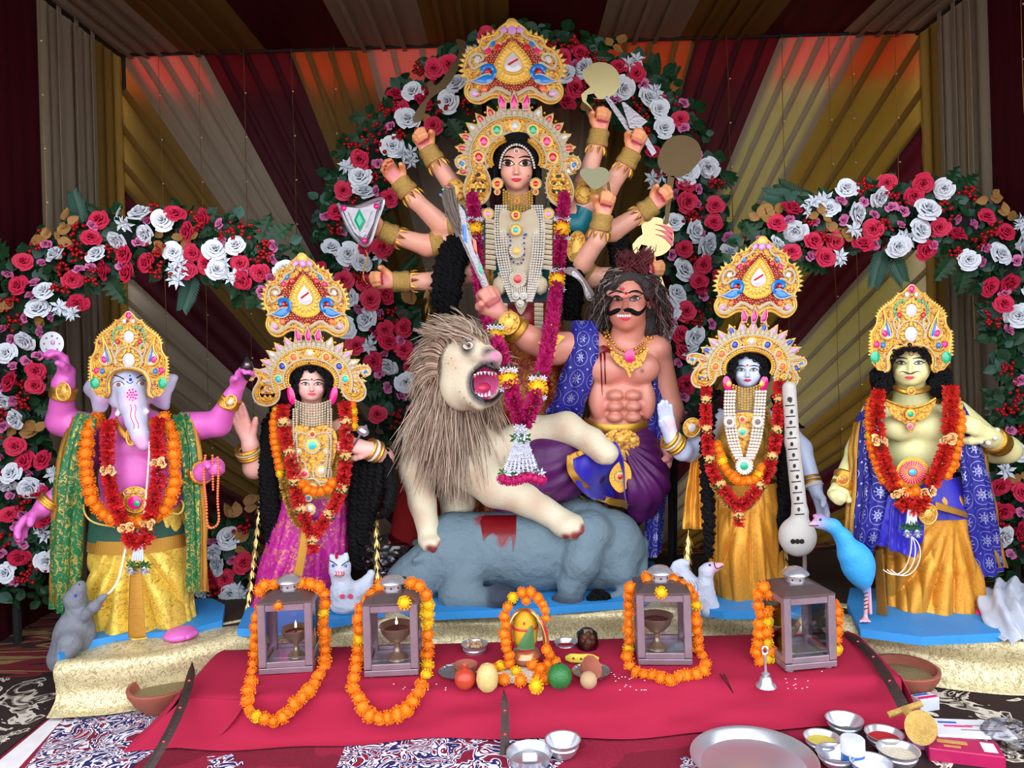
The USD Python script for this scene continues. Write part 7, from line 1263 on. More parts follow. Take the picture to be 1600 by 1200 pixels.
part(bd, 'forehead_mark', B.decal(oval(973, 452, 3.2, 3.2, n=10), .002, 3), 'bindi'); part(bd, 'nostril_line', B.line([(966, 481), (973, 483), (981, 481)], .8), 'ink_soft')
part(bd, 'wound', B.decal([(936, 541), (944, 539), (956, 545), (954, 552), (946, 550), (947, 600), (945, 601), (943, 552), (940, 551), (942, 628), (944, 629), (940, 612), (937, 552), (933, 548)], .002, 5), 'blood', True)
hm = Body(S, .03); hm.ell((986, 462, .05), (42, 34, 44), '#4a3c38'); 
for x, y, r in ((956, 446, 12), (968, 437, 12), (982, 434, 12), (996, 437, 12), (1008, 448, 12), (1012, 462, 10), (950, 460, 10)): hm.ell((x, y, -.075), (r, 14, r * .9), '#4a3c38', .02)
for x, y, r in ((950, 470, 18), (944, 492, 16), (1014, 486, 18), (1012, 512, 17), (960, 440, 18), (1000, 438, 18), (1016, 460, 16), (948, 508, 9), (980, 430, 16)): hm.ell((x, y, .02), (r, r, r * 1.2), '#4a3c38')
plain('demon_hair', '#2a211f', .7, var=.3, scale=40., bump=.8, bscale=120.); plain('demon_hair_grey', '#75695f', .7, var=.2); plain('demon_hair_red', '#5e1c22', .7, var=.2)
mm, cc = hm.mesh(.0075, noise=(.01, 30)); hr = part(dm, 'hair', mm, 'demon_hair', True); ms = {'demon_hair': [], 'demon_hair_grey': [], 'demon_hair_red': []}
for i in range(900):
    a = rng.uniform(-.15, math.pi + .15); rr = rng.uniform(.75, 1.08); x, y = 984 - 38 * math.cos(a) * rr, 462 - 42 * math.sin(a) * rr
    if ((x - 978) / 27) ** 2 + ((y - 484) / 42) ** 2 < 1: continue
    down = abs(math.cos(a)); front = abs(x - 978) < 40 and y < 500; k = np.linspace(0, 1, 6)[:, None]; L_ = rng.uniform(.06, .13) + .12 * down; dx = (x - 982) * .0018 + rng.normal(0, .02); r0 = S(x, y, rng.uniform(-.06 if not front else -.1 if y < 446 else -.02, .06))
    tuft = 972 < x < 1006 and y < 434; pts = r0 + np.hstack([dx * k * (1.15 if front and not tuft else .8) + .02 * np.sin(k * 7 + i), -.03 * k + .01 * np.cos(k * 6 + i), (L_ * k * (.7 if tuft else .35) - (0 if tuft else L_ * (down + .25) * k ** 1.5))])
    ms['demon_hair_red' if tuft or (x > 985 and rng.random() < .4) else 'demon_hair_grey' if rng.random() < .35 else 'demon_hair'].append(tube(pts, .004 * np.array([.8, 1, 1, .9, .7, .3]), 3))
for k_, v_ in ms.items(): part(hr, 'hair_strands', cat(v_), k_, True, kind='stuff')
plain('purple_satin', '#4a0850', .5, var=.2, scale=10., bump=.25, bscale=30.)
T = Body(S, .05); PV = '#3d0a52'
T.ell((962, 690, .02), (56, 46, 34), PV).limb([(935, 705, .0), (862, 728, -.08)], [48, 56], PV).limb([(850, 740, -.02), (800, 790, -.02)], [48, 27], PV).limb([(985, 705, .0), (1000, 752, -.06)], [46, 44], PV).limb([(1002, 750, -.02), (1000, 790, .0)], [40, 26], PV)
mm, cc = T.mesh(.008); v = np.array(mm.vertices); vn = np.array(mm.vertex_normals); c1, c2 = S(962, 680, 0), S(830, 700, 0)
fold_ = np.sin(np.arctan2(v[:, 2] - c1[2], v[:, 0] - c1[0]) * 26 + 3 * v[:, 1] * 10) * .006 * np.clip(np.linalg.norm(v - c1, axis=1) / .2 - .3, 0, 1); tr_ = part(dm, 'trousers', TM(v + vn * fold_[:, None], mm.faces), 'purple_satin', True)
def on(bodies, pts, lift): 
    p = np.asarray(pts, float); d = np.min([b.hit(p[:, 0], p[:, 1]) for b in bodies], 0); return P(p[:, 0], p[:, 1], d - lift)
cloth(dm, 'ankle_border', 'gold_border', [on([T], [(760, 806), (780, 806), (800, 803), (818, 800), (830, 796)], .01), on([T], [(760, 816), (780, 817), (800, 814), (818, 810), (832, 806)], .012)], nu=30, nv=6, th=.003)
ap = [on([T, B], [(892, 716), (915, 705), (940, 696), (962, 690)], .022), on([T, B], [(890, 735), (915, 726), (942, 716), (970, 705)], .034), on([T, B], [(896, 750), (922, 758), (948, 756), (976, 750)], .04), on([T, B], [(925, 770), (945, 784), (962, 790), (980, 790)], .035)]
cloth(dm, 'front_sash', 'blue_satin', ap, nu=30, nv=30, fold=.004, nf=3, th=.004)
for q0, q1 in (([(886, 712), (888, 738), (905, 762), (940, 784), (980, 796)], [(895, 712), (898, 734), (914, 754), (944, 774), (980, 784)]), ([(886, 712), (915, 700), (948, 690)], [(890, 720), (917, 708), (950, 697)]), ([(905, 772), (940, 795), (980, 806)], [(912, 780), (942, 801), (980, 812)])):
    cloth(dm, 'sash_border', 'gold_border', [on([T, B], q0, .05), on([T, B], q1, .052)], nu=30, nv=5, fold=.004, nf=6, th=.003)
bw = lay(B, [(915, 660), (930, 668), (950, 672), (975, 672), (998, 668), (1014, 660)], .012); bt = part(dm, 'belt', tube(S(*curve(bw, 30).T), m(9), 8, flat=.4), 'gold')
for x, y, w_, h_ in ((970, 690, 30, 20), (972, 712, 22, 14)): part(bt, 'belt_plate', gem(S, oval(x, y, w_, h_, n=18), bw[3][2] - .02, .012), 'gilt', 30)
part(bt, 'pendant', plate(S, curve(np.array([(964, 724), (972, 720), (980, 724), (986, 748), (978, 764), (970, 770), (960, 764), (952, 748)]), 30, True), bw[3][2] - .05, .01), 'gold', 30); medallion(bt, S, 969, 745, bw[3][2] - .062, 8, ('gold_soft', 'cream_cord', 'gem_red'), 'stone_setting')
for x in (950, 970, 990): part(bt, 'stud', gem(S, oval(x, 688, 5, 5, n=10), bw[3][2] - .034, .006), 'gold_soft')
xs = [[(890, 506, .0), (908, 500, -.06), (934, 508, -.06)], [(888, 545, -.06), (910, 545, -.13), (936, 548, -.12)], [(876, 590, -.06), (900, 592, -.12), (928, 592, -.1)], [(858, 634, -.02), (886, 642, -.08), (914, 640, -.06)], [(850, 644, .0), (880, 652, -.04), (908, 655, -.02)]]; cloth(dm, 'shawl', 'blue_velvet', [[S(*q) for q in r] for r in xs], nu=40, nv=40, fold=.008, nf=1.5, th=.004, wr=.01)
xs = [[(1012, 526, -.0), (1026, 530, .02), (1038, 550, .06)], [(1020, 590, -.05), (1030, 590, -.03), (1042, 600, .05)], [(1012, 660, -.04), (1030, 660, -.04), (1046, 670, .04)], [(1008, 760, .02), (1024, 760, -.0), (1042, 770, .06)], [(1006, 866, .0), (1018, 872, -.02), (1032, 864, .04)]]; cloth(dm, 'shawl', 'blue_velvet', [[S(*q) for q in r] for r in xs], nu=40, nv=60, fold=.008, nf=2, th=.004, wr=.01)
part(dm, 'neck_chain', cat([strand(S, lay(B, [(945, 520), (955, 545), (972, 558), (990, 556), (1006, 545), (1018, 528)], .008), 0, 3.2), strand(S, lay(B, [(948, 516), (960, 538), (974, 548), (990, 546), (1006, 535), (1014, 522)], .008), 0, 2.2)]), 'gold', kind='stuff')
nk = lay(B, [(985, 570)], .01)[0]; cp = part(dm, 'chest_plate', plate(S, curve(np.array([(954, 548), (970, 556), (986, 556), (1002, 552), (1014, 540), (1008, 560), (1000, 574), (990, 578), (984, 590), (978, 578), (966, 570)]), 44, True), nk[2] - .005, .01), 'gilt', 30); part(cp, 'stone', gem(S, oval(984, 556, 8, 11, n=14), nk[2] - .018, .008), 'gem_pink')
part(dm, 'wrist_guard', B.ring((784, 497, -.13), (812, 520, -.1), 17, 0, .006, 26, 21), 'gold', 30); badge(dm, S, 795, 505, -.2, 15, 18, 'gold_soft', 30, 'wrist_badge')
part(dm, 'arm_badge', plate(S, curve(np.array([(862, 506), (868, 520), (882, 526), (872, 538), (866, 556), (856, 542), (840, 536), (852, 526)]), 40, True), -.135, .01), 'gold', 30)
# the demon's raised sword
sd = thing('demon_sword', 'shiny foil sword with a dark feathery tip raised in the demon fist', 'sword', S(735, 400, -.2)); part(sd, 'blade', gem(S, [(765, 470), (756, 455), (722, 380), (706, 345), (692, 300), (700, 296), (726, 330), (744, 390), (762, 440), (770, 466)], -.19, .012), 'silver', False)
for q, mt in (([(722, 350), (728, 352), (730, 380), (724, 376)], 'gem_blue'), ([(738, 372), (744, 376), (746, 396), (740, 390)], 'gem_orange'), ([(748, 410), (754, 416), (754, 430), (748, 424)], 'gem_green'), ([(712, 330), (718, 334), (716, 346)], 'gem_red')): part(sd, 'foil_patch', gem(S, q, -.203, .004), mt, False)
part(sd, 'tip_feathers', cat([tube(S(np.array([700, 704, 716]) + rng.normal(0, 6) * np.array([1, .8, .3]) + (0), np.array([300, 320, 352]) + rng.normal(0, 8), -.2 + rng.normal(0, .015) + np.array([0, -.01, 0])), m(1.3), 4) for _ in range(70)]), 'demon_hair_grey', False, kind='stuff')
for x, y, mt in ((694, 297, 'gem_green'), (700, 292, 'gem_red'), (690, 305, 'gem_blue')): part(sd, 'tip_ribbon', gem(S, oval(x, y, 4.5, 3, 40, n=6), -.21, .004), mt, False)
cut('curved_horn_blade', 'dark curved blade with a row of beads behind the demon shoulder', 'blade', S, curve(np.array([(880, 424), (890, 417), (904, 424), (918, 442), (928, 470), (920, 470), (910, 448), (898, 434), (886, 428)]), 40, True), .1, 'ink_soft', [('bead_row', curve(np.array([(894, 424), (906, 432), (918, 452), (922, 466), (920, 466), (914, 452), (904, 436), (893, 427)]), 30, True), 'silver', .006)])
# ------------------------------------------------------------------ flower arches
islands('rose_red', '#c41c42', '#ee446c', .55); islands('rose_white', '#dce4ec', '#f4f8fb', .55); islands('bud_lilac', '#c25a92', '#e29ac4', .5); islands('lily_white', '#c6d0da', '#e8eef4', .5); islands('berry_red', '#8c0812', '#c8161e', .3)
islands('foliage', '#0e2c18', '#2f6a38', .45); islands('foliage_grey', '#2c5044', '#587c6a', .55); islands('dried_leaf', '#8e6634', '#c49a58', .6); plain('netting', '#0c1610', .9)
def leaf_blade(n=6, notch=0., cup=.15):
    """leaf in the xy plane pointing along +y, length 1"""
    t = np.linspace(0, 1, n + 1); w = .36 * np.sin(math.pi * t ** .8) ** .9; w[0], w[-1] = .02, .0; V, Fc = [], []
    for i, (a, b) in enumerate(zip(t, w)):
        b = b * (1 - notch * (i % 2)); V += [(-b, a - .1 * b, cup * b), (0, a, -.08 * a * a), (b, a - .1 * b, cup * b)]
    for i in range(n): k = i * 3; Fc += [[k, k + 1, k + 4], [k, k + 4, k + 3], [k + 1, k + 2, k + 5], [k + 1, k + 5, k + 4]]
    return TM(V, Fc)
LEAF, MONST = leaf_blade(4), leaf_blade(12, .55, .1)
def frond(n=15):
    ms = [tube([(0, 0, 0), (0, .5, .02), (0, 1, -.06)], .012, 4)]
    for i in range(n):
        f = .12 + .86 * i / n
        for s in (-1, 1): 
            q = np.array(leaf_blade(3).vertices) * [.15, .36 * (1 - .55 * abs(f - .45)), .3]; a = -s * (1.05 - .5 * f); c, d = math.cos(a), math.sin(a); ms.append(TM(q @ np.array([[c, d, 0], [-d, c, 0], [0, 0, 1]]) + [0, f, -.05 * f * f], leaf_blade(3).faces))
    return cat(ms)
FROND = frond()
def put(mesh, S, x, y, dd, px, ang=0., tilt=.35, roll=0.):
    """leaf at a px point, pointing along ang (degrees clockwise from up), leaning out of the picture plane"""
    m_ = trimesh.transformations.euler_matrix(math.pi / 2 - tilt, 0, 0)[:3, :3]; a = math.radians(ang); Y = trimesh.transformations.rotation_matrix(a, [0, 1, 0])[:3, :3]; r = trimesh.transformations.rotation_matrix(roll, [0, 1, 0])[:3, :3]
    return TM((np.array(mesh.vertices) * S.r(px)) @ r.T @ m_.T @ Y.T + S(x, y, dd), mesh.faces)
def parse(s): return [tuple(int(q) for q in w.split(',')) for w in s.split()]
def arch(name, label, S, path, hw, data, seed, bigleaves=(), n_leaf=16, fill=.38, kind_cat='flower arch'):
    rng = np.random.default_rng(seed); p = curve(np.array(path, float), 200); a = thing(name, label, kind_cat, S(p[:, 0].mean(), p[:, 1].max()))
    part(a, 'frame', tube(S(p[::6, 0], p[::6, 1], .06), S.r(hw * .55), 8), 'netting')
    for q in (p[0], p[-1]):                          # legs down to the stage floor
        w = S(q[0], q[1], .06); part(a, 'frame_leg', tube(np.linspace(w, [w[0], w[1], .006], 4), .02, 8), 'netting')
    L = np.r_[0, np.cumsum(np.linalg.norm(np.diff(p, axis=0), axis=1))]; T = L[-1]; nl = int(T * n_leaf / 10); ms = {'foliage': [], 'foliage_grey': []}
    for i in range(nl):
        s = rng.uniform(0, T); q = [np.interp(s, L, p[:, j]) for j in range(2)]; r = hw * math.sqrt(rng.uniform(0, 1)) * 1.2; an = rng.uniform(0, 6.28)
        ms['foliage_grey' if rng.random() < .25 else 'foliage'].append(put(LEAF, S, q[0] + r * math.cos(an), q[1] + r * math.sin(an), .02 + S.r(-rng.uniform(0, 18)), rng.uniform(15, 30), rng.uniform(0, 360), rng.uniform(.0, .9), rng.uniform(-.5, .5)))
    for k, v in ms.items(): part(a, 'foliage', cat(v), k, False, kind='stuff')
    taken = [q for v in data.values() for q in parse(v)]
    # blooms the photograph does not single out: fill the gaps along the arch
    extra = {k: [] for k in 'RWBY'}; tries = 0
    want = int(T * hw * 2 * fill / 900)
    while sum(map(len, extra.values())) < want and tries < 4000:
        tries += 1; s = rng.uniform(0, T); q = np.array([np.interp(s, L, p[:, j]) for j in range(2)]); r = hw * math.sqrt(rng.uniform(0, 1)) * .95; an = rng.uniform(0, 6.28); q = q + [r * math.cos(an), r * math.sin(an)]
        k = 'RWBBYYYW'[rng.integers(8)] if tries % 3 else 'BY'[rng.integers(2)]; gap = 30 if k in 'RW' else 19
        if all((q[0] - t[0]) ** 2 + (q[1] - t[1]) ** 2 > gap ** 2 for t in taken): extra[k].append(tuple(q)); taken.append(tuple(q))
    face_ = lambda: unit(np.array([rng.normal(0, .42), -1, rng.normal(.05, .42)]))
    for k in 'RWBLYG':
        for x, y in parse(data.get(k, '')) + extra.get(k, []):
            z = -S.r(rng.uniform(12, 24)); w = S(x, y, z)
            if k == 'R': part(a, 'red_rose', place(ROSE[rng.integers(4)], w, face_(), rng.uniform(0, 6), S.r(rng.uniform(14, 17.5))), 'rose_red', True)
            if k == 'W': part(a, 'white_rose', place(ROSE[rng.integers(4)], w, face_(), rng.uniform(0, 6), S.r(rng.uniform(16, 20))), 'rose_white', True)
            if k == 'B': part(a, 'rosebud', place(ROSE_S[0], w, face_(), rng.uniform(0, 6), S.r(rng.uniform(8, 10))), 'bud_lilac', True)
            if k == 'L': part(a, 'white_lily', cat([place(STAR[i % 2], S(x + rng.uniform(-9, 9), y + rng.uniform(-9, 9), z - S.r(3 * i)), face_(), i, S.r(rng.uniform(11, 15))) for i in range(3)]), 'lily_white', False, kind='stuff')
            if k == 'Y': part(a, 'berry_spray', cat([ball(S(x + rng.normal(0, 8), y + rng.normal(0, 7), z - S.r(rng.uniform(0, 8))), S.r(rng.uniform(2.6, 3.4)), 1) for _ in range(13)]), 'berry_red', True, kind='stuff')
            if k == 'G':
                for i in range(3): part(a, 'dried_leaf', put(LEAF, S, x + rng.uniform(-8, 8), y + rng.uniform(-6, 6), z - .01, rng.uniform(17, 27), rng.uniform(-130, 130), rng.uniform(.1, .5), rng.uniform(-.4, .4)), 'dried_leaf', True)
    for k, x, y, s, ang in bigleaves:
        part(a, {'m': 'broad_leaf', 'f': 'palm_frond'}[k], put(MONST if k == 'm' else FROND, S, x, y, -.03 if k == 'm' else .0, s, ang, .15), 'foliage' if k == 'm' or s < 60 else 'foliage_grey', False)
    return a
S = Frame(3.72)
arch('left_flower_arch', 'low arch of red and white roses over the elephant-headed statue', S, [(25, 905), (28, 800), (22, 700), (20, 600), (26, 510), (62, 435), (130, 395), (220, 380), (310, 378), (385, 405), (450, 425)], 46, {
    'R': '156,344 141,372 37,409 30,447 112,436 121,472 196,397 165,421 201,427 231,411 274,336 320,341 296,362 302,395 324,412 292,425 376,412 379,437 19,596 57,579 56,602 407,426 434,448 25,697 41,722 69,719 15,805 31,870 72,815 70,772',
    'W': '220,336 184,374 230,366 255,345 89,399 153,399 271,395 337,391 369,385 70,456 60,485 41,531 11,552 337,422 445,424 27,654 19,740 3,625 11,752 49,760 75,875',
    'B': '144,352 231,345 71,381 65,412 12,427 54,443 122,422 142,418 189,415 64,519 19,531 40,497 81,494 42,565 344,351 349,380 382,426 422,435 428,385 21,625 4,667 17,775 67,764 36,850',
    'L': '192,342 95,482 107,495 277,412 274,431 362,432 356,410 79,740 64,835', 'Y': '57,381 125,402 179,395 144,430 241,420 235,326 17,470 246,395 309,342 386,357 37,630 39,784 6,840 55,885 406,406', 'G': '100,350 97,371 66,371 261,365 255,390 295,370 12,480 60,504 55,675 25,672'}, 1,
    [('m', 15, 400, 55, -60), ('m', 25, 415, 60, -100), ('m', 165, 430, 55, 150), ('f', 305, 425, 62, 205), ('m', 405, 380, 52, 20), ('m', 415, 375, 50, 60), ('m', 405, 440, 50, 170), ('f', 130, 355, 60, -20), ('m', 55, 640, 40, 100), ('f', 40, 890, 45, -90), ('f', 165, 345, 50, -60)])
S = Frame(4.62)
arch('centre_flower_arch', 'tall arch of red and white roses behind the ten-armed goddess', S, [(640, 660), (622, 570), (588, 500), (552, 430), (545, 340), (575, 262), (630, 190), (690, 140), (760, 105), (840, 92), (910, 110), (975, 132), (1030, 180), (1062, 245), (1086, 315), (1094, 385), (1088, 445), (1068, 520), (1058, 590), (1045, 650)], 46, {
    'R': '564,249 536,298 528,333 608,310 570,389 598,387 536,438 571,443 605,459 579,469 603,515 633,513 606,536 631,548 585,564 557,541 500,422 643,572 589,648 678,107 701,101 618,149 660,161 628,172 678,195 606,310 879,91 905,86 897,138 884,161 967,107 995,115 1063,187 1071,289 1073,315 1117,322 1115,349 1021,240 1070,389 1101,415 1092,441 1124,434 1073,487 1066,550 1061,522 1092,453 1073,600',
    'W': '564,277 568,303 517,389 545,397 563,411 575,499 547,464 608,571 634,597 540,513 645,145 715,133 702,159 637,188 613,229 884,117 914,107 972,138 1011,154 1029,171 1037,201 1107,260 1074,270 1053,348 1083,361 1102,383 1138,398 1148,417 1066,422 1057,459 1047,482 1042,516 1033,552 1085,525',
    'B': '589,298 545,415 587,522 594,487 627,532 594,585 599,555 536,362 626,620 611,197 897,102 1006,132 1031,154 1091,296 1089,320 1097,367 1068,200 1050,398 1077,434 1099,462 1052,497 1060,568 1067,620',
    'L': '540,257 575,532 587,397 514,438 634,245 738,85 988,102 1027,146 1026,283 1076,550', 'Y': '584,280 557,432 610,494 526,357 589,513 655,114 686,169 624,211 928,93 992,162 1083,335 1045,159 1082,336 1164,377', 'G': '961,68 912,177 670,188 470,415 640,470'}, 2,
    [('f', 1020, 128, 46, 8), ('f', 1032, 135, 44, 40), ('m', 890, 85, 40, 10), ('m', 915, 85, 42, 30), ('m', 700, 185, 46, 150), ('f', 700, 180, 48, 110), ('f', 610, 470, 50, 75), ('f', 620, 440, 46, 40), ('m', 600, 610, 46, -90), ('f', 600, 635, 50, -60), ('m', 640, 640, 46, 60), ('f', 1110, 275, 40, 90), ('m', 1120, 290, 40, 70), ('f', 560, 250, 40, -60), ('m', 480, 430, 40, -60), ('m', 1085, 560, 40, 120), ('f', 1100, 470, 46, 160)])
S = Frame(3.98)
arch('right_flower_arch', 'low arch of red and white roses over the pale yellow statue', S, [(1175, 395), (1245, 362), (1335, 342), (1430, 335), (1515, 352), (1568, 410), (1590, 490), (1604, 600), (1592, 740), (1588, 870)], 44, {
    'R': '1236,328 1213,350 1386,286 1442,286 1427,305 1271,378 1304,377 1365,359 1348,384 1236,394 1288,403 1467,356 1493,368 1446,389 1540,340 1570,364 1544,448 1575,441 1568,476 1561,759 1566,797 1591,830 1596,770',
    'W': '1322,296 1372,307 1476,294 1295,328 1336,333 1448,329 1243,359 1434,361 1402,384 1211,385 1514,405 1560,399 1596,385 1593,494 1566,837', 'B': '1313,314 1350,315 1392,324 1232,345 1274,347 1318,345 1367,382 1266,401 1458,384 1495,342 1539,387 1589,408 1570,459 1580,867 1597,802',
    'L': '1285,312 1264,322 1337,357 1413,375 1591,352 1316,406 1567,732', 'Y': '1266,345 1285,368 1400,305 1479,326 1530,378 1498,392 1350,293 1518,298', 'G': '1183,340 1215,331 1285,336 1306,364 1323,375 1544,314 1575,333 1592,747'}, 3,
    [('f', 1260, 315, 62, -75), ('f', 1265, 320, 56, -50), ('m', 1480, 300, 50, 30), ('m', 1495, 300, 50, 55), ('f', 1385, 385, 62, 150), ('f', 1380, 385, 60, 190), ('m', 1490, 400, 50, 215), ('m', 1510, 410, 55, 190), ('f', 1600, 500, 60, -95), ('m', 1235, 400, 60, 175), ('m', 1250, 400, 56, 120), ('m', 1560, 880, 36, 190), ('m', 1545, 885, 36, 150), ('m', 1590, 600, 44, -60), ('m', 1185, 380, 46, -30)], fill=.34)
S = Frame(3.9)
arch('flower_arrangement', 'mixed rose arrangement on the stage floor between the two left figures', S, [(318, 935), (345, 880), (372, 845)], 36, {'R': '352,905 382,880 330,905', 'W': '360,842 342,882 360,927 330,860', 'B': '332,844 362,875', 'L': '315,932 375,925', 'G': '365,810 372,850 385,790', 'Y': '340,920'}, 4, [('f', 345, 850, 40, -40), ('m', 380, 850, 36, 40)], kind_cat='flowers')
# ------------------------------------------------------------------ on and around the low table
plain('lantern_metal', '#9a8892', .34, .6, var=.25, scale=14.); plain('lantern_roof', '#6e5f5e', .35, .6, var=.3, scale=20.); pane('glass'); plain('diya', '#b39a7c', .3, .7, var=.2); plain('oil', '#5a2c18', .1); plain('terracotta', '#94523e', .85, var=.15, scale=30., bump=.3)
plain('copper', '#d08a66', .28, .65, var=.15, scale=20.); plain('rusty_iron', '#3a2a26', .55, .5, var=.4, scale=30., bump=.3); plain('straw', '#8a7850', .9, var=.4, scale=120., bump=.8); plain('rice', '#d6cbb4', .8, var=.2, scale=200., bump=.8)
plain('fruit_red', '#b23a22', .35, var=.35, scale=14.); plain('fruit_pale', '#c4ab6c', .45, var=.25, scale=30., bump=.3, bscale=60); plain('fruit_green', '#1f6a2c', .4, var=.3, scale=60., bump=.4, bscale=150.); plain('nut', '#b0906c', .6, var=.2); plain('banana', '#c8b43c', .45, var=.2, scale=20.); plain('coconut_yellow', '#cf9e14', .7, var=.15); plain('betel_leaf', '#3f6a3c', .45, var=.15)
plain('red_powder', '#b01018', .9); plain('pink_box', '#a8104e', .45, var=.2, scale=10.); plain('paper_white', '#d8d8dc', .6, var=.06, scale=12.); plain('plastic_white', '#cfd4da', .25, var=.05); plain('blue_print', '#2a5fb0', .4); plain('tray_black', '#1a1a1c', .4); plain('sweets', '#6a3a26', .5, var=.4, scale=60.); plain('white_cloth', '#b4bac6', .85, var=.05, bump=.15); plain('foil', '#b8b8ba', .25, .9, bump=.8, bscale=120.); plain('pale_green', '#5c9a5c', .5)
def flame(path): return usdkit.material(stage, path, {'e': ('emission', {'color': (1., .62, .18), 'strength': 9.})}, [], surface='e.emission')
mdef('flame', flame)
def pane_plastic(path):
    return usdkit.material(stage, path, {'t': ('transparent_bsdf', {'color': (.9, .9, .92)}), 'g': ('glossy_bsdf', {'roughness': .15, 'color': (.9, .9, .95)}), 'f': ('fresnel', {'IOR': 1.8}), 'm': ('mix_closure', {})}, [('f.fac', 'm.fac'), ('t.BSDF', 'm.closure1'), ('g.BSDF', 'm.closure2')], surface='m.closure')
mdef('plastic_film', pane_plastic)
# lanterns: four-pane steel boxes with a hipped roof and a domed vent
LW_, LH = .205, .262
def lantern(loc, label, rot):
    t = thing('lantern', label, 'lantern', loc, 'glass lamp boxes on the red table'); o = np.array(loc, float); w = LW_ / 2; b = lambda c, s, ch=.002: box(o + c, s, ch)
    part(t, 'base', b((0, 0, .02), (LW_, LW_, .022)), 'lantern_metal', False)
    for sx in (-1, 1):
        for sy in (-1, 1): part(t, 'foot', lathe([(.001, 0), (.016, 0), (.016, .005), (.008, .01), (.001, .01)], 14, o + [sx * w * .75, sy * w * .75, 0]), 'steel'); part(t, 'post', b((sx * (w - .014), sy * (w - .014), .03 + LH / 2 - .005), (.028, .028, LH - .02)), 'lantern_metal', False)
    for sx, sy in ((0, 1), (0, -1), (1, 0), (-1, 0)):
        c = np.array([sx * (w - .008), sy * (w - .008), 0]); e = np.array([LW_ - .056, .01, 0]) if sy else np.array([.01, LW_ - .056, 0])
        part(t, 'rail', b(c + [0, 0, LH - .001], e + [0, 0, .026]), 'lantern_metal', False); part(t, 'rail', b(c + [0, 0, .042], e + [0, 0, .022]), 'lantern_metal', False); part(t, 'pane', b(c * .97 + [0, 0, .03 + LH / 2], (e + [0, 0, LH - .07]) * np.where(e == .01, .3, 1), 0), 'glass', False)
    part(t, 'tray', b((0, 0, .034), (LW_ - .03, LW_ - .03, .004)), 'steel', False)
    z = .014 + LH; v = [[sx * w, sy * w, z] for sx in (-1, 1) for sy in (-1, 1)] + [[sx * w * 1.0, sy * w * 1.0, z + .008] for sx in (-1, 1) for sy in (-1, 1)] + [[sx * w * .5, sy * w * .5, z + .03] for sx in (-1, 1) for sy in (-1, 1)]
    m_ = trimesh.convex.convex_hull(np.array(v)); m_.apply_translation(o); part(t, 'roof', m_, 'lantern_roof', False)
    part(t, 'vent', lathe([(.001, .0), (.036, 0), (.036, .035), (.001, .035)], 24, o + [0, 0, z + .025]), 'steel', 30); part(t, 'vent_holes', cat([lathe([(.001, 0), (.004, 0), (.001, .001)], 8, o + [.0362 * math.cos(a), .0362 * math.sin(a), z + .042], (math.cos(a), math.sin(a), 0)) for a in np.linspace(0, 6.28, 9)[:-1]]), 'ink', kind='stuff')
    part(t, 'vent_cap', lathe([(.046, 0), (.052, .003), (.046, .012), (.03, .024), (.012, .03), (.001, .031)], 28, o + [0, 0, z + .056]), 'steel', 40)
    part(t, 'latch', b((w + .003, -w * .6, .15), (.006, .012, .03)), 'lantern_metal', False)
    UsdGeom.Xformable(stage.GetPrimAtPath(t)).AddRotateZOp().Set(rot); return t
def on_table(x, y, z=ZT): return ground(x, y, z + .003)
SPOTS = [(449, 1049, 4, 'leftmost of the four glass lanterns, its lamp lit, marigolds looped below'), (613, 1053, 2, 'second glass lantern from the left with a lit copper-rimmed lamp inside'), (1040, 1036, -5, 'third glass lantern, ringed by marigolds, beside the bell and incense'), (1256, 1042, 8, 'rightmost glass lantern with sooty panes by the long sword')]
lam = []
for i, (x, y, r, lb) in enumerate(SPOTS):
    q = on_table(x, y); q[1] += .06; lam.append(q)
    if i == 0: l0 = lantern(q, lb, r)
    else: dup(l0, q, lb, r)
def lamp(loc, s, lit, label):
    t = thing('oil_lamp', label, 'oil lamp', loc, 'brass oil lamps in the lanterns'); o = np.array(loc)
    part(t, 'bowl', lathe(np.array([(.001, .05), (.012, .055), (.03, .066), (.05, .088), (.058, .112), (.061, .114), (.061, .117), (.055, .113), (.04, .092), (.001, .08)]) * s, 30, o), 'diya', 40); part(t, 'stem', lathe(np.array([(.001, 0), (.036, 0), (.034, .006), (.014, .022), (.009, .04), (.012, .056), (.001, .058)]) * s, 24, o), 'diya', 40); part(t, 'oil', lathe(np.array([(.001, .1), (.05, .1), (.001, .101)]) * s, 24, o), 'oil')
    part(t, 'wick', tube(o + np.array([(0, -.02, .095), (.004, -.01, .105), (.0, 0, .118)]) * s, .0022, 5), 'ink')
    if lit: part(t, 'flame', lathe([(.001, 0), (.0045, .005), (.005, .011), (.003, .02), (.0004, .03)], 12, o + np.array([0, 0, .116 * s])), 'flame', True)
for i, (dx, s, lit, lb) in enumerate(((.02, .95, 1, 'lit footed oil lamp in the leftmost lantern'), (.012, 1.12, 1, 'lit wide oil lamp in the second lantern'), (-.02, 1.1, 0, 'unlit footed oil lamp in the third lantern'), (-.045, .95, 0, 'unlit oil lamp pushed to the left in the rightmost lantern'))): lamp(lam[i] + [dx, 0, .0365], s, lit, lb)
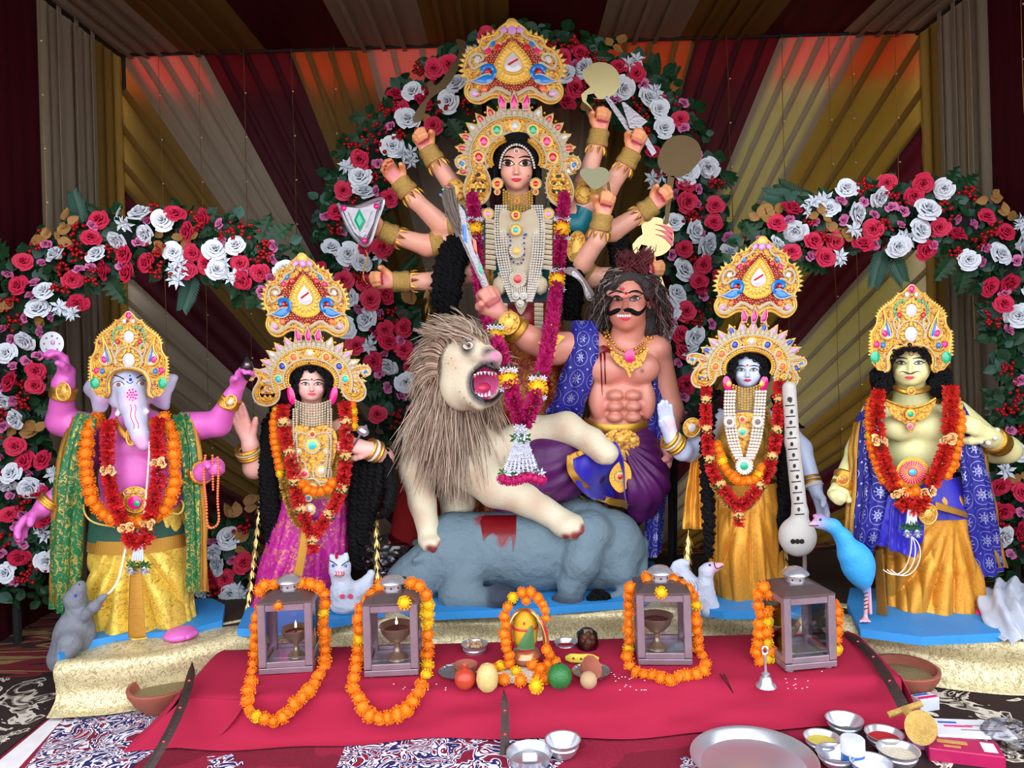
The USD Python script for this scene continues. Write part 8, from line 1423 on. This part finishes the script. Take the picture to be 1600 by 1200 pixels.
# marigold strings around the lanterns
St = Frame(0.0)
def string(label, i, pts, r, yellow=.1, step=1.35):
    t = thing('marigold_string', label, 'garland', lam[i], 'marigold strings round the lanterns'); p = np.array(parse(pts), float); dl = lam[i][1]
    d = np.array([min(max(on_table(x, y, ZT + .012)[1], 2.70), dl - .02 if y > 960 else dl) for x, y in p]); fs = Frame(dl); marigolds(t, fs, np.c_[p, d - dl], r, yellow, step, .7, name='marigold', facing=np.array([0, -1, .35]))
string('marigold string looped over the leftmost lantern and down the cloth', 0, '411,927 405,918 425,913 445,908 465,909 485,914 504,920 508,938 506,975 508,1022 504,1046 490,1070 473,1087 459,1101 447,1117 428,1125 406,1120 391,1110 386,1089 392,1065 396,1041 399,1013 400,975 408,944', 10.5)
string('thick marigold string looped round the second lantern and down the cloth', 1, '601,912 590,920 577,933 564,951 561,968 562,996 558,1022 557,1046 551,1065 555,1082 566,1100 575,1115 592,1121 608,1121 624,1114 642,1101 651,1084 665,1060 669,1032 668,1008 668,980 667,949 665,927 656,916 634,913', 11.5)
string('marigold string framing the third lantern on all sides', 2, '987,912 982,932 982,955 982,980 984,997 982,1020 984,1040 995,1052 1010,1054 1025,1056 1045,1062 1065,1056 1087,1053 1105,1042 1097,1027 1090,1005 1087,980 1086,955 1085,935 1070,917 1050,905 1022,901 1006,906', 10)
string('marigold string bunched at the left of the rightmost lantern', 3, '1200,950 1200,967 1200,1005 1203,1028 1190,1035 1182,1020 1186,1000 1187,980 1188,955 1184,932 1195,917 1205,932 1217,936 1240,937 1265,933 1282,930 1295,937 1306,952 1308,980 1306,1005 1305,1022', 11)
for i, (x, y, col, r) in enumerate(((632, 942, 'marigold_yellow', 11), (1033, 926, 'marigold_yellow', 10), (435, 946, 'marigold', 8))):
    k = (1, 2, 0)[i]; q = thing('marigold', ('yellow marigold lying on the roof of the second lantern', 'yellow marigold lying on the roof of the third lantern', 'orange marigold lying on the roof of the leftmost lantern')[i], 'flower', P(x, y, lam[k][1] - .09)); part(q, 'bloom', place(MARI[i], P(x, y, lam[k][1] - .1), (0, -1, .6), 0, r * lam[k][1] / F), col, False)
# ritual pot in the middle
kc = on_table(822, 1040); kd = kc[1]; Sk = Frame(kd); t = thing('ritual_pot', 'copper pot holding a yellow cloth-wrapped coconut with a green leaf', 'pot', kc)
part(t, 'pot', lathe([(.001, 0), (.03, 0), (.034, .012), (.05, .022), (.058, .042), (.05, .06), (.034, .068), (.033, .078), (.044, .086), (.044, .09), (.03, .086), (.001, .08)], 36, kc), 'copper', 40); part(t, 'thread_band', lathe([(.034, .066), (.038, .07), (.038, .08), (.034, .084)], 30, kc), 'gem_red', True)
part(t, 'wrapped_coconut', lathe([(.001, .08), (.036, .082), (.046, .1), (.05, .14), (.046, .19), (.03, .215), (.001, .222)], 30, kc), 'coconut_yellow', True); part(t, 'tie', lathe([(.0495, .150), (.053, .152), (.053, .157), (.0495, .159)], 30, kc), 'gem_red', True)
part(t, 'betel_leaf', sheet([[kc + [-.038, -.05, .085], kc + [-.0, -.062, .084], kc + [.034, -.052, .085]], [kc + [-.02, -.056, .115], kc + [.006, -.064, .115], kc + [.034, -.054, .112]], [kc + [.022, -.056, .175], kc + [.026, -.058, .175], kc + [.03, -.055, .175]]], 8, 12, th=.002)[0], 'betel_leaf', True); part(t, 'mark', gem(Sk, oval(819, 974, 1.5, 3, n=8), -.052, .003), 'gem_red')
for i in range(44):
    a = math.radians(-20 + i * 13); s = 1 if i % 2 else -1; x = .062 * math.cos(a) + .02; part(t, 'tinsel_strand', tube(kc + curve(np.array([(.0 + s * .01, -.02 + .01 * math.sin(i), .225), (.05 * (1 if i % 3 else -1), -.035 + .02 * math.sin(i * 2), .2), (.068 * (1 if i % 3 else -1) + .004 * (i % 5), -.03 + .02 * math.sin(i * 2), .13), (.075 * (1 if i % 3 else -1) + .006 * (i % 4), -.03 + .02 * math.sin(i), .05)]), 14), .0026, 4), ('tinsel', 'gem_orange', 'gold_soft', 'tinsel', 'gem_red')[i % 5])
t = thing('marigold_string', 'marigold string wreathed over the copper ritual pot', 'garland', kc); 
for i, w_ in enumerate('801,934,9,1 815,926,9,0 829,925,9,0 840,934,9,0 847,943,8,0 822,938,8,0 794,948,9,0 788,963,9,0 790,976,8,0 787,990,9,0 790,1002,9,0 791,1013,8,0 795,1024,9,0 796,1036,9,0 851,953,8,0 853,966,7,0 854,1016,9,0 859,1023,8,0 782,1041,9,1 774,1044,8,0 806,1049,9,1 788,1062,10,0 776,1058,8,0 814,1063,11,0 833,1039,10,0 845,1046,10,0 856,1038,9,0 868,1035,9,0 840,1058,9,0 852,1060,10,0 862,1050,9,0 838,1071,13,1'.split()):
    x, y, r, ye = map(int, w_.split(',')); d_ = min(on_table(x, y, ZT + .02)[1], kd - .06); part(t, 'marigold', place(MARI[i % 3], P(x, y, d_), jit((0, -1, .5), .5), i, r * d_ / F), 'marigold_yellow' if ye else 'marigold', False, 'yellow marigold' if ye else None)
rm = thing('rice_heap', 'flat heap of pale rice under the ritual pot', 'rice', on_table(815, 1050)); rc = on_table(812, 1052); gx = np.linspace(0, 2 * math.pi, 61)[:-1]; part(rm, 'grains', TM(np.vstack([[rc + [0, 0, .012]]] + [[rc + [(.2 + .05 * math.sin(3 * a) + .02 * math.sin(7 * a)) * k * math.cos(a), .085 * k * math.sin(a), .011 * (1 - k ** 2)] for a in gx] for k in (.35, .7, 1.)]), np.vstack([[[0, 1 + j, 1 + (j + 1) % 60] for j in range(60)]] + [[q for j in range(60) for q in ([1 + 60 * k + j, 61 + 60 * k + j, 61 + 60 * k + (j + 1) % 60], [1 + 60 * k + j, 61 + 60 * k + (j + 1) % 60, 1 + 60 * k + (j + 1) % 60])] for k in range(2)])), 'rice', True, kind='stuff')
def solid_(name, label, cat_, x, y, prof, mt, extra=(), z=ZT, n=28, dy=0, axis=None):
    o = ground(x, y, z + .003); o[1] += dy; t = thing(name, label, cat_, o); part(t, 'body', lathe(prof, n, o, axis), mt, 40)
    for nm, pr, m2 in extra: part(t, nm, lathe(pr, n, o, axis), m2, 40)
    return t, o
def sphere_prof(r, h=1., dent=.0): 
    a = np.linspace(0, math.pi, 14); return np.c_[np.maximum(r * np.sin(a), .0005), r * h * (1 - np.cos(a)) - dent * (np.exp(-((a - math.pi) / .35) ** 2))]
bowl = lambda r, h: [(.001, 0), (r * .55, 0), (r * .8, h * .3), (r * .92, h * .62), (r * .88, h * .7), (r, h * .95), (r * 1.04, h), (r * .97, h * .97), (r * .85, h * .65), (r * .5, h * .1), (.001, h * .08)]
fill = lambda r, z: [(.001, z + .004), (r * .6, z + .003), (r, z), (.001, z - .001)]
solid_('pomegranate', 'red pomegranate at the front left of the ritual pot', 'fruit', 727, 1077, sphere_prof(.038), 'fruit_red', [('crown', [(.012, .07), (.01, .078), (.014, .088), (.008, .08), (.001, .076)], 'fruit_red')]); solid_('pale_fruit', 'pale streaked fruit standing beside the pomegranate', 'fruit', 762, 1078, [(.001, .002), (.022, 0), (.036, .016), (.041, .04), (.036, .07), (.022, .09), (.01, .094), (.001, .088)], 'fruit_pale')
solid_('green_fruit', 'round dark green citrus fruit right of the marigolds', 'fruit', 875, 1076, sphere_prof(.045), 'fruit_green', [('stem', [(.001, .088), (.004, .088), (.003, .093), (.001, .093)], 'ink')]); solid_('betel_nut', 'small pale round nut at the front right of the table', 'nut', 920, 1076, sphere_prof(.031), 'nut')
t, o = solid_('steel_bowl', 'steel bowl of nuts left of the ritual pot', 'bowl', 742, 1025, bowl(.052, .05), 'steel'); rng = np.random.default_rng(3); part(t, 'nuts', cat([ball(o + [rng.uniform(-.03, .03), rng.uniform(-.03, .03), .044 + rng.uniform(0, .006)], .009, 1) for _ in range(16)]), 'nut', kind='stuff')
solid_('steel_bowl', 'shallow steel bowl behind the ritual pot', 'bowl', 884, 1014, bowl(.045, .03), 'steel')
t, o = solid_('sweets_packet', 'steel saucer with dark sweets in a clear plastic bag', 'sweets', 918, 1018, [(.001, 0), (.04, 0), (.06, .012), (.056, .013), (.001, .004)], 'steel'); part(t, 'sweets', cat([ball(o + [rng.uniform(-.025, .025), rng.uniform(-.025, .025), .02 + rng.uniform(0, .045)], .015, 1) for _ in range(18)]), 'sweets', kind='stuff'); part(t, 'bag', lathe([(.042, .01), (.046, .04), (.042, .075), (.022, .092), (.001, .1)], 14, o), 'plastic_film', False)
t = thing('banana', 'yellow banana with brown spots behind the clay cup', 'fruit', on_table(910, 1040)); o = on_table(908, 1040); bp_ = o + np.array([[x, .05 * abs(x) * 2, .022 + .03 * (.5 - x * 5) * .3] for x in np.linspace(-.06, .07, 14)]); part(t, 'peel', tube(bp_, .019 * np.array([.35, .7, .95, 1, 1, 1, 1, 1, 1, 1, .95, .8, .5, .25]), 7), 'banana', 30); part(t, 'spots', cat([ball(bp_[i] + [0, -.016, .006], (.006, .003, .005), 1) for i in (3, 6, 10)]), 'sweets', kind='stuff')
for x, lb in ((715, 'crumpled foil plate with clay cups at the left of the fruit'), (924, 'crumpled foil plate with broken clay at the right of the fruit')):
    solid_('foil_plate', lb, 'plate', x, 1056, [(.001, .003), (.05, .002), (.07, .02), (.073, .021), (.068, .016), (.001, .006)], 'foil', n=18)
o = on_table(728, 1058, ZT + .01); t = thing('clay_cups', 'stack of two small clay cups on the left foil plate', 'cup', o); part(t, 'cup', lathe([(.001, 0), (.03, 0), (.042, .03), (.043, .034), (.037, .03), (.001, .006)], 24, o), 'terracotta', 40); part(t, 'cup', lathe([(.001, .012), (.03, .014), (.044, .046), (.045, .05), (.038, .046), (.001, .02)], 24, o), 'terracotta', 40)
t = thing('broken_clay_cup', 'broken terracotta cup tipped on the right foil plate', 'cup', on_table(920, 1058)); o = on_table(920, 1060, ZT + .012); sh_ = lathe([(.001, 0), (.028, 0), (.042, .036), (.044, .04), (.037, .036), (.001, .006)], 12, (0, 0, 0)); sh_.apply_transform(trimesh.transformations.euler_matrix(.9, .5, .3)); sh_.apply_translation(o + [-.01, 0, .03]); part(t, 'cup', sh_, 'terracotta', False); part(t, 'shard', trimesh.convex.convex_hull(np.array([[.0, -.01, .0], [.05, 0, .0], [.045, .0, .05], [.03, .01, .045], [.01, .02, .01]]) + o), 'terracotta', False)
t, o = solid_('bell', 'small steel hand bell standing before the rightmost lantern', 'bell', 1197, 1072, [(.001, .0), (.036, 0), (.034, .006), (.024, .014), (.02, .03), (.012, .038), (.001, .04)], 'steel', [('collar', [(.001, .038), (.013, .038), (.015, .044), (.008, .05), (.001, .052)], 'steel'), ('handle', [(.001, .05), (.005, .05), (.004, .09), (.006, .1), (.004, .115), (.001, .116)], 'steel')]); part(t, 'figure_top', tube(o + np.array([[.01 * math.cos(a), 0, .128 + .014 * math.sin(a)] for a in np.linspace(0, 6.28, 16)[:-1]]), .004, 6, True), 'steel')
t = thing('incense_sticks', 'two dark incense sticks lying on the red cloth', 'incense', on_table(1135, 1065)); 
for a, b in (((1125, 1053), (1146, 1083)), ((1131, 1053), (1143, 1078))): part(t, 'stick', tube(np.linspace(on_table(*a, ZT + .004), on_table(*b, ZT + .004), 3), .0022, 5), 'ink')
t = thing('rice_grains', 'scattered white rice grains on the red cloth', 'rice', on_table(800, 1060), kind='stuff'); part(t, 'grains', cat([ball(on_table(x + rng.normal(0, 26), min(y + rng.normal(0, 9), 1078), ZT + .002), (.0035, .0018, .0016), 0) for x, y in ((690, 1050), (990, 1066), (1240, 1068), (640, 1075), (960, 1058)) for _ in range(12)]), 'paper_white', False, kind='stuff')
# swords
def sword(label, pts, w, S_, tipw=.1, hilt=None):
    t = thing('sword', label, 'sword', S_[0], 'iron swords leaning on the table'); p = curve(np.array(S_), 16); k = np.linspace(0, 1, 16); d = unit(p[-1] - p[0]); sd = unit(np.cross(d, [0, 1, .2])); nrm = np.cross(sd, d); ww = w * np.clip(k * 6, tipw, 1) * (.75 + .25 * k)
    V = np.concatenate([p + sd * ww[:, None], p + nrm * .004, p - sd * ww[:, None], p - nrm * .004]).reshape(4, 16, 3).transpose(1, 0, 2).reshape(-1, 3); f = grid_faces(16, 4, False, True); part(t, 'blade', TM(V, f), 'rusty_iron', False)
    for i in (4, 8, 12): part(t, 'red_mark', ball(p[i] - nrm * np.sign(nrm[1]) * .003, (.006, .003, .006), 1), 'gem_red')
    if hilt: h0 = p[-1]; part(t, 'crossguard', tube(np.linspace(h0 - sd * .06, h0 + sd * .06, 5), .011, 8), 'old_gold'); part(t, 'grip', tube(np.linspace(h0, h0 + d * .09, 4), .015, 10), 'old_gold'); part(t, 'pommel', lathe([(.001, 0), (.05, .0), (.054, .006), (.02, .014), (.012, .022), (.001, .024)], 28, h0 + d * .1, unit(d + [0, -1.2, .8])), 'old_gold', 40)
sword('long curved iron sword leaning at the left end of the table', None, .021, [P(300, 1034, 2.9), P(292, 1080, 2.74), P(272, 1130, 2.62), P(228, 1206, 2.5)]); sword('iron blade standing against the middle of the red cloth', None, .017, [P(787, 1077, 2.72), P(789, 1110, 2.67), P(789, 1150, 2.63), P(785, 1215, 2.55)]); sword('curved iron sword with a gilt hilt lying at the right end', None, .02, [P(1314, 986, 3.13), P(1350, 1012, 2.93), P(1386, 1058, 2.72), P(1414, 1108, 2.6)], hilt=True)
# floor things
cb_ = lambda r, h: [(.001, 0), (r * .5, 0), (r * .78, h * .35), (r * .96, h * .75), (r, h * .95), (r * .98, h), (r * .9, h), (r * .84, h * .75), (r * .6, h * .3), (.001, h * .22)]
for x, y, lb in ((243, 1118, 'terracotta bowl of straw at the left end of the table'), (1426, 1092, 'terracotta bowl of straw on the right by the gold brocade')): solid_('clay_bowl', lb, 'bowl', x, y, cb_(.13, .10), 'terracotta', [('straw', [(.001, .074), (.07, .072), (.108, .066), (.001, .06)], 'straw')], z=.008, n=40, dy=.06)
plate_ = lambda r: [(.001, 0), (r * .86, 0), (r * .98, .03), (r * 1.02, .034), (r * .96, .03), (r * .84, .005), (.001, .004)]
solid_('steel_plate', 'large empty steel plate at the bottom edge right of centre', 'plate', 1178, 1198, plate_(.2), 'steel', z=.008, n=56); t, o = solid_('steel_plate', 'small steel plate with a folded packet at the front centre', 'plate', 828, 1190, plate_(.078), 'steel', z=.008, n=40); part(t, 'packet', box(o + [0, -.01, .02], (.05, .03, .02), .004), 'paper_white', False)
solid_('steel_bowl', 'empty steel bowl on the rug in front of the red cloth', 'bowl', 880, 1180, bowl(.06, .055), 'steel', z=.008, n=36)
tr0 = ground(1335, 1180, .012); tt = thing('tray', 'black tray under the steel bowls at the bottom right', 'tray', tr0); part(tt, 'tray', lathe([(.001, 0), (.15, 0), (.165, .014), (.16, .015), (.145, .004), (.001, .003)], 48, tr0 + [.02, 0, 0]), 'tray_black', 40)
BW = [(1320, 1145, .062, .05, None, 'empty steel bowl tilted at the back of the black tray'), (1285, 1172, .058, .045, 'banana', 'steel bowl with a little yellow paste at the left of the tray'), (1382, 1168, .06, .05, 'red_powder', 'steel bowl of red powder on the black tray'), (1306, 1196, .06, .045, None, 'empty steel bowl at the front left of the tray'), (1362, 1212, .062, .045, 'paper_white', 'steel bowl at the bottom edge with white bits'), (1404, 1194, .064, .05, 'rice', 'steel bowl of rice at the right of the tray')]
for x, y, r, h, f_, lb in BW: t, o = solid_('steel_bowl', lb, 'bowl', x, y, bowl(r, h), 'steel', [('contents', fill(r * .84, h * .62), f_)] if f_ else [], z=.014, n=36)
solid_('plastic_jar', 'pale blue plastic jar with a blue label among the steel bowls', 'jar', 1333, 1192, [(.001, 0), (.036, 0), (.037, .05), (.001, .05)], 'blue_print', [('jar_wall', [(.037, .036), (.038, .04), (.038, .078), (.034, .082), (.001, .083)], 'plastic_white')], z=.016, n=32)
def carton(name, label, cat_, x, y, s, rz, mt, tx=None, z=.01, extra=()):
    o = ground(x, y, z); t = thing(name, label, cat_, o); R = trimesh.transformations.euler_matrix(0, 0, math.radians(rz)); put_ = lambda m_: (m_.apply_transform(R), m_.apply_translation(o), m_)[2]
    part(t, 'carton', put_(box((0, 0, s[2] / 2), s, .003)), mt, False)
    for nm, c, sz, m2 in extra: part(t, nm, put_(box((c[0], c[1], s[2] + .0006), (*sz, .001))), m2, False)
    if tx:
        for k, (txt, hh, px_, py_, m2) in enumerate(tx): g_m = meshkit.text_mesh(txt, hh, .001, True); g_m.apply_translation((px_, py_, s[2] + .0008)); part(t, 'lettering', put_(g_m), m2, False, kind='stuff')
    return t
carton('incense_box', 'magenta printed box with gold lettering at the lower right', 'box', 1505, 1185, (.22, .1, .045), -18, 'pink_box', None, extra=[('gold_print', (-.03, .01), (.09, .02), 'gold_soft'), ('gold_print', (-.035, -.02), (.05, .012), 'gold_soft'), ('pale_label', (.075, 0), (.04, .06), 'paper_white')])
carton('paper_packet', 'flat white paper packet with a blue and a red printed bar', 'packet', 1515, 1142, (.25, .12, .012), -8, 'paper_white', None, z=.05, extra=[('blue_bar', (-.06, .03), (.06, .012), 'blue_print'), ('red_bar', (-.035, .005), (.09, .012), 'gem_pink'), ('grey_lines', (.04, .012), (.1, .004), 'ink_soft'), ('grey_lines', (.03, -.02), (.13, .004), 'ink_soft')])
carton('small_carton', 'small white, blue and pink carton beside the terracotta bowl', 'carton', 1446, 1108, (.085, .05, .05), 12, 'plastic_white', None, extra=[('blue_print', (-.01, .012), (.06, .012), 'blue_print'), ('pink_print', (.0, -.012), (.08, .014), 'gem_pink')])
carton('pink_carton', 'small pale pink paper cup-like carton left of the magenta box', 'carton', 1436, 1168, (.06, .04, .05), 0, 'gem_lilac'); carton('under_tray', 'dark tray edge under the packets at the bottom right', 'tray', 1490, 1192, (.36, .2, .006), -12, 'tray_black', z=.006)
t = thing('plastic_bag', 'crumpled clear plastic bag at the right of the packets', 'bag', ground(1580, 1165)); pb_ = trimesh.creation.icosphere(3, 1.0); v = np.array(pb_.vertices); v *= (1 + .5 * (meshkit.fbm(v * 2.5, 3, 5) - .5))[:, None]; part(t, 'film', TM(v * [.09, .06, .05] + ground(1575, 1170) + [0, 0, .05], pb_.faces), 'plastic_film', False)
for x, y, s, r_ in ((1545, 1195, .05, 20), (1570, 1205, .045, -40), (1430, 1188, .04, 70)): lf_ = put(LEAF, Frame(2.7), x, y, 0, 44, r_, 1.2); q = part('/World', 'loose_leaf', lf_, 'pale_green', True); tag(stage.GetPrimAtPath(q), {1545: 'loose green leaf under the magenta box', 1570: 'loose green leaf at the bottom right corner', 1430: 'loose green leaf left of the pink carton'}[x], 'leaf')
q0 = [[ground(1535, 925, .3), ground(1570, 905, .34), ground(1640, 920, .3)], [ground(1530, 950, .26), ground(1580, 950, .3), ground(1650, 955, .28)], [ground(1570, 1005, .215), ground(1610, 1000, .215), ground(1660, 1000, .215)]]
m_, uv_ = sheet(q0, 60, 40, .014, 4, th=.004, wr=.012); q = part('/World', 'white_cloth', m_, 'white_cloth', True); tag(stage.GetPrimAtPath(q), 'rumpled white cloth heaped at the right end of the platform', 'cloth')
t = thing('iron_stand', 'black iron stand behind the blue shawl and the pale goddess', 'stand', P(1050, 900, 3.95)); part(t, 'post', tube(np.linspace(P(1052, 700, 3.95), P(1050, 925, 3.95), 4), .024, 4), 'tray_black', False); part(t, 'arm', tube(np.linspace(P(1036, 706, 3.95), P(1072, 704, 3.95), 3), .024, 4), 'tray_black', False)
pb2 = TM(v * [.14, .08, .11] + P(602, 868, 4.0), pb_.faces); t = thing('plastic_sheet', 'crumpled clear plastic sheet behind the buffalo head', 'plastic sheet', P(602, 900, 4.0)); part(t, 'film', pb2, 'plastic_film', False)
